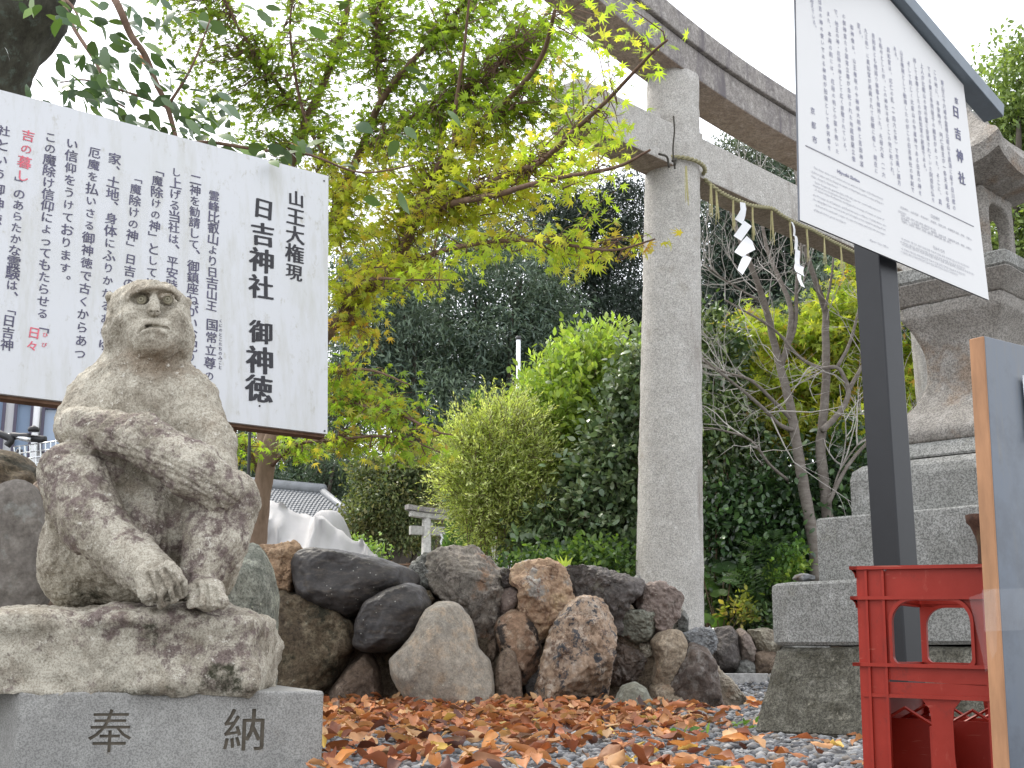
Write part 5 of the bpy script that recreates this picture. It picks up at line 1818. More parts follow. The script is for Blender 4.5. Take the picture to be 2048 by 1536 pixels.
# ================================================================== CRATE
def crate():
    m, nt, b = newmat('red_plastic')
    co = nt.nodes.new('ShaderNodeTexCoord').outputs['Object']
    t_ = tex(nt, co, 12, 5, .7)
    t2 = tex(nt, co, 70, 6, .8, stretch=(1, 1, .3))
    c = mixc(nt, ramp(nt, t_, .35, .7), (.27, .020, .010), (.32, .028, .016))
    c = mixc(nt, ramp(nt, t2, .6, .72), c, (.36, .06, .04))
    nt.links.new(c, b.inputs['Base Color'])
    b.inputs['Roughness'].default_value = .42
    b.inputs['Specular IOR Level'].default_value = .25
    bump(nt, b, t2, .0006, .5)
    sc2 = ramp(nt, tex(nt, co, 9, 8, .85), .56, .66)
    c = mixc(nt, sc2, c, (.20, .022, .014))
    sc3 = ramp(nt, tex(nt, co, 55, 3, .6, stretch=(.25, .25, 2.5)), .66, .70)
    c = mixc(nt, sc3, c, (.38, .09, .06))
    nt.links.new(c, b.inputs['Base Color'])
    az = RAD(123)
    u = np.array([math.sin(az), math.cos(az), 0.0])          # along the visible face, to the right
    n = np.array([-math.cos(az) * -1, 0, 0])
    n = np.array([u[1], -u[0], 0.0]);  n = n if n[1] < 0 else -n   # towards the viewer
    up = np.array([0, 0, 1.0])
    A = P(1706, 1190, 2.06); A[2] = 0
    W, D_, Hh = .245, .36, .388
    t = thing('bottle_crate', 'red plastic bottle crate standing between the notice board post and the blue panel', 'crate', A)
    tl = RAD(1.2)
    up = np.array([0, 0, 1.0]) * math.cos(tl) + u * math.sin(tl); uu = u * math.cos(tl) - np.array([0, 0, 1.0]) * math.sin(tl)
    X = lambda a, d, z: A + uu * a - n * d + up * (z + .006)
    def bx(mb, a0, a1, d0, d1, z0, z1):
        mb.box(X((a0 + a1) / 2, (d0 + d1) / 2, (z0 + z1) / 2), uu * (a1 - a0) / 2, -n * (d1 - d0) / 2, up * (z1 - z0) / 2)
    tw = .004
    def px_to(px, py):
        h = plane_hit(px, py, X(0, 0, 0), n)
        return float(np.dot(h - A, uu)), float(np.dot(h - A, up)) - .006
    z_win_t = px_to(1780, 1196)[1]; z_win_b = px_to(1780, 1330)[1]; z_rim = px_to(1740, 1136)[1]; z_b2 = px_to(1800, 1392)[1]
    Hh = z_rim
    def rounded_hole_wall(mb, a0, a1, z0, z1, hole, r, d0, d1):
        """flat wall with a rounded-rectangle opening"""
        ha0, ha1, hz0, hz1 = hole
        N = 10
        inner = []
        for (cx_, cz_, s) in ((ha1 - r, hz1 - r, 0), (ha0 + r, hz1 - r, 90), (ha0 + .012, hz0 + .012, 180), (ha1 - .012, hz0 + .012, 270)):
            rr = r if s < 180 else .012
            for k in range(N + 1):
                a = RAD(s + 90 * k / N)
                inner.append((cx_ + rr * math.cos(a), cz_ + rr * math.sin(a)))
        outer = []
        for (x, z) in inner:
            cxm, czm = (ha0 + ha1) / 2, (hz0 + hz1) / 2
            dx, dz = x - cxm, z - czm
            k = min((((a1 if dx > 0 else a0) - cxm) / dx) if abs(dx) > 1e-9 else 1e9, (((z1 if dz > 0 else z0) - czm) / dz) if abs(dz) > 1e-9 else 1e9)
            outer.append((cxm + dx * k, czm + dz * k))
        m_ = len(inner)
        v = [X(a, d0, z) for a, z in inner] + [X(a, d0, z) for a, z in outer] + [X(a, d1, z) for a, z in inner] + [X(a, d1, z) for a, z in outer]
        f = []
        for i in range(m_):
            j = (i + 1) % m_
            f += [(i, j, m_ + j, m_ + i), (2 * m_ + j, 2 * m_ + i, 3 * m_ + i, 3 * m_ + j), (j, i, 2 * m_ + i, 2 * m_ + j)]
        mb.add(v, f)
        # raised lip round the hole
        lip = [X(a, d0 - .007, z) for a, z in inner]
        lip2 = [X(a + (a - (ha0 + ha1) / 2) / abs(a - (ha0 + ha1) / 2 + 1e-9) * .0, d0, z) for a, z in inner]
        cxm, czm = (ha0 + ha1) / 2, (hz0 + hz1) / 2
        o_ = [(a + (a - cxm) / (abs(ha1 - cxm)) * .005, z + (z - czm) / abs(hz1 - czm) * .005) for a, z in inner]
        lipo = [X(a, d0 - .007, z) for a, z in o_]; lipob = [X(a, d0, z) for a, z in o_]
        v = lip + lipo + lipob + lip2
        f = []
        for i in range(m_):
            j = (i + 1) % m_
            f += [(i, m_ + i, m_ + j, j), (m_ + i, 2 * m_ + i, 2 * m_ + j, m_ + j), (j, i, 3 * m_ + i, 3 * m_ + j)][:3]
        mb.add(v, f)
    post = .044
    W = px_to(1990, 1340)[0] + .002
    for d0, name in ((0.0, 'front_wall'), (D_ - tw, 'rear_wall')):
        mb = MB()
        rounded_hole_wall(mb, post if d0 == 0 else .002, W - post * .35 if d0 == 0 else W - .002, z_win_b - .028, Hh - .002, ((post + .012) if d0 == 0 else .014, (W - post * .75) if d0 == 0 else W - .014, z_win_b + .002, z_win_t - .004), .034, d0, d0 + tw)
        bx(mb, post, W - post * .3, d0, d0 + tw, z_b2, z_win_b - .026)
        # lower openings between ribs
        a = px_to(1884, 1450)[0]
        vv, ff = [], []
        for zi in range(9):
            zz = z_b2 + (.03 - z_b2) * zi / 8
            hw_ = .0165 + .016 * (max(0, 1 - zi / 1.6) ** 2 + max(0, (zi - 5.2) / 2.8) ** 2)
            for (sx_, dd_) in ((-1, d0 + .002), (1, d0 + .002), (1, d0 + tw + .001), (-1, d0 + tw + .001)):
                vv.append(X(a + sx_ * hw_, dd_, zz))
        for zi in range(8):
            for k in range(4):
                ff.append((zi * 4 + k, zi * 4 + (k + 1) % 4, zi * 4 + 4 + (k + 1) % 4, zi * 4 + 4 + k))
        mb.add(vv, ff)
        bx(mb, post, W - post * .3, d0, d0 + tw, .0, .035)
        mb.build(name, m, t)
    for (a0, a1) in ((0, post), (W - post * .35, W)):
        for d in (0.0, D_ - .01):
            mb = MB()
            a1_ = a1 if d == 0 else (a0 + .012)
            bx(mb, a0, a1_, d - .001, d + .010, 0, z_b2 if (a0 == 0 and d > 0) else Hh)
            if a0 == 0 and d == 0:
                for a in (post * .38, post):                     # ribs on the corner post
                    bx(mb, a - .002, a + .002, -.006, .0, 0, Hh - .004)
            mb.build('corner_post', m, t)
    for zc_ in (Hh, z_win_t + .0, z_win_b, z_b2):
        mb = MB()
        th = .0028
        e = .009
        if zc_ == z_b2:
            e = .0045
        for a0, a1, d0, d1 in ((-e, W + e, -e, .004), (-e, W + e, D_ - .004, D_ + e), (-e, .004, -e, D_ + e), (W - .004, W + e, -e, D_ + e)):
            if zc_ == z_b2 and a0 < 0 and d0 < 0:
                a0 = post
            bx(mb, a0, a1, d0, d1, zc_ - th, zc_ + th)
        o = mb.build('rim' if zc_ == Hh else 'ledge', m, t)
    # concave flare under the two top flanges on the outer corner
    for zt_ in (Hh - .0028, z_win_t - .0028):
        v, f = [], []
        K = 7
        for i in range(K):
            a = i / (K - 1)
            off = -.009 + .009 * math.sin(a * math.pi / 2)
            z = zt_ - .013 * (1 - math.cos(a * math.pi / 2)) * 1.0
            v += [X(off, -.009, z), X(off, .02, z)]
        v += [X(0, -.009, zt_), X(0, .02, zt_)]
        f = [(2 * i, 2 * i + 1, 2 * i + 3, 2 * i + 2) for i in range(K - 1)]
        mesh('corner_web', v, f, m, t, True)
    # side walls and bottle dividers
    mb = MB()
    for a in (0.0, W - tw):
        bx(mb, a, a + tw, .01, D_ - .01, .0, z_b2)
        bx(mb, a, a + tw, .01, D_ - .01, z_win_t, Hh)
        bx(mb, a, a + tw, .01, .03, z_b2, z_win_t)
    mb.build('side_wall', m, t)
    mb = MB()
    for a in (W / 2,):
        bx(mb, a - .002, a + .002, .01, D_ - .01, 0.0, z_b2 - .045)
    for d in (D_ / 3, 2 * D_ / 3):
        bx(mb, .004, W - .004, d - .002, d + .002, 0, z_b2 - .04)
    for d in (D_ / 6, D_ / 2, 5 * D_ / 6):
        for a in (W * .25, W * .75):
            mb.tube([X(a - .05, d, z_b2 - .05), X(a, d, z_b2 - .02), X(a + .05, d, z_b2 - .05)], .003, 5)
    mb.build('bottle_divider', m, t)
    mb = MB(); bx(mb, 0, W, 0, D_, 0, .004); mb.build('base', m, t)
    return X
CX_ = crate()

# ================================================================== BLUE PANEL
def panel():
    az = RAD(54)
    eu = np.array([math.sin(az), math.cos(az), 0.0]); en = np.array([math.cos(az), -math.sin(az), 0.0])
    A = P(1990, 1100, 1.78)
    thk = .0225
    zt = P(1985, 668, 1.78)[2]
    m_or = plain('orange_painted_edge', (.33, .170, .085), .7, .25, 22, bmp=.0008, stretch=(2, 2, .4))
    m_bl, nt, b = newmat('grey_blue_painted_face')
    co = nt.nodes.new('ShaderNodeTexCoord').outputs['Object']
    c = mixc(nt, ramp(nt, tex(nt, co, 7, 5, .7, stretch=(1, 1, .35)), .35, .68), (.095, .12, .16), (.12, .137, .16))
    c = mixc(nt, ramp(nt, tex(nt, co, 40, 5, .8, stretch=(1, 1, .08)), .54, .74), c, (.145, .14, .13))
    c = mixc(nt, ramp(nt, tex(nt, co, 4, 6, .75), .5, .62), c, (.08, .095, .12))
    nt.links.new(c, b.inputs['Base Color']); b.inputs['Roughness'].default_value = .35
    t = thing('painted_panel', 'grey blue painted wooden panel with an orange edge at the right', 'panel', (A[0], A[1], 0))
    lean = eu * .028
    top = np.array([0, 0, 1.0]) * zt
    base = np.array([A[0], A[1], 0.0]) - lean * .5
    def slab(name, u0, u1, w0, w1, mat, z1):
        v = []
        for z in (0.0, z1):
            sft = lean * (z / zt)
            for (u, w) in ((u0, w0), (u1, w0), (u1, w1), (u0, w1)):
                v.append(base + sft + eu * u + en * w + np.array([0, 0, z]))
        f = [(3, 2, 1, 0), (4, 5, 6, 7), (0, 1, 5, 4), (1, 2, 6, 5), (2, 3, 7, 6), (3, 0, 4, 7)]
        return bevel(mesh(name, v, f, mat, t), .0012, 2)
    slab('board', .004, .55, -thk, 0, m_bl, zt)
    slab('edge_strip', 0, .0038, -thk - .001, .0004, m_or, zt - .001)
    # clear plastic pocket pinned on the face
    m_cl, nt, b = newmat('clear_plastic')
    b.inputs['Base Color'].default_value = (.93, .95, .97, 1); b.inputs['Roughness'].default_value = .12
    b.inputs['Alpha'].default_value = .30
    b.inputs['Specular IOR Level'].default_value = .9
    m_pp = plain('leaflet_paper', (.78, .78, .80), .6, .04)
    Hp = lambda x, y: plane_hit(x, y, A, en)
    a = Hp(2038, 765)
    ctr = a + eu * .07 + np.array([0, 0, -.04]) + en * .004
    k = thing('leaflet_pocket', 'white leaflet in a clear pocket pinned to the blue panel face', 'leaflet', ctr)
    box_obj('leaflet', ctr, eu * .065, np.array([0, 0, .045]), en * .0012, m_pp, k, .0005)
    box_obj('pocket', ctr + en * .003, eu * .070, np.array([0, 0, .05]), en * .0006, m_cl, k)
    # crumpled clear tape tying crate and panel together
    v, f = [], []
    NU, NV = 22, 12
    P0, P1 = P(1938, 1195, 1.83), P(1992, 1176, 1.755)
    P2, P3 = P(1972, 1345, 1.83), P(1994, 1300, 1.755)
    for i in range(NU):
        for j in range(NV):
            a_, b_ = i / (NU - 1), j / (NV - 1)
            p = (P0 * (1 - b_) + P1 * b_) * (1 - a_) + (P2 * (1 - b_) + P3 * b_) * a_
            v.append(p)
    v = np.array(v)
    v += (vnoise(v * np.array([3, 3, 1]), 22, 4)[:, None] * np.array([.003, .007, .0]))
    f = [(i * NV + j, i * NV + j + 1, (i + 1) * NV + j + 1, (i + 1) * NV + j) for i in range(NU - 1) for j in range(NV - 1)]
    m2, nt, b = newmat('crumpled_clear_tape')
    b.inputs['Base Color'].default_value = (.85, .86, .88, 1); b.inputs['Roughness'].default_value = .1
    b.inputs['Alpha'].default_value = .06; b.inputs['Specular IOR Level'].default_value = 1.0
    o = mesh('clear_tape', v, f, m2, None, True)
    tag(o, 'crumpled clear plastic tape binding the red crate to the blue panel', 'tape')
    # same tape wrapping the panel
    v2 = []
    for z in (P(1990, 1178, 1.78)[2], P(1990, 1262, 1.78)[2]):
        sft = base + lean * (z / zt)
        for (u, w) in ((-.0012, -thk - .002), (-.0012, .0018), (.10, .0018)):
            v2.append(sft + eu * u + en * w + np.array([0, 0, z + (.004 if u > .05 else 0)]))
    o = mesh('clear_tape', v2, [(0, 3, 4, 1), (1, 4, 5, 2)], m2, None)
    tag(o, 'flat band of clear tape round the orange edge of the panel', 'tape')
panel()

# rusty pot on the lantern step
def pot():
    c = P(1972, 1060, 3.72)
    z0 = .466
    h = P(1972, 1030, 3.72)[2] - z0
    c = np.array([P(1975, 1060, 3.56)[0], 3.56, 0])
    h = P(1975, 1030, 3.56)[2] - z0
    v, f = lathe_geo([(.030, 0), (.034, .01), (.030, h * .45), (.034, h * .62), (.046, h * .80), (.056, h * .88), (.058, h), (.05, h + .001), (.045, h * .9), (.01, h * .85)], 28, (c[0], c[1], z0))
    v = np.array(v); v += unit(v - c) * (fbm(v, 40, 3, 3) * .003)[:, None]
    o = mesh('brown_pot', v, f, stone('rusty_pot', (.12, .05, .03), (.06, .03, .02), (.17, .12, .06), speck=100, speck_amt=.3, bmp=.002), None, True)
    tag(o, 'dark rusty brown flared pot standing on the lantern step beside the panel', 'pot')
pot()
# ================================================================== NEAR MAPLE
M_BK_MAPLE = bark('maple_bark', (.13, .09, .06), (.27, .19, .14), 22, (1, 1, .3), .003)
M_BK_TWIG = bark('maple_twig_bark', (.09, .055, .04), (.2, .13, .09), 22, (1, 1, .5), .002)
def limb_path(pts, n=5):
    return smooth_path([P(*p) for p in pts], n)

def maple():
    base = P(515, 1100, 6.75)
    t = thing('maple_tree', 'Japanese maple with yellow green star leaves reaching in front of the stone gate', 'maple tree', (base[0], base[1], base[2] - .05))
    A = [
     # trunk
     ('trunk', [(510,1118,6.75),(516,1060,6.75),(524,980,6.75),(540,900,6.72),(556,850,6.7),(590,770,6.6),(640,685,6.4),(665,650,6.3)], .055, .040),
     ('trunk', [(505,930,6.8),(520,900,6.85),(522,860,6.9),(512,780,6.95),(520,640,7.0),(548,480,7.0)], .028, .022),
     ('limb', [(665,650,6.3),(730,585,6.1),(790,530,5.9),(818,470,5.75),(835,425,5.65),(848,388,5.6),(880,330,5.5),(908,288,5.4),(975,235,5.2),(1035,180,5.0),(1085,110,4.8),(1110,20,4.6)], .033, .008),
     ('limb', [(835,432,5.65),(880,405,5.5),(965,370,5.2),(1040,340,4.9),(1080,325,4.7),(1150,260,4.4),(1215,200,4.2),(1300,110,3.9),(1335,80,3.8)], .018, .004),
     ('limb', [(838,435,5.65),(900,408,5.4),(1000,388,5.0),(1040,375,4.8),(1120,355,4.5),(1230,335,4.2),(1300,300,4.0)], .018, .004),
     ('limb', [(660,455,6.2),(690,370,6.2),(722,300,6.2),(745,240,6.1),(762,203,6.0),(800,150,5.9),(850,95,5.8),(905,35,5.7),(950,-30,5.6)], .026, .008),
     ('limb', [(548,480,7.0),(560,400,6.9),(590,310,6.8),(612,240,6.7),(650,160,6.6),(690,40,6.5),(705,-60,6.4)], .030, .016),
     ('limb', [(640,480,6.3),(600,560,6.6),(560,690,6.7)], .026, .03),
     ('limb', [(762,203,6.0),(754,130,6.0),(752,20,5.9)], .012, .005),
     ('limb', [(908,288,5.4),(912,210,5.3),(928,100,5.2),(940,-20,5.1)], .011, .005),
     ('limb', [(790,540,5.95),(840,520,5.7),(900,497,5.4),(1000,482,5.1),(1080,482,4.9),(1150,492,4.7),(1230,500,4.5),(1310,478,4.3)], .015, .003),
     ('limb', [(700,640,6.1),(690,600,6.1),(740,560,5.7),(820,560,5.4),(900,560,5.2)], .012, .003),
     ('limb', [(600,760,6.5),(660,745,6.0),(740,740,5.7),(820,770,5.4)], .012, .003),
     ('limb', [(545,930,6.7),(575,900,6.5),(610,885,6.3),(680,878,6.0),(760,872,5.8),(830,885,5.6),(880,905,5.5)], .012, .003),
     ('limb', [(590,770,6.6),(650,800,6.2),(720,810,5.9),(800,830,5.6),(870,862,5.4),(905,870,5.3)], .012, .003),
     ('limb', [(515,950,6.78),(500,900,6.7),(470,875,6.6),(430,870,6.5)], .008, .003),
     ('limb', [(722,300,6.2),(800,250,5.9),(880,200,5.6),(960,160,5.4),(1050,80,5.0)], .012, .004),
     ('limb', [(612,240,6.7),(540,150,6.5),(480,60,6.3),(440,-20,6.2)], .012, .005),
     ('limb', [(690,370,6.2),(640,300,6.3),(600,200,6.3),(580,60,6.2),(590,-20,6.2)], .012, .005),
    ]
    limbs = []
    for name, pts, r0, r1 in A:
        p = limb_path(pts)
        r = np.linspace(r0, r1, len(p))
        v, f = tube_geo(p, r, 12 if name == 'trunk' else 8, wob=.04)
        v = np.array(v)
        mesh(name, v, f, M_BK_MAPLE if name == 'trunk' else M_BK_TWIG, t, True)
        limbs.append(p)
    allp = np.vstack(limbs)
    # sprays: (px, py, Y, half width px, half height px, leaves, colour set)
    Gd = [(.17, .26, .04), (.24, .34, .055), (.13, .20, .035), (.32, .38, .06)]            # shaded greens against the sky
    Yg = [(.46, .52, .08), (.37, .46, .075), (.55, .55, .10), (.30, .38, .06), (.50, .52, .09), (.56, .38, .10)]
    Br = [(.44, .57, .09), (.36, .50, .08), (.54, .62, .12), (.40, .52, .08), (.58, .46, .12)]
    Or = [(.48, .50, .09), (.55, .36, .1), (.38, .48, .08), (.34, .44, .07), (.46, .2, .08)]
    SP = [
     (370, 60, 6.4, 60, 70, 90, Gd), (400, 190, 6.5, 70, 60, 110, Gd), (470, 230, 6.5, 80, 50, 120, Gd), (330, 20, 6.4, 50, 30, 40, Gd),
     (480, 60, 6.3, 130, 100, 300, Gd), (600, 130, 6.3, 130, 140, 520, Gd), (560, 260, 6.6, 110, 80, 320, Gd), (720, 90, 6.0, 130, 120, 500, Gd),
     (850, 70, 5.7, 130, 110, 520, Gd), (980, 90, 5.3, 130, 110, 520, Gd), (1090, 60, 5.0, 90, 80, 300, Gd), (760, 260, 6.0, 150, 90, 500, Gd),
     (930, 250, 5.5, 140, 90, 520, Gd), (1060, 220, 5.0, 110, 80, 330, Gd), (650, 400, 6.3, 90, 80, 300, Yg), (400, 110, 6.4, 90, 110, 130, Gd),
     (720, 370, 5.9, 100, 70, 420, Yg), (850, 350, 5.5, 120, 70, 480, Yg), (980, 330, 5.1, 110, 70, 430, Yg), (1110, 320, 4.6, 100, 60, 300, Br), (1210, 320, 4.2, 80, 60, 170, Br),
     (720, 480, 5.9, 80, 70, 420, Yg), (800, 430, 5.6, 100, 70, 420, Yg), (920, 430, 5.3, 120, 55, 420, Yg), (1050, 400, 4.9, 100, 50, 260, Yg), (1170, 395, 4.5, 90, 40, 110, Br),
     (710, 590, 5.9, 70, 60, 330, Yg), (800, 560, 5.6, 80, 50, 260, Yg), (870, 560, 5.3, 60, 35, 110, Br), (1000, 505, 5.0, 100, 28, 110, Br), (1130, 520, 4.7, 90, 34, 110, Br), (1150, 570, 4.7, 45, 18, 20, Br), (1250, 485, 4.4, 60, 22, 40, Or), (1305, 470, 4.3, 26, 12, 8, Or),
     (700, 660, 5.9, 55, 40, 130, Or), (740, 690, 5.8, 60, 20, 60, Or),
     (700, 770, 5.8, 70, 35, 190, Or), (790, 785, 5.6, 60, 30, 70, Br), (720, 830, 5.9, 80, 34, 200, Yg), (800, 845, 5.5, 80, 30, 140, Br), (870, 865, 5.3, 40, 16, 24, Br),
     (620, 905, 6.3, 90, 24, 160, Yg), (730, 905, 5.9, 90, 30, 190, Yg), (830, 915, 5.6, 60, 24, 80, Br), (870, 905, 5.5, 40, 18, 26, Br),
     (470, 890, 6.5, 55, 42, 120, Or), (440, 920, 6.5, 20, 20, 20, Br),
     (1180, 60, 4.2, 90, 60, 90, Br), (1230, 60, 3.6, 80, 40, 34, Br), (1180, 170, 4.3, 70, 60, 90, Gd), (1275, 135, 3.9, 60, 40, 34, Br), (1215, 215, 4.2, 70, 40, 80, Br), (1130, 240, 4.6, 90, 40, 120, Yg),
    ]
    pos, dirs, nor, cols, siz = [], [], [], [], []
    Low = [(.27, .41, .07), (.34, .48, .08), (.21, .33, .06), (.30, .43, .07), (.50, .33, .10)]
    tw = MB()
    for (x, y, Yd, hw, hh, n, pal) in SP:
        n = int(n * (2.0 if pal is Gd else 1.45) * (.5 if (x > 1100 and y < 345) else 1))
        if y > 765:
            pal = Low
        if pal is Gd:
            hw, hh = hw * 1.3, hh * 1.3
        c = P(x, y, Yd + .22)
        sx, sz = hw * Yd / F, hh * Yd / F
        sy = max(.25, sx * .8)
        nc = max(2, n // 9)
        # twigs: short arching shoots with leaves in pairs
        for k in range(nc):
            a = rdir(1)[0] * (rng.random() ** .45)
            tip = c + a * np.array([sx, sy, sz])
            j = np.argmin(((allp - tip) ** 2).sum(1))
            root = allp[j]
            d = tip - root
            L = np.linalg.norm(d)
            st = tip - d / (L + 1e-6) * min(L, .34) + rng.normal(size=3) * .03
            mid = (st + tip) / 2 + np.array([0, 0, .03])
            path = np.array([st, mid, tip])
            if L < 1.1 and rng.random() < .55:
                path = np.vstack([root, (root + st) / 2 + rng.normal(size=3) * .02 + np.array([0, 0, -.01]), path])
            tw.tube(path, np.linspace(.0038, .0011, len(path)), 4, cap=False)
            m_ = max(4, int(rng.normal(9, 2)))
            for i in range(m_):
                tt = rng.random() ** .7
                q_ = (st * (1 - tt) ** 2 + 2 * mid * tt * (1 - tt) + tip * tt ** 2)
                pos.append(q_ + rng.normal(size=3) * np.array([.055, .055, .022]))
                side = rng.normal(size=3); side[2] *= .35; side[2] -= .25
                dirs.append(side / np.linalg.norm(side) * .9 + d / (L + 1e-6) * .5)
                siz.append(rng.uniform(.029, .046) if pal is Gd else rng.uniform(.028, .047))
            cols.append(np.repeat(palette(1, pal, None, .12), m_, 0) * .5 + palette(m_, pal, None, .14) * .5)
    tw.build('twigs', M_BK_TWIG, t)
    pos = np.array(pos); dirs = np.array(dirs); siz = np.array(siz); cols = np.vstack(cols)
    N = len(pos)
    nrm = rng.normal(size=(N, 3)) * .55 + np.array([0, -.25, .75])
    # the 300 nearest are separate leaves, the rest one mass
    order = np.argsort(pos[:, 1] / siz)
    near, far = order[:300], order[300:]
    v, f, c = leaf_geo(pos[far], siz[far], dirs[far], nrm[far], T_MAPLE, cols[far], .08)
    o = mesh('foliage', v, f, M_MAPLE, t, col=c)
    o['kind'] = 'stuff'
    tv, tf = T_MAPLE
    for i in near:
        v, f, c = leaf_geo(pos[i:i + 1], siz[i:i + 1], dirs[i:i + 1], nrm[i:i + 1], T_MAPLE, cols[i:i + 1], .08)
        mesh('leaf', v, f, M_MAPLE, t, col=c)
maple()

# ================================================================== BROADLEAF TREE, upper left
def broadleaf():
    b0 = P(-330, 900, 8.0); b0[2] = 0
    t = thing('broadleaf_tree', 'big tree with a dark leaning trunk and drooping oval leaves at the upper left', 'tree', b0)
    pts = [np.array([b0[0] - .1, 8.0, 0.0]), P(-290, 800, 8.0), P(-140, 430, 7.9), P(-55, 190, 7.8), P(-15, 80, 7.7), P(25, -60, 7.6), P(70, -260, 7.5)]
    p = smooth_path(pts, 8)
    r = np.interp(np.linspace(0, 1, len(p)), [0, .5, .62, .75, 1], [.42, .30, .36, .44, .50])
    v, f = tube_geo(p, r, 40)
    v = np.array(v); c = np.repeat(p, 40, 0)
    v += unit(v - c) * (fbm(v, 3, 3, 5) * .05)[:, None]
    mesh('trunk', v, f, bark('dark_mossy_bark', (.028, .026, .02), (.085, .085, .065), 9, (1, 1, .5), .02, (.09, .11, .09)), t, True)
    br = [([(60,-260,7.5),(150,-120,6.0),(225,-10,5.0),(262,70,4.9),(290,110,4.85),(312,165,4.8),(335,215,4.8),(356,290,4.8)], .020, .009),
          ([(150,-120,6.0),(230,-60,5.2),(330,-40,5.0),(480,-30,4.9),(640,-20,4.9)], .02, .008),
          ([(110,-60,6.0),(140,40,5.4),(195,130,5.1),(215,190,5.0),(250,215,5.0)], .012, .004),
          ([(340,205,4.8),(375,150,4.8),(400,95,4.8),(420,40,4.8)], .007, .003),
          ([(335,215,4.8),(300,200,4.9),(240,180,4.9),(170,160,5.0),(120,165,5.0)], .007, .003),
          ([(356,290,4.8),(420,285,4.8),(520,300,4.8),(620,310,4.8),(720,345,4.8),(830,330,4.8)], .009, .003),
          ([(60,-200,7.0),(110,-40,5.4),(150,20,5.1),(165,60,5.0)], .01, .004)]
    allp = []
    for q_, r0, r1 in br:
        p = limb_path(q_)
        v, f = tube_geo(p, np.linspace(r0, r1, len(p)), 7)
        mesh('branch', v, f, M_BK_TWIG, t, True)
        allp.append(p)
    C = [(60,-10,70,40,9),(170,50,60,40,14),(190,100,60,30,12),(150,170,70,35,22),(190,180,60,35,22),(260,100,50,60,16),(285,65,40,50,8),(215,95,50,20,8),(320,240,60,30,16),(370,225,60,30,16),(420,250,60,30,16),(430,200,40,30,7),(520,290,60,22,12),(540,330,40,16,4),(600,285,60,18,8),(250,175,60,30,12),(330,195,60,40,10),(400,40,60,40,8),(560,30,90,30,5),(620,60,60,40,4),(800,310,60,40,4),(780,380,50,40,3),(900,160,80,60,3),(660,330,50,30,5),(280,-5,60,30,6),(100,20,50,40,8)]
    tm = (T_OVAL[0].copy(), T_OVAL[1])
    pal = [(.075, .125, .05), (.055, .10, .045), (.10, .17, .05), (.15, .24, .05), (.06, .11, .06)]
    for (x, y, hw, hh, n) in C:
        for k in range(int(n * 1.25)):
            px_, py_ = x + rng.normal() * hw * .75, y + rng.normal() * hh * .75
            Yd = 4.8 + rng.normal() * .18
            pos = P(px_, py_, Yd)[None]
            s = np.array([rng.uniform(.058, .10)])
            d = np.array([[rng.normal(.55, .5), rng.normal(0, .4), rng.normal(-.55, .35)]])
            nn_ = np.array([[rng.normal(0, .5), rng.normal(-.3, .5), rng.normal(.7, .4)]])
            cc = palette(1, pal, [4, 4, 3, 1.3, 3], .15)
            if rng.random() < .012: cc = np.array([[.5, .2, .08]])
            v, f, c = leaf_geo(pos, s, d, nn_, tm, cc)
            mesh('leaf', v, f, M_GLOSSY if rng.random() < .6 else M_LEAF, t, col=c)
broadleaf()

# ================================================================== BARE TREES
M_BARE = bark('grey_brown_cherry_bark', (.12, .10, .085), (.25, .225, .20), 14, (1, 1, 2.5), .004)
M_BARE_T = bark('pale_twig_bark', (.32, .295, .27), (.50, .475, .45), 14, (1, 1, 1), .002)
def bare_tree(label, stems, base_px, seed, twig_n):
    r_ = np.random.default_rng(seed)
    b = P(*base_px)
    t = thing('bare_tree', label, 'tree', b, 'leafless cherry trees behind the gate')
    segs = []
    for k, (pts, r0, r1) in enumerate(stems):
        p = limb_path(pts, 6)
        v, f = tube_geo(p, np.linspace(r0, r1, len(p)) * .72, 10 if r0 > .03 else 6, wob=.05)
        mesh('trunk' if r0 > .045 else 'limb', v, f, M_BARE, t, True)
        segs.append((p, r0, r1))
    mb = MB()
    def grow(p, d, L, r, depth):
        n = 5
        pts = [p]
        dd = d.copy()
        for i in range(n):
            dd = unit((dd + r_.normal(size=3) * .16 + np.array([0, 0, .05]))[None])[0]
            pts.append(pts[-1] + dd * L / n)
        mb.tube(pts, np.linspace(r, r * .35, n + 1), 4, cap=False)
        if depth > 0:
            for j in range(r_.integers(2, 5)):
                i = r_.integers(1, n + 1)
                s = unit((dd + r_.normal(size=3) * .75)[None])[0]
                grow(pts[i], s, L * r_.uniform(.45, .75), r * .55, depth - 1)
    for k in range(twig_n):
        p, r0, r1 = segs[r_.integers(0, len(segs))]
        i = r_.integers(len(p) // 3, len(p))
        i = min(i, len(p) - 1)
        tan = unit((p[min(i + 1, len(p) - 1)] - p[max(i - 1, 0)])[None])[0]
        d = unit((tan * .8 + r_.normal(size=3) * np.array([.8, .5, .45]))[None])[0]
        grow(p[i], d, r_.uniform(.35, .95), r_.uniform(.004, .008), 2)
    mb.build('twigs', M_BARE_T, t)
Yb = 11.4
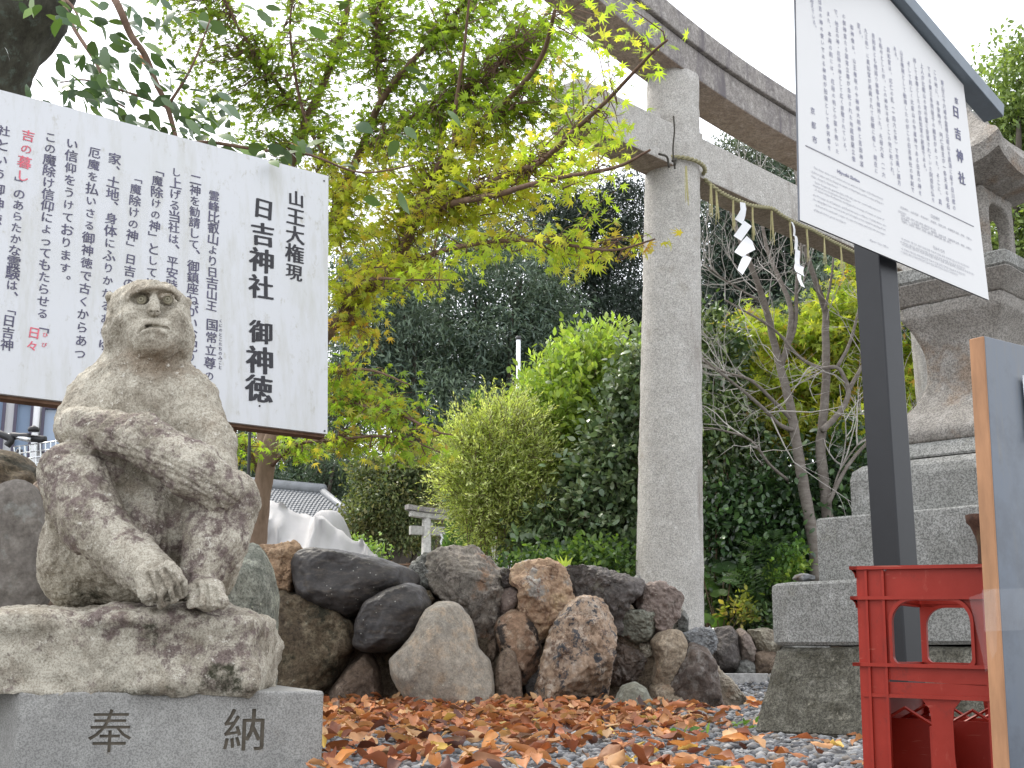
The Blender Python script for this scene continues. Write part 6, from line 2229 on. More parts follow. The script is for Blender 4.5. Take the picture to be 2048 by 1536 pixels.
bare_tree('two stemmed leafless cherry tree, its left stem leaning left behind the gate pillar',
 [([(1634,1165,Yb),(1628,1090,Yb),(1612,1000,Yb),(1600,930,Yb),(1592,880,Yb),(1580,810,Yb),(1562,740,Yb),(1548,685,Yb),(1530,610,Yb-.1),(1505,540,Yb-.2),(1480,480,Yb-.3),(1462,420,Yb-.3),(1440,330,Yb-.4)], .085, .02),
  ([(1560,735,Yb),(1575,690,Yb),(1582,620,Yb),(1560,560,Yb+.1),(1535,500,Yb+.2),(1515,400,Yb+.2),(1500,330,Yb+.2)], .045, .015),
  ([(1572,700,Yb),(1590,650,Yb),(1594,560,Yb),(1604,480,Yb),(1610,400,Yb)], .035, .012),
  ([(1592,862,Yb),(1560,850,Yb-.1),(1530,820,Yb-.2),(1490,785,Yb-.3),(1440,745,Yb-.4),(1405,715,Yb-.4)], .032, .012),
  ([(1588,845,Yb),(1545,800,Yb-.1),(1500,760,Yb-.2),(1450,745,Yb-.2),(1400,720,Yb-.3)], .028, .010),
  ([(1532,610,Yb),(1490,585,Yb-.2),(1450,560,Yb-.3),(1410,530,Yb-.4)], .018, .008),
  ([(1575,960,Yb),(1540,930,Yb-.2),(1500,880,Yb-.3),(1440,860,Yb-.4),(1400,855,Yb-.4)], .022, .009)], (1634, 1165, Yb), 5, 52)
bare_tree('leafless cherry tree with a stout right limb, beside the notice board post',
 [([(1652,1165,Yb+.1),(1655,1060,Yb+.1),(1650,980,Yb+.1),(1641,900,Yb+.1),(1645,850,Yb+.1),(1652,760,Yb+.1),(1651,660,Yb+.1),(1650,620,Yb+.1),(1630,560,Yb),(1612,500,Yb),(1603,420,Yb-.1),(1590,330,Yb-.1)], .08, .022),
  ([(1643,862,Yb),(1668,838,Yb),(1690,808,Yb),(1697,782,Yb),(1688,755,Yb),(1674,735,Yb),(1640,735,Yb-.05),(1600,715,Yb-.1),(1560,670,Yb-.1),(1520,640,Yb-.2),(1450,600,Yb-.2)], .042, .012),
  ([(1697,782,Yb),(1720,740,Yb),(1745,700,Yb),(1790,640,Yb+.1)], .03, .012),
  ([(1674,735,Yb),(1698,690,Yb),(1715,630,Yb),(1728,570,Yb),(1735,500,Yb)], .026, .010),
  ([(1650,620,Yb),(1662,560,Yb),(1668,500,Yb),(1672,420,Yb)], .02, .008),
  ([(1655,1010,Yb),(1690,940,Yb),(1730,890,Yb+.1),(1775,845,Yb+.1),(1800,800,Yb+.2)], .03, .010),
  ([(1665,985,Yb),(1680,940,Yb),(1715,890,Yb),(1745,860,Yb)], .014, .006)], (1652, 1165, Yb + .1), 9, 44)

# ================================================================== SHRUBS
M_STEM = bark('shrub_stem', (.10, .07, .045), (.22, .16, .11), 20)
def blob(px, py, Y, rx, ry, rd=None):
    s = Y / F
    return (P(px, py, Y), (rx * s, (rd if rd else rx) * s, ry * s))
def shrub(label, blobs, n, per, leaf, cols, mat, base, tmpl=T_OVAL, clump=.07, cat='shrub', shell=.5, w=None, stems=8, sr=.018, dbias=(0, 0, -.3), group=None, nbias=(0, 0, .8), name='shrub'):
    b = P(*base); b[2] = gh(b[0], b[1])
    t = thing(name, label, cat, b, group)
    crown('foliage', blobs, n, per, leaf, cols, mat, t, tmpl, clump, dbias, nbias, shell, w)
    for k in range(stems):
        bl = blobs[rng.integers(0, len(blobs))]
        e = bl[0] + rdir(1)[0] * np.array(bl[1]) * .6
        s0 = b + np.array([rng.normal() * .12, rng.normal() * .1, 0])
        m_ = (s0 + e) / 2 + rng.normal(size=3) * .08
        v, f = tube_geo(smooth_path([s0, m_, e], 4), np.linspace(sr, sr * .4, 9), 6)
        mesh('stem', v, f, M_STEM, t, True)
    return t
T_NARROW2 = (T_NARROW[0] * np.array([1.5, 1, 1]), T_NARROW[1])
S1 = shrub('tall rounded bright green shrub left of the gate pillar', [blob(1165, 830, 10.2, 115, 130, 150), blob(1210, 790, 10.2, 95, 110, 140), blob(1100, 890, 10.4, 58, 130, 110), blob(1190, 900, 10.5, 100, 130, 120), blob(1090, 1000, 10.6, 90, 110, 100)],
      1500, 18, .062, [(.24, .34, .08), (.30, .40, .09), (.17, .26, .07), (.36, .44, .12)], M_LEAF, (1130, 1150, 10.5), clump=.085, w=[4, 4, 2, 2], shell=.72, dbias=(0, -.2, .2))
S2 = shrub('fine leaved yellow green bush, brightest at its left edge', [blob(1005, 920, 9.6, 72, 90, 90), blob(962, 960, 9.6, 60, 80, 90), blob(1010, 1015, 9.7, 85, 75, 100), blob(1020, 860, 9.8, 36, 45, 60), blob(1040, 960, 9.7, 60, 110, 90), blob(935, 920, 9.6, 30, 60, 50)],
      2300, 18, .040, [(.42, .48, .15), (.34, .42, .12), (.52, .56, .24), (.3, .34, .09)], M_LEAF, (1010, 1150, 9.7), tmpl=T_NARROW, clump=.10, w=[4, 4, 2, 2], shell=.5, dbias=(0, -.1, .5), stems=26, sr=.006)
S3 = shrub('glossy dark camellia crowding the left side of the gate pillar', [blob(1250, 900, 9.3, 58, 130, 80), blob(1280, 780, 9.4, 34, 90, 60), blob(1215, 1010, 9.4, 70, 95, 100), blob(1110, 1070, 9.5, 70, 70, 80), blob(1240, 1090, 9.3, 70, 80, 80)],
      950, 16, .060, [(.11, .165, .075), (.13, .19, .085), (.20, .25, .14), (.07, .12, .06)], M_GLOSSY, (1220, 1180, 9.4), clump=.085, w=[4, 4, 1.5, 3], shell=.62)
shrub('glossy camellia between gate pillar and bare trees, its top catching light', [blob(1425, 720, 12.3, 55, 90, 80), blob(1420, 860, 12.2, 60, 90, 90), blob(1480, 900, 12.4, 60, 50, 60)],
      560, 14, .068, [(.07, .12, .04), (.12, .18, .06), (.2, .26, .08), (.05, .09, .04)], M_GLOSSY, (1450, 1180, 12.3), clump=.10, shell=.55)
shrub('wiry brown stemmed azalea under the camellia', [blob(1440, 930, 11.9, 70, 60, 60), blob(1520, 960, 11.9, 80, 60, 60)],
      160, 12, .05, [(.05, .085, .035), (.09, .12, .05)], M_GLOSSY, (1450, 1150, 11.9), clump=.10, stems=34, sr=.016)
shrub('dark ivy mass climbing behind the bare tree trunks', [blob(1530, 1040, 11.75, 120, 90, 60), blob(1450, 1060, 11.8, 70, 100, 60), blob(1620, 1000, 11.9, 90, 110, 60), blob(1700, 980, 12.0, 80, 120, 60), blob(1560, 1130, 11.7, 110, 60, 60)],
      1000, 11, .07, [(.04, .085, .03), (.06, .12, .04), (.09, .17, .05), (.03, .06, .03)], M_GLOSSY, (1560, 1200, 11.8), clump=.10, shell=.6, w=[4, 3, 1.5, 3])
def shoots(t, blobs, n, L, leaf, cols, mat, tmpl, k=11, up=.8, name='leafy_shoots', w=None):
    C0, Dd, Nn, Cc = [], [], [], []
    tw = MB()
    vol = np.array([b[1][0] * b[1][2] for b in blobs])
    for i in range(n):
        b_ = blobs[rng.choice(len(blobs), p=vol / vol.sum())]
        u = rdir(1)[0]; u[1] = -abs(u[1]) if rng.random() < .8 else u[1]
        st = b_[0] + np.array(b_[1]) * u * rng.uniform(.80, .98)
        d = unit((u * .6 + np.array([0, 0, up]) + rng.normal(size=3) * .3)[None])[0]
        l_ = L * rng.uniform(.5, 1.3)
        tip = st + d * l_ + np.array([0, 0, -.12 * l_]); mid = (st + tip) / 2 + np.array([0, 0, .1 * l_])
        tw.tube([st, mid, tip], [.003, .002, .001], 3, cap=False)
        cc = palette(1, cols, w, .15)
        for j in range(k):
            s_ = (j + .5) / k
            p = st * (1 - s_) ** 2 + 2 * mid * s_ * (1 - s_) + tip * s_ ** 2
            C0.append(p)
            sd = rng.normal(size=3)
            sd -= d * sd.dot(d); sd /= np.linalg.norm(sd)
            Dd.append(sd * (1 - .5 * s_) + d * (.5 + s_ * .6)); Nn.append(d * .6 + np.array([0, -.2, .6]) + rng.normal(size=3) * .25)
            Cc.append(cc[0] * (1 + .25 * s_ + rng.normal() * .12))
    v, f, c = leaf_geo(np.array(C0), leaf * rng.uniform(.7, 1.2, len(C0)), np.array(Dd), np.array(Nn), tmpl, np.clip(np.array(Cc), .004, .9))
    mesh(name, v, f, mat, t, col=c)['kind'] = 'stuff'
    tw.build('shoot_stems', M_STEM, t)['kind'] = 'stuff'
# yellow-green maple behind the bare trees
def far_maple():
    b = P(1700, 1150, 13.2); b[2] = .2
    t = thing('maple_tree', 'yellow green autumn maple glowing behind the leafless trees', 'maple tree', b)
    bl = [blob(1490, 780, 12.7, 70, 70, 80), blob(1470, 690, 12.8, 60, 50, 70), blob(1560, 860, 12.6, 80, 40, 70), blob(1640, 700, 13.2, 110, 60, 100), blob(1580, 780, 13.1, 100, 50, 100), blob(1700, 640, 13.3, 90, 70, 100), blob(1700, 780, 13.0, 110, 60, 100), blob(1660, 870, 12.8, 110, 50, 100), blob(1740, 900, 12.8, 70, 70, 80), blob(1500, 660, 13.3, 60, 40, 80), blob(1860, 760, 13.4, 80, 110, 80), blob(1770, 560, 13.5, 90, 60, 80)]
    crown('foliage', bl, 2100, 12, .075, [(.36, .42, .08), (.27, .35, .07), (.46, .46, .10), (.18, .27, .06), (.5, .28, .09)], M_MAPLE, t, T_MAPLE5, .11, (0, 0, -.3), (0, -.2, .9), .3, [4, 4, 3, 2, .5], flat=.45)
    for k in range(5):
        e = bl[k][0]
        v, f = tube_geo(smooth_path([b + rng.normal(size=3) * .05, (b + e) / 2 + rng.normal(size=3) * .15, e], 5), np.linspace(.05, .015, 11), 7)
        mesh('trunk', v, f, M_BARE, t, True)
far_maple()

BR_ = [blob(1165, 830, 10.2, 115, 130, 150), blob(1210, 790, 10.2, 95, 110, 140), blob(1100, 890, 10.4, 58, 130, 110), blob(1130, 980, 10.4, 90, 100, 110), blob(1078, 850, 10.3, 34, 90, 60)]
shoots(S1, BR_, 520, .26, .068, [(.28, .40, .08), (.34, .46, .10), (.20, .31, .07), (.42, .50, .14)], M_LEAF, T_NARROW2)
FB_ = [blob(1005, 920, 9.6, 78, 95, 90), blob(962, 960, 9.6, 66, 85, 90), blob(1010, 1015, 9.7, 88, 75, 100), blob(935, 920, 9.6, 34, 60, 50), blob(1020, 860, 9.8, 36, 45, 60)]
shoots(S2, FB_, 900, .30, .036, [(.46, .53, .19), (.38, .46, .14), (.56, .60, .29)], M_LEAF, T_NARROW2, k=15, up=.6)
CB_ = [blob(1250, 900, 9.3, 58, 130, 80), blob(1280, 780, 9.4, 34, 90, 60), blob(1215, 1010, 9.4, 70, 95, 100), blob(1110, 1070, 9.5, 70, 70, 80)]
shoots(S3, CB_, 330, .20, .060, [(.13, .195, .085), (.17, .23, .10), (.23, .28, .16)], M_GLOSSY, T_OVAL, k=9, up=.4)
# butterbur: big round leaves, each one a part
def butterbur(label, spots, base):
    b = P(*base); b[2] = gh(b[0], b[1]) + .12
    t = thing('butterbur_plant', label, 'plant', b)
    for (x, y, r, dark) in spots:
        c = P(x, y, base[2] + rng.normal() * .1)
        R_ = r * base[2] / F
        tilt = rng.normal(0, .3)
        u = np.array([1, 0, 0.0]); w = unit(np.array([[rng.normal(0, .2), -.55, .75 + tilt]]))[0]
        u = unit((u - w * np.dot(u, w))[None])[0]; q_ = np.cross(w, u)
        v = [c]
        n = 18
        for ring, rr in ((1, .55), (2, 1.0)):
            for k in range(n):
                a = 2 * math.pi * k / n + rng.normal() * .02
                notch = 1 - .5 * math.exp(-((abs(((a - 4.7 + math.pi) % (2 * math.pi)) - math.pi)) / .3) ** 2)
                rad = R_ * rr * notch * (1 + .06 * math.sin(5 * a + x))
                v.append(c + u * rad * math.cos(a) + q_ * rad * math.sin(a) + w * (R_ * .22 * rr * rr + R_ * .06 * math.sin(7 * a) * rr))
        f = [(0, 1 + k, 1 + (k + 1) % n) for k in range(n)] + [(1 + k, 1 + n + k, 1 + n + (k + 1) % n, 1 + (k + 1) % n) for k in range(n)]
        col = np.tile(palette(1, [(.10, .19, .05), (.15, .25, .07)] if not dark else [(.06, .12, .04)], None, .1), (len(v), 1))
        mesh('leaf', v, f, M_LEAF, t, True, col=col)
        vv, ff = tube_geo(smooth_path([c, (c + b) / 2 + np.array([0, 0, .05]), b + rng.normal(size=3) * .05], 3), .006, 5)
        mesh('stalk', vv, ff, M_STEM, t)
butterbur('butterbur clump with big round leaves right behind the gate pillar foot', [(1448,1140,26,1),(1418,1175,22,0),(1440,1190,20,0),(1420,1215,22,0),(1435,1240,18,0),(1460,1165,18,1),(1478,1200,20,1),(1405,1150,16,1),(1415,1240,14,0)], (1440, 1250, 11.3))
shrub('small plant with yellowing pointed leaves beside the butterbur', [blob(1480, 1220, 11.1, 34, 22, 30)], 26, 8, .055, [(.30, .34, .07), (.42, .34, .10), (.18, .25, .06)], M_LEAF, (1480, 1250, 11.1), clump=.04, stems=5, sr=.005, cat='plant', name='plant', dbias=(0, -.2, .5))
shrub('light green leafy plant at the left foot of the bare trees', [blob(1590, 1120, 11.2, 26, 30, 26), blob(1572, 1160, 11.2, 30, 36, 26)], 60, 8, .06, [(.16, .28, .06), (.26, .36, .07), (.10, .2, .05)], M_LEAF, (1580, 1240, 11.2), clump=.045, stems=6, sr=.005, cat='plant', name='plant', dbias=(0, -.2, .3))
def fern(label, px, py, Y):
    b = P(px, py + 40, Y)
    t = thing('fern', label, 'fern', b, None)
    for k in range(9):
        a = RAD(-80 + 160 * k / 8)
        tip = P(px + 62 * math.sin(a), py - 30 * math.cos(a) + rng.normal() * 8, Y - .1 + rng.normal() * .08)
        p = smooth_path([b, (b + tip) / 2 + np.array([0, 0, .07]), tip], 6)
        n = len(p) * 2
        q_ = np.repeat(p, 2, 0)
        side = np.tile([[1.0], [-1.0]], (len(p), 1))
        tan = unit(np.gradient(p, axis=0)); s_ = unit(np.cross(tan, [0, .5, 1.0]))
        d = np.repeat(s_, 2, 0) * side + np.repeat(tan, 2, 0) * .6
        v, f, c = leaf_geo(q_, .075, d, np.tile([[0, -.5, 1.0]], (n, 1)) + rng.normal(size=(n, 3)) * .1, (T_NARROW[0] * np.array([.6, 1, 1]), T_NARROW[1]), palette(n, [(.05, .10, .04), (.07, .13, .05)], None, .12))
        mesh('frond', v, f, M_LEAF, t, col=c)
fern('dark fern spreading under the bare tree trunks', 1545, 1105, 11.2)
fern('dark fern low between the butterbur and the lantern base', 1510, 1160, 11.15)
# ground cover filling the bed
def cover():
    blobs_ = [blob(1470, 1200, 11.6, 110, 60, 40), blob(1640, 1180, 11.8, 140, 60, 40), blob(1540, 1225, 11.3, 60, 30, 30)]
    o = crown('ground_cover', blobs_, 420, 10, .06, [(.04, .08, .03), (.07, .12, .04), (.1, .16, .05)], M_GLOSSY, None, T_OVAL, .08, shell=.3)
    tag(o, 'dark ground cover plants filling the bed behind the far rock edging', 'ground cover')
    t = crown('wall_top_greens', [blob(1095, 1125, 8.8, 60, 24, 40), blob(1190, 1130, 8.7, 80, 40, 40), blob(1040, 1140, 8.8, 40, 18, 40)], 260, 9, .045, [(.05, .1, .035), (.1, .18, .05), (.18, .28, .06)], M_LEAF, None, T_OVAL, .06, shell=.3)
    tag(t, 'mixed green undergrowth peeping over the rock wall below the bushes', 'undergrowth')
cover()
# bright sprout behind the dark slab
def sprout():
    b = P(1130, 1140, 7.2)
    n = 5
    v, f, c = leaf_geo(np.tile(b[None], (n, 1)), .09, np.array([[-.6, 0, 1], [-.3, -.2, 1], [.1, 0, 1], [-.9, .1, .7], [.4, .1, .7]]), np.tile([[0, -1, .3]], (n, 1)) + rng.normal(size=(n, 3)) * .2, T_NARROW, np.tile([[.42, .52, .09]], (n, 1)))
    tag(mesh('sprout', v, f, M_LEAF, None, col=c), 'bright yellow green sprout peeping between two top rocks of the wall', 'plant')
sprout()

# ================================================================== FAR EDGING, KERB
edge = thing('rock_edging', 'low rock edging of the far planting bed beyond the path', 'wall', (2.2, 11, .1))
for i, (poly, m, kw) in enumerate([
 ([(1418,1275),(1432,1258),(1460,1255),(1474,1270),(1478,1320),(1470,1342),(1420,1342)], 'dark', {}),
 ([(1474,1262),(1484,1258),(1498,1275),(1508,1300),(1502,1325),(1478,1322)], 'mauve', {}),
 ([(1498,1262),(1530,1258),(1562,1266),(1566,1300),(1545,1310),(1515,1300)], 'pale', dict(facet=.2)),
 ([(1503,1308),(1530,1300),(1562,1310),(1564,1352),(1504,1352)], 'brown', {}),
 ([(1470,1325),(1490,1316),(1505,1325),(1506,1350),(1465,1352)], 'grey', {}),
 ([(1562,1270),(1600,1262),(1650,1270),(1660,1310),(1640,1350),(1560,1350)], 'grey', {}),
 ([(1655,1270),(1700,1262),(1760,1275),(1770,1350),(1660,1350)], 'brown', {}),
 ([(1330,1262),(1380,1255),(1425,1262),(1428,1342),(1340,1342)], 'brown', {}),
]):
    rock('stone', poly, 11.0, RK[m], edge, seed=400 + i, depth=.2, **kw)
# bed soil
def far_bed():
    xs = np.linspace(1.0, 6.5, 30)
    v = []
    for x in xs:
        for y, z in ((11.05, .05), (11.1, .26), (11.4, .34), (12.4, .42), (14.5, .5), (16, .2)):
            v.append((x, y, z))
    v = np.array(v); v += (fbm(v, 4, 3, 3) * .03)[:, None] * np.array([0, .4, 1])
    f = [(i * 6 + j, (i + 1) * 6 + j, (i + 1) * 6 + j + 1, i * 6 + j + 1) for i in range(29) for j in range(5)]
    mesh('bed_soil', v, f, M_EARTH, edge, True)
far_bed()
def kerb():
    a = G(1380, 1352, .085); b_ = G(1580, 1366, .085)
    a = np.array([1.0, 9.2, .0]); b_ = np.array([3.4, 8.6, .0])
    d = b_ - a; L = np.linalg.norm(d); d /= L
    n = np.array([-d[1], d[0], 0])
    t = thing('path_kerb', 'pale concrete kerb stones crossing the gravel behind the lantern', 'kerb', a)
    m = stone('pale_concrete', (.52, .51, .49), (.42, .41, .4), speck=80, speck_amt=.15, bmp=.002)
    k = 6
    for i in range(k):
        c = a + d * (L * (i + .5) / k) + np.array([0, 0, gh(0, 9) + .02])
        box_obj('kerb_stone', c, d * (L / k / 2 - .006), n * .07, np.array([0, 0, .045]), m, t, .006)
kerb()

# ================================================================== FOREST AND HILL
def hill():
    xs = np.linspace(-140, 140, 60); ys = np.linspace(34, 200, 30)
    X, Y = np.meshgrid(xs, ys)
    Z = .2 + 17 * smooth01((Y - 36) / 90) * (1 + .15 * np.sin(X / 23) + .1 * np.sin(X / 9 + 2))
    p = np.stack([X.ravel(), Y.ravel(), Z.ravel()], 1)
    p[:, 2] += fbm(p, .08, 3, 3) * 1.2 * (p[:, 1] > 38)
    p[p[:, 1] < 35, 2] = -.5
    i = np.arange(29)[:, None] * 60 + np.arange(59)[None]
    f = np.stack([i, i + 1, i + 61, i + 60], -1).reshape(-1, 4)
    tag(mesh('hill', p, f, plain('dark_forest_floor', (.035, .045, .028), .95, .4, 1.5, .1), None, True), kind='structure')
hill()
DG = [(.085, .125, .085), (.12, .165, .11), (.055, .09, .065), (.15, .20, .13), (.10, .14, .11)]
def far_wood():
    bl = []
    for k in range(60):
        x = rng.uniform(-75, 95); y = rng.uniform(44, 85)
        z = .2 + 17 * float(smooth01(np.array((y - 36) / 90)))
        bl.append((np.array([x, y, z + 1.8]), (5.5, 4.5, 3.2)))
    o = crown('far_wood', bl, 1500, 14, .75, [(.09, .12, .08), (.12, .15, .10), (.07, .10, .07)], M_FOREST, None, T_DIAMOND, .8, shell=.4)
    tag(o, 'distant wood covering the low hill behind everything', 'wood')
far_wood()
TRUNKM = bark('forest_bark', (.045, .038, .03), (.10, .085, .07), 5)
def forest_tree(label, base, blobs, n, per, leaf=.16, cols=DG, clump=.25, tmpl=T_NARROW, trunk=.22, group='dark evergreen trees of the wood', shell=.35, name='evergreen_tree', mat=None, dbias=(0, 0, -.55), flat=.6, limbs=5):
    b = P(*base); b[2] = .1
    t = thing(name, label, 'tree', b, group)
    o = crown('crown', blobs, int(n * 1.15), int(per * 1.35), leaf * .95, cols, mat or M_FOREST, t, tmpl, clump, dbias, (0, 0, .9), shell, flat=flat, kind=None)
    top = blobs[0][0]
    p = smooth_path([b, (b * .5 + top * .5) + rng.normal(size=3) * .2, top], 6)
    v, f = tube_geo(p, np.linspace(trunk, trunk * .3, len(p)), 9)
    mesh('trunk', v, f, TRUNKM, t, True)
    for k in range(limbs):
        bl = blobs[k % len(blobs)]
        j = int(len(p) * rng.uniform(.3, .7))
        e = bl[0] + rng.normal(size=3) * np.array(bl[1]) * .35
        v, f = tube_geo(smooth_path([p[j], (p[j] + e) / 2 + rng.normal(size=3) * .2, e], 4), np.linspace(trunk * .4, trunk * .12, 9), 6)
        mesh('limb', v, f, TRUNKM, t, True)
F_ = forest_tree
F_('tall grey green evergreen in the middle of the wood, sky showing through its left side', (950, 900, 26), [blob(1040, 560, 26, 110, 110), blob(1000, 680, 26, 130, 90), blob(930, 600, 26, 70, 80), blob(1090, 640, 26, 80, 110), blob(860, 700, 26, 100, 80), blob(1050, 760, 26, 120, 60)], 620, 26)
F_('dense dark evergreen left of the middle, mostly behind the maple sprays', (800, 900, 25), [blob(790, 640, 25, 110, 90), blob(730, 720, 25, 100, 80), blob(850, 800, 25, 130, 70), blob(760, 560, 25, 80, 70), blob(700, 800, 25, 90, 70)], 520, 26)
F_('black green tree top just left of the gate pillar', (1200, 900, 30), [blob(1180, 470, 30, 110, 90), blob(1250, 420, 30, 80, 90), blob(1130, 560, 30, 90, 80), blob(1230, 560, 30, 90, 90), blob(1130, 420, 30, 80, 50)], 560, 26, cols=[(.03, .045, .035), (.04, .06, .042), (.025, .04, .03)])
F_('shadowed evergreen filling low between the pole and the gate pillar', (1170, 900, 29), [blob(1200, 660, 29, 110, 70), blob(1130, 700, 29, 90, 60), blob(1260, 640, 29, 70, 90), blob(1250, 740, 29, 80, 60)], 330, 26, cols=[(.03, .045, .035), (.04, .06, .042), (.025, .04, .03)])
F_('dark conifer behind the straw tassels, right of the gate pillar', (1500, 900, 24), [blob(1470, 480, 24, 90, 90), blob(1540, 440, 24, 80, 90), blob(1460, 600, 24, 90, 90), blob(1560, 560, 24, 90, 90), blob(1620, 480, 24, 70, 80)], 600, 26, cols=[(.035, .06, .04), (.05, .08, .05), (.03, .05, .04)])
F_('grey green tree topping the wood between the gate beams', (1500, 900, 27), [blob(1470, 330, 27, 60, 55), blob(1510, 340, 27, 50, 50), blob(1560, 360, 27, 60, 50), blob(1450, 400, 27, 60, 40), blob(1640, 400, 27, 60, 60)], 260, 26, cols=[(.10, .13, .08), (.14, .17, .10), (.08, .11, .07)])
F_('lower evergreen behind the glowing maple at the right', (1700, 900, 22), [blob(1700, 560, 22, 100, 80), blob(1780, 640, 22, 90, 100), blob(1640, 640, 22, 90, 90), blob(1860, 700, 22, 90, 120)], 420, 26)
F_('broad dark tree at the foot of the wood behind the tiled roof', (620, 950, 33), [blob(600, 930, 33, 110, 70), blob(680, 960, 33, 80, 60), blob(540, 900, 33, 90, 70), blob(620, 850, 33, 110, 60)], 330, 24, cols=[(.05, .09, .04), (.07, .12, .05), (.035, .06, .035)])
F_('rounded grey green tree above the tiled roof', (660, 970, 30), [blob(655, 935, 30, 45, 50), blob(670, 975, 30, 40, 40)], 110, 24, leaf=.12, clump=.2, cols=[(.10, .14, .09), (.08, .12, .075)])
F_('dark tree behind the left end of the white sign', (480, 950, 28), [blob(460, 950, 28, 90, 80), blob(430, 880, 28, 90, 70), blob(520, 990, 28, 60, 60)], 240, 24)
F_('bushy tree beyond the pale pole, low in the wood', (930, 950, 31), [blob(930, 880, 31, 120, 60), blob(1000, 830, 31, 90, 60), blob(860, 900, 31, 90, 60), blob(990, 940, 31, 90, 60)], 360, 24, cols=[(.04, .065, .04), (.06, .09, .05), (.03, .05, .035)])
F_('olive maple tree standing behind the small torii', (800, 1100, 19.5), [blob(790, 1000, 19.5, 80, 60), blob(770, 950, 19.5, 60, 40), blob(840, 945, 19.5, 60, 40), blob(740, 1040, 19.5, 50, 50), blob(810, 1055, 19.5, 60, 45)], 820, 22, leaf=.072,
   cols=[(.15, .175, .075), (.11, .145, .065), (.19, .18, .08), (.085, .12, .055)], clump=.15, tmpl=T_DIAMOND, trunk=.12, name='maple_tree', group=None, flat=.4, mat=M_LEAF)
F_('bright leafy tree top right, beyond the lantern roof', (2050, 900, 15), [blob(2040, 160, 15, 80, 70), blob(2020, 240, 15, 70, 50), blob(2090, 260, 15, 90, 90), blob(2060, 420, 15, 90, 110), blob(1990, 470, 15, 60, 60), blob(2060, 100, 15, 60, 40)], 520, 18, leaf=.085,
   cols=[(.18, .25, .09), (.25, .33, .10), (.14, .2, .07)], clump=.2, tmpl=T_DIAMOND, trunk=.16, name='leafy_tree', group=None, mat=M_LEAF, flat=.35, shell=.5)
F_('dark tall evergreen closing the wood behind the maple limbs', (900, 900, 36), [blob(900, 520, 36, 130, 90), blob(1000, 480, 36, 110, 80), blob(800, 560, 36, 120, 100), blob(1080, 460, 36, 110, 90), blob(720, 600, 36, 110, 110)], 520, 24, leaf=.2)
F_('dark rear evergreen low behind the middle of the wood', (1000, 950, 38), [blob(900, 720, 38, 140, 80), blob(1050, 760, 38, 140, 80), blob(1200, 760, 38, 120, 80), blob(760, 760, 38, 120, 80)], 420, 24, leaf=.2, cols=[(.035, .055, .035), (.045, .07, .045)])
F_('dark rear evergreen behind the bare cherry trees', (1550, 950, 34), [blob(1450, 560, 34, 110, 110), blob(1560, 560, 34, 110, 110), blob(1660, 600, 34, 110, 110), blob(1480, 700, 34, 130, 90), blob(1620, 720, 34, 120, 80)], 520, 24, leaf=.2, cols=[(.03, .05, .033), (.04, .065, .04)])
# conifer hedges by the small torii
def conifer(label, x, ytop, ybot, w, Y, cols):
    b = P(x, ybot, Y); b[2] = gh(b[0], Y)
    t = thing('conifer', label, 'conifer', b)
    top = P(x, ytop, Y)
    n = 3200
    h_ = rng.random(n) ** 1.15
    a = rng.uniform(0, 6.28, n); rr = (w * Y / F) * (1 - h_) ** .8 * rng.uniform(.55, 1.08, n)
    pos = np.stack([b[0] + rr * np.cos(a), b[1] + rr * np.sin(a), b[2] + (top[2] - b[2]) * h_], 1)
    d = np.stack([np.cos(a) * .5, np.sin(a) * .5, np.full(n, 1.1)], 1) + rng.normal(size=(n, 3)) * .25
    v, f, c = leaf_geo(pos, .12 * rng.uniform(.6, 1.3, n), d, rdir(n), T_NARROW, palette(n, cols, None, .2))
    mesh('foliage', v, f, M_LEAF, t, col=c)['kind'] = 'stuff'
    v, f = tube_geo([b, top - (top - b) * .1], [.04, .01], 7)
    mesh('trunk', v, f, TRUNKM, t)
conifer('broad green conifer partly hiding the small torii', 915, 1000, 1118, 62, 15.0, [(.09, .17, .05), (.13, .23, .07)])
conifer('narrow conifer spire rising behind the fine leaved bush', 950, 800, 1118, 46, 13.0, [(.11, .19, .06), (.15, .25, .08)])
shrub('small weedy plant at the foot of the small torii', [blob(745, 1105, 13, 30, 14, 20), blob(700, 1100, 13, 24, 12, 20), blob(720, 1095, 13, 12, 16, 12)], 60, 8, .045, [(.16, .28, .07), (.26, .36, .1)], M_LEAF, (740, 1130, 13), clump=.06, stems=4, sr=.004, cat='plant', name='plant')

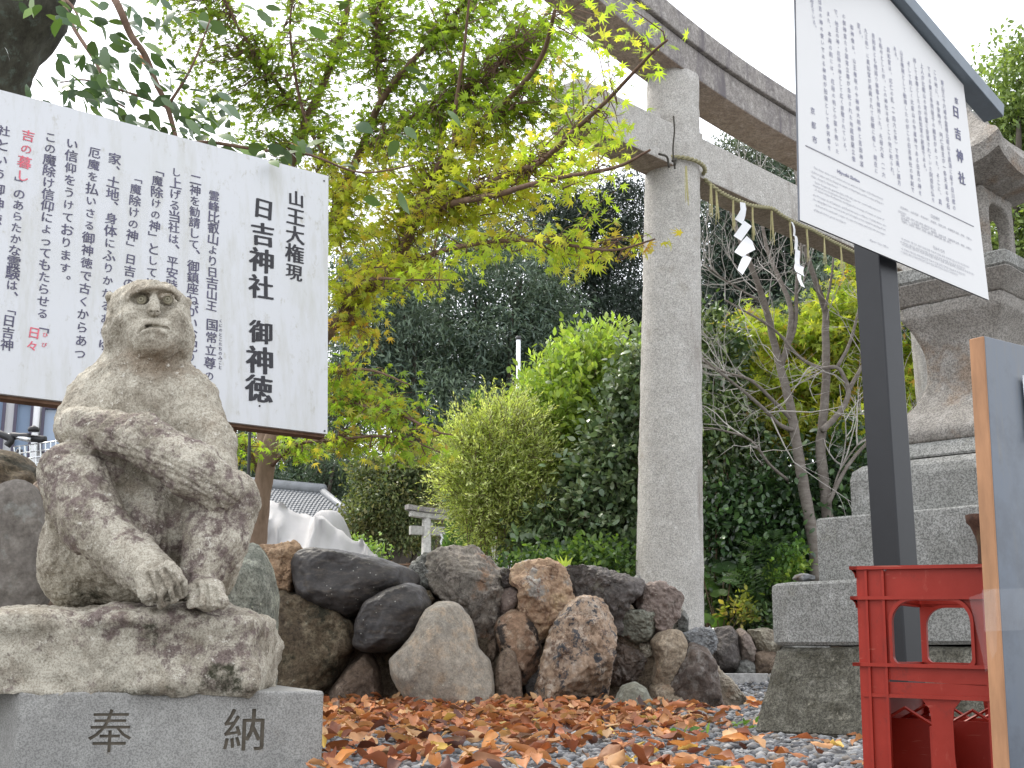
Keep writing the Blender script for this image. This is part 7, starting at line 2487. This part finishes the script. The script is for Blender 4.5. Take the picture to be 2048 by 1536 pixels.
# ================================================================== SMALL TORII
def small_torii():
    Y = 16.0
    b = P(852, 1130, Y); b[2] = gh(b[0], Y)
    t = thing('small_torii', 'small pale weathered shrine gate seen far off between the trees', 'shrine gate', b)
    s = Y / F
    m = stone('pale_weathered_wood', (.55, .54, .50), (.42, .41, .38), speck=25, speck_amt=.2, bmp=.003, stretch=(3, 3, .4))
    m2 = M_STREAK
    u = np.array([math.sin(RAD(68)), math.cos(RAD(68)), 0]); n_ = np.array([u[1], -u[0], 0])
    z = lambda y: P(852, y, Y)[2]
    span = .92
    for k, x in enumerate((0, span)):
        c = b + u * x
        v, f = tube_geo([np.array([c[0], c[1], 0]), c + np.array([0, 0, z(1036) - b[2]])], [.072, .058], 20)
        mesh('pillar', v, f, m, t, True)
    def bar(name, s0, s1, z0, z1, hw, mat, curve=0.0):
        v, f = [], []
        K = 14
        for i in range(K + 1):
            q_ = s0 + (s1 - s0) * i / K
            c_ = curve * (abs(q_ - span / 2) / (abs(s1 - s0) / 2)) ** 3
            for n2, zz in ((hw, z0), (hw, z1), (-hw, z1), (-hw, z0)):
                v.append(np.array([b[0], b[1], 0]) + u * q_ + n_ * n2 + np.array([0, 0, zz + c_]))
        for i in range(K):
            for k in range(4):
                k2 = (k + 1) % 4
                f.append((i * 4 + k, (i + 1) * 4 + k, (i + 1) * 4 + k2, i * 4 + k2))
        f += [(0, 1, 2, 3), (K * 4 + 3, K * 4 + 2, K * 4 + 1, K * 4)]
        mesh(name, v, f, mat, t)
    bar('tie_beam', -.22, span + .22, z(1070), z(1053), .04, m)
    bar('lower_lintel', -.22, span + .22, z(1038), z(1028), .06, m, .03)
    bar('upper_lintel', -.27, span + .27, z(1027.5), z(1018), .08, m2, .045)
    box_obj('wedge', b * np.array([1, 1, 0]) + u * .05 + np.array([0, 0, z(1050)]), u * .02, n_ * .05, np.array([0, 0, .02]), m, t)
    a = b * np.array([1, 1, 0]) + u * .16 - n_ * -.06
    v = []
    for i in range(5):
        zz = z(1068) - i * .05
        v += [a + u * (.0 + .02 * (i % 2)) + np.array([0, 0, zz]), a + u * (.03 + .02 * (i % 2)) + np.array([0, 0, zz])]
    p_ = mesh('paper_streamer', v, [(2 * i, 2 * i + 1, 2 * i + 3, 2 * i + 2) for i in range(4)], M_PAPER, None)
    tag(p_, 'tiny white paper strip hanging from the small torii beam', 'paper streamer')
small_torii()

# ================================================================== HOUSE WITH TILED ROOF
def house():
    Y = 22.0
    r0 = P(520, 974, Y + 1.6); r1 = P(642, 986, Y + .9)
    e1 = P(716, 1046, Y - .6); e0 = P(500, 1036, Y + .1)
    t = thing('tiled_house', 'low house with a grey tiled hip roof behind the white tarpaulin', 'house', (e0[0] + 1, Y, gh(0, Y)))
    M_TILE = plain('grey_roof_tile', (.19, .20, .21), .45, .2, 6, spec=.5)
    M_WALLB = plain('brown_timber_wall', (.10, .065, .045), .8, .2, 5)
    r0 = r0 + (r0 - r1) * 3; e0 = e0 + (e0 - e1) * 1.2
    # roof slope with tile columns and rows as geometry
    nu, nvv = 66, 15
    v, f = [], []
    tiles = []
    base_n = np.cross(e1 - e0, r0 - e0); base_n = base_n / np.linalg.norm(base_n)
    if base_n[1] > 0: base_n = -base_n
    mb = MB()
    cnt = 0
    for j in range(nvv):
        for i in range(nu):
            def pt(a, b_): return (e0 * (1 - a) + e1 * a) * (1 - b_) + (r0 * (1 - a) + r1 * a) * b_
            a0, a1 = i / nu, (i + 1) / nu; b0, b1 = j / nvv, (j + 1.25) / nvv
            am = a0 * .35 + a1 * .65
            k = .028
            q_ = [pt(a0, b0) + base_n * .03, pt(am, b0) + base_n * (.03 + k), pt(a1, b0) + base_n * .03, pt(a1, b1), pt(am, b1) + base_n * k, pt(a0, b1)]
            d_ = [pt(a0, b0), pt(am, b0), pt(a1, b0)]
            mb.add(q_ + d_, [(0, 1, 4, 5), (1, 2, 3, 4), (6, 7, 1, 0), (7, 8, 2, 1)])
    mb.build('roof_tiles', M_TILE, t)['kind'] = 'stuff'
    mesh('roof_deck', [e0 - base_n * .02, e1 - base_n * .02, r1 - base_n * .02, r0 - base_n * .02, e0 - np.array([0, 0, .12]), e1 - np.array([0, 0, .12]), r1 + np.array([0, 3, -1.2]), r0 + np.array([0, 3, -1.2])],
         [(0, 1, 2, 3), (4, 5, 1, 0), (3, 2, 6, 7), (1, 5, 6, 2)], M_WALLB, t)
    v, f = tube_geo([r0, r1 + (r1 - r0) * .01], [.11, .11], 10)
    mesh('ridge', np.array(v) + np.array([0, 0, .06]), f, M_TILE, t, True)
    v, f = tube_geo([r1, e1], [.07, .07], 8)
    mesh('hip_ridge', np.array(v) + np.array([0, 0, .05]), f, M_TILE, t, True)
    w0, w1 = e0 + np.array([.3, .5, -.12]), e1 + np.array([-.35, .5, -.12])
    g0, g1 = w0.copy(), w1.copy(); g0[2] = g1[2] = 0
    q_ = [g0, g1, w1, w0, g0 + np.array([0, 3, 0]), g1 + np.array([0, 3, 0]), w1 + np.array([0, 3, 0]), w0 + np.array([0, 3, 0])]
    mesh('wall', q_, [(0, 1, 2, 3), (5, 4, 7, 6), (1, 5, 6, 2), (4, 0, 3, 7)], M_WALLB, t)
house()

def teal_pavilion():
    Y = 25.0
    c = P(905, 1002, Y)
    t = thing('teal_roof_hall', 'small hall with a teal copper roof behind the conifer', 'hall', (c[0], c[1], .2))
    m = plain('teal_copper_roof', (.13, .36, .36), .5, .15, 4)
    a, b_ = P(853, 1000, Y), P(960, 1012, Y + .6)
    r0, r1 = P(890, 960, Y + 1.8), P(960, 965, Y + 2.4)
    r0[2] = a[2] + .45; r1[2] = a[2] + .45
    n = 24
    mb = MB()
    for i in range(n):
        q0, q1 = i / n, (i + .86) / n
        L = lambda p, q_, s: p * (1 - s) + q_ * s
        up = np.array([0, 0, .03])
        mb.add([L(a, b_, q0), L(a, b_, q1), L(r0, r1, q1), L(r0, r1, q0), L(a, b_, q0) + up, L(a, b_, q1) + up, L(r0, r1, q1) + up, L(r0, r1, q0) + up],
               [(3, 2, 1, 0), (4, 5, 6, 7), (0, 1, 5, 4), (1, 2, 6, 5), (2, 3, 7, 6), (3, 0, 4, 7)])
    mb.build('roof', m, t)
    c0 = (a + b_) / 2 + np.array([0, 1.2, 0]); hh = c0[2] / 2
    box_obj('wall', (c0[0], c0[1], hh - .1), (b_[0] - a[0]) / 2 * np.array([.8, 0, 0]), (0, .7, 0), (0, 0, hh), plain('dark_timber', (.07, .05, .04)), t)
teal_pavilion()

# white tarpaulin over something bulky
def tarp():
    Y = 9.6
    t_pts = [(470, 1030), (500, 1012), (530, 1003), (545, 1000), (560, 1008), (600, 1030), (640, 1045), (665, 1055), (690, 1066), (705, 1078), (725, 1092), (750, 1112), (765, 1125)]
    px = np.linspace(465, 768, 90)
    top = np.interp(px, [a for a, b in t_pts], [b for a, b in t_pts])
    v = []
    K = 22
    for i in range(90):
        zt = P(px[i], top[i], Y)[2]
        for j in range(K):
            a = j / (K - 1)
            yy = Y - .75 * (1 - abs(1 - 2 * a)) if False else Y + (a - .5) * 1.8
            zz = zt * (1 - (abs(a - .5) * 2) ** 1.6 * .92)
            x = P(px[i], top[i], Y)[0]
            v.append((x, yy - .0, zz))
    v = np.array(v)
    fold = np.sin(v[:, 0] * 9 + v[:, 2] * 6 + 2 * vnoise(v, 1.5, 3)) * .5 + fbm(v * np.array([1.6, 1, .7]), 2.6, 5, 4) * .9
    cr = 1 - np.abs(fbm(v * np.array([1.2, .5, .8]), 2.2, 44, 3)) * 2.2
    v[:, 1] += fold * .10 - np.clip(cr, 0, 1) ** 4 * .16; v[:, 2] += fold * .035 + np.clip(cr, 0, 1) ** 4 * .05
    f = [(i * K + j, (i + 1) * K + j, (i + 1) * K + j + 1, i * K + j + 1) for i in range(89) for j in range(K - 1)]
    m = plain('white_tarpaulin', (.40, .39, .385), .7, .10, 3, bmp=.006)
    o = mesh('tarpaulin', v, f, m, None, True)
    tag(o, 'creased white tarpaulin sloping down to the right behind the black wall rock', 'tarpaulin')
    # second draped bundle behind
    c = P(655, 1060, 10.9); zt = P(648, 1020, 10.9)[2]
    n = 40; v = []
    for j in range(16):
        a = j / 15
        r = .02 + .36 * a ** .75; z = zt * (1 - .95 * a ** 1.9)
        for k in range(n):
            th = 2 * math.pi * k / n
            rr = r * (1 + .10 * a * math.sin(9 * th + 1) + .05 * math.sin(4 * th))
            v.append((c[0] + rr * math.cos(th), c[1] + rr * .9 * math.sin(th), z))
    f = [(j * n + k, j * n + (k + 1) % n, (j + 1) * n + (k + 1) % n, (j + 1) * n + k) for j in range(15) for k in range(n)] + [tuple(range(n))]
    tag(mesh('tarpaulin', v, f, m, None, True), 'second white cover draped over a rounded hump before the tiled roof', 'tarpaulin')
tarp()

# pale pole
def pole():
    Y = 13.5
    b = P(1034, 1100, Y); z1 = P(1037, 676, Y)[2]
    b[2] = gh(b[0], Y)
    t = thing('white_pole', 'plain white pole with a dark cap rising behind the bright bushes', 'pole', b)
    v, f = tube_geo([np.array([b[0], Y, 0]), np.array([P(1037, 680, Y)[0], Y, z1 - .02])], [.026, .024], 14)
    mesh('shaft', v, f, plain('white_paint', (.72, .74, .78), .5, .05), t, True)
    v, f = tube_geo([np.array([P(1037, 680, Y)[0], Y, z1 - .02]), np.array([P(1037, 678, Y)[0], Y, z1 + .02])], [.027, .026], 14)
    mesh('cap', v, f, plain('dark_cap', (.06, .06, .065), .6, .05), t, True)
pole()

# railing and pale vehicle glimpsed above the wall
def railing():
    Y = 17
    a, b_ = P(936, 1092, Y), P(1012, 1096, Y)
    b_ = P(1010, 1090, Y + .6)
    t = thing('metal_railing', 'grey metal railing just above the ragged wall rock', 'railing', a * np.array([1, 1, 0]) + np.array([0, 0, gh(0, 17)]))
    m = plain('grey_metal', (.25, .28, .29), .5, .1)
    for dz in (0, -.09, -.3):
        v, f = tube_geo([a + np.array([0, 0, dz]), b_ + np.array([0, 0, dz])], .014, 8)
        mesh('rail', v, f, m, t, True)
    for s_ in (.05, .4, .8):
        c = a * (1 - s_) + b_ * s_
        v, f = tube_geo([np.array([c[0], c[1], .1]), c], .016, 8)
        mesh('post', v, f, m, t, True)
    # parked pale car roof and glass
    Y2 = 19
    c = P(985, 1120, Y2); zr = P(985, 1103, Y2)[2]
    car = thing('parked_car', 'pale car almost hidden behind the wall rocks and bushes', 'car', (c[0] + .6, Y2, gh(0, 19)))
    M_CAR = plain('pale_car_paint', (.70, .74, .80), .3, .03, spec=.6)
    M_GL = plain('car_glass', (.05, .07, .09), .1, .05, spec=.8)
    g = gh(0, 19)
    def prism(name, prof, y0, y1, mat, par, inset=.0):
        n = len(prof)
        v = [(x, y0, z) for x, z in prof] + [(x, y1, z) for x, z in prof]
        f = [tuple(range(n)), tuple(range(2 * n - 1, n - 1, -1))] + [(i, i + n, (i + 1) % n + n, (i + 1) % n) for i in range(n)]
        return bevel(mesh(name, v, f, mat, par), .03, 2)
    x0 = P(940, 1110, Y2)[0]
    body = [(x0 - .3, g + .25), (x0 + 3.6, g + .25), (x0 + 3.7, g + .7), (x0 + 3.3, g + .85), (x0 + .3, g + .9), (x0 - .35, g + .75)]
    prism('body', body, Y2, Y2 + 1.5, M_CAR, car)
    prism('roof', [(x0 + .2, g + .9), (x0 + 2.9, g + .85), (x0 + 2.4, zr), (x0 + .55, zr + .02)], Y2 + .12, Y2 + 1.38, M_CAR, car)
    prism('window', [(x0 + .45, g + .93), (x0 + 2.6, g + .92), (x0 + 2.25, zr - .07), (x0 + .7, zr - .05)], Y2 + .10, Y2 + 1.40, M_GL, car)
    for xx in (x0 + .4, x0 + 2.9):
        for yy in (Y2 - .02, Y2 + 1.36):
            v, f = tube_geo([(xx, yy, g + .29), (xx, yy + .16, g + .29)], [.29, .29], 20)
            mesh('wheel', v, f, plain('tyre', (.02, .02, .02), .9, .1), car, True)
railing()

# ================================================================== LEFT EDGE: WHITE BUILDING, BICYCLE
def left_house():
    Y = 11.0
    a = P(-400, 1000, Y); b_ = P(210, 1000, Y + .8)
    g = .1
    u = (b_ - a) * np.array([1, 1, 0]); L = np.linalg.norm(u); u /= L
    n_ = np.array([u[1], -u[0], 0])
    zt = 4.3
    t = thing('white_building', 'white walled building with tall windows at the left edge', 'building', (a[0], a[1], g))
    m = plain('white_render', (.78, .79, .80), .6, .03, 2)
    fr = plain('dark_window_frame', (.09, .08, .12), .5, .1)
    gl, nt, bb = newmat('window_glass')
    bb.inputs['Base Color'].default_value = (.25, .33, .46, 1); bb.inputs['Roughness'].default_value = .08; bb.inputs['Specular IOR Level'].default_value = .9
    A0 = np.array([a[0], a[1], 0])
    pt = lambda s, z, d=0.0: A0 + u * s + n_ * d + np.array([0, 0, z])
    Hs = lambda x, y: plane_hit(x, y, A0, n_)
    box_obj('wall', pt(L / 2, zt / 2 , -.15), u * L / 2, n_ * .15, np.array([0, 0, zt / 2]), m, t)
    def win(x0, x1, ytop, ybot, name='window', frame=fr, lw=.028):
        s0 = np.dot(Hs(x0, 900) - A0, u); s1 = np.dot(Hs(x1, 900) - A0, u)
        z1 = Hs(x0, ytop)[2]; z0 = Hs(x0, ybot)[2]
        f_ = MB()
        for (p0, p1, q0, q1) in ((s0, s0 + lw, z0, z1), (s1 - lw, s1, z0, z1), (s0 + lw, s1 - lw, z1 - lw, z1), (s0 + lw, s1 - lw, z0, z0 + lw)):
            f_.box(pt((p0 + p1) / 2, (q0 + q1) / 2, .02), u * (p1 - p0) / 2, n_ * .03, np.array([0, 0, (q1 - q0) / 2]))
        w = f_.build(name, frame, t)
        g_ = box_obj('pane', pt((s0 + s1) / 2, (z0 + z1) / 2, .006), u * (s1 - s0 - 2 * lw) / 2, n_ * .006, np.array([0, 0, (z1 - z0 - 2 * lw) / 2]), gl, None)
        g_.parent = w
        return w
    win(-70, 5, 770, 1010)
    win(22, 62, 800, 1010)
    win(78, 150, 812, 905)
    # window mullion posts and pale drainpipe
    s_ = np.dot(Hs(68, 900) - A0, u)
    v, f = tube_geo([pt(s_, .1, .06), pt(s_, zt - .1, .06)], .03, 10)
    mesh('drainpipe', v, f, m, t, True)
left_house()
def bicycle():
    Y = 5.6
    c = P(-40, 1120, Y); c[2] = gh(c[0], Y)
    t = thing('bicycle', 'parked bicycle with dark handlebar grips and a pale wire basket at the left edge', 'bicycle', (c[0], Y, c[2]))
    blk = plain('black_rubber', (.02, .02, .022), .45, .1, spec=.5)
    chrome = plain('bright_metal', (.62, .64, .66), .25, .05, metal=.9)
    q_ = lambda x, y, d=0.0: P(x, y, Y + d)
    fr = plain('dark_bike_frame', (.03, .03, .04), .35, .1)
    # handlebar
    v, f = tube_geo(smooth_path([q_(-60, 905, .3), q_(-30, 885, .15), q_(-5, 872, 0), q_(20, 872, -.02), q_(60, 880, -.05)], 6), .011, 10)
    mesh('handlebar', v, f, chrome, t, True)
    for p in ([q_(20, 872, -.02), q_(42, 873, -.03), q_(60, 874, -.03)], [q_(55, 876, .0), q_(74, 878, 0), q_(92, 879, 0)]):
        v, f = tube_geo(smooth_path(p, 4), np.array([.014, .017, .017, .016, .016, .017, .017, .017, .015])[:len(smooth_path(p, 4))], 12)
        mesh('grip', v, f, blk, t, True)
    v, f = lathe_geo([(.0, 0), (.024, .0), (.026, .008), (.022, .018), (.01, .024), (.004, .028)], 18, q_(67, 863, -.02))
    mesh('bell', v, f, blk, t, True)
    v, f = tube_geo(smooth_path([q_(-15, 862, -.02), q_(5, 870, -.04), q_(22, 880, -.04), q_(14, 892, -.04)], 5), .016, 9)
    mesh('brake_lever', v, f, blk, t, True)
    # basket of thin wires
    mb = MB()
    wr = .0028
    def wire(a, b_): mb.tube([a, b_], wr, 5)
    for y in (888, 902, 914, 926, 938):
        k = (y - 888) / 50
        a0, a1, a2, a3 = q_(28 + 4 * k, y + 6, -.05), q_(112, y - 6 + 6 * k, -.05), q_(122, y - 6, .26), q_(40, y + 4, .26)
        for a, b_ in ((a0, a1), (a1, a2), (a2, a3), (a3, a0)): wire(a, b_)
    for i in range(9):
        s = i / 8
        wire(q_(28 + 84 * s, 894 - 12 * s, -.05), q_(34 + 78 * s, 944, -.05))
        wire(q_(40 + 82 * s, 892 - 10 * s, .26), q_(44 + 76 * s, 942, .26))
    mb.build('basket', chrome, t)
    # frame, fork, wheels (mostly hidden behind the rocks)
    hd = q_(40, 900, .12)
    whl = np.array([hd[0] + .10, Y + .1, .33])
    v, f = tube_geo([hd, whl], .014, 8); mesh('fork', v, f, fr, t, True)
    rear = np.array([hd[0] - 1.0, Y + .35, .33])
    bb_ = (whl + rear) / 2 - np.array([0.05, 0, .05])
    seat = bb_ + np.array([-.15, .05, .5])
    for a, b_ in ((hd, bb_), (bb_, seat), (bb_, rear), (seat, rear)):
        v, f = tube_geo([a, b_], .014, 8); mesh('frame_tube', v, f, fr, t, True)
    v, f = lathe_geo([(.02, 0), (.10, .02), (.11, .045), (.02, .06)], 16, seat); mesh('saddle', v, f, blk, t, True)
    for w_ in (whl, rear):
        ring = [w_ + np.array([.30 * math.cos(a), 0, .30 * math.sin(a)]) for a in np.linspace(0, 2 * math.pi, 41)]
        v, f = tube_geo(ring, .016, 8, False); wh = mesh('wheel', v, f, blk, t, True)
        sp_ = MB()
        for a in np.linspace(0, 2 * math.pi, 20, endpoint=False):
            sp_.tube([w_, w_ + np.array([.29 * math.cos(a), 0, .29 * math.sin(a)])], .0012, 4)
        s_ = sp_.build('spokes', chrome, None); s_.parent = wh
bicycle()
# thin dark stake seen under the sign
v, f = tube_geo([np.array([P(497, 870, 6.2)[0], 6.2, P(497, 860, 6.2)[2] + .3]), np.array([P(495, 1090, 6.2)[0], 6.2, .5])], .008, 8)
o = mesh('plant_stake', v, f, plain('dark_stake', (.03, .03, .028), .6, .1), None, True)
tag(o, 'thin dark stake standing just left of the maple trunk', 'stake')
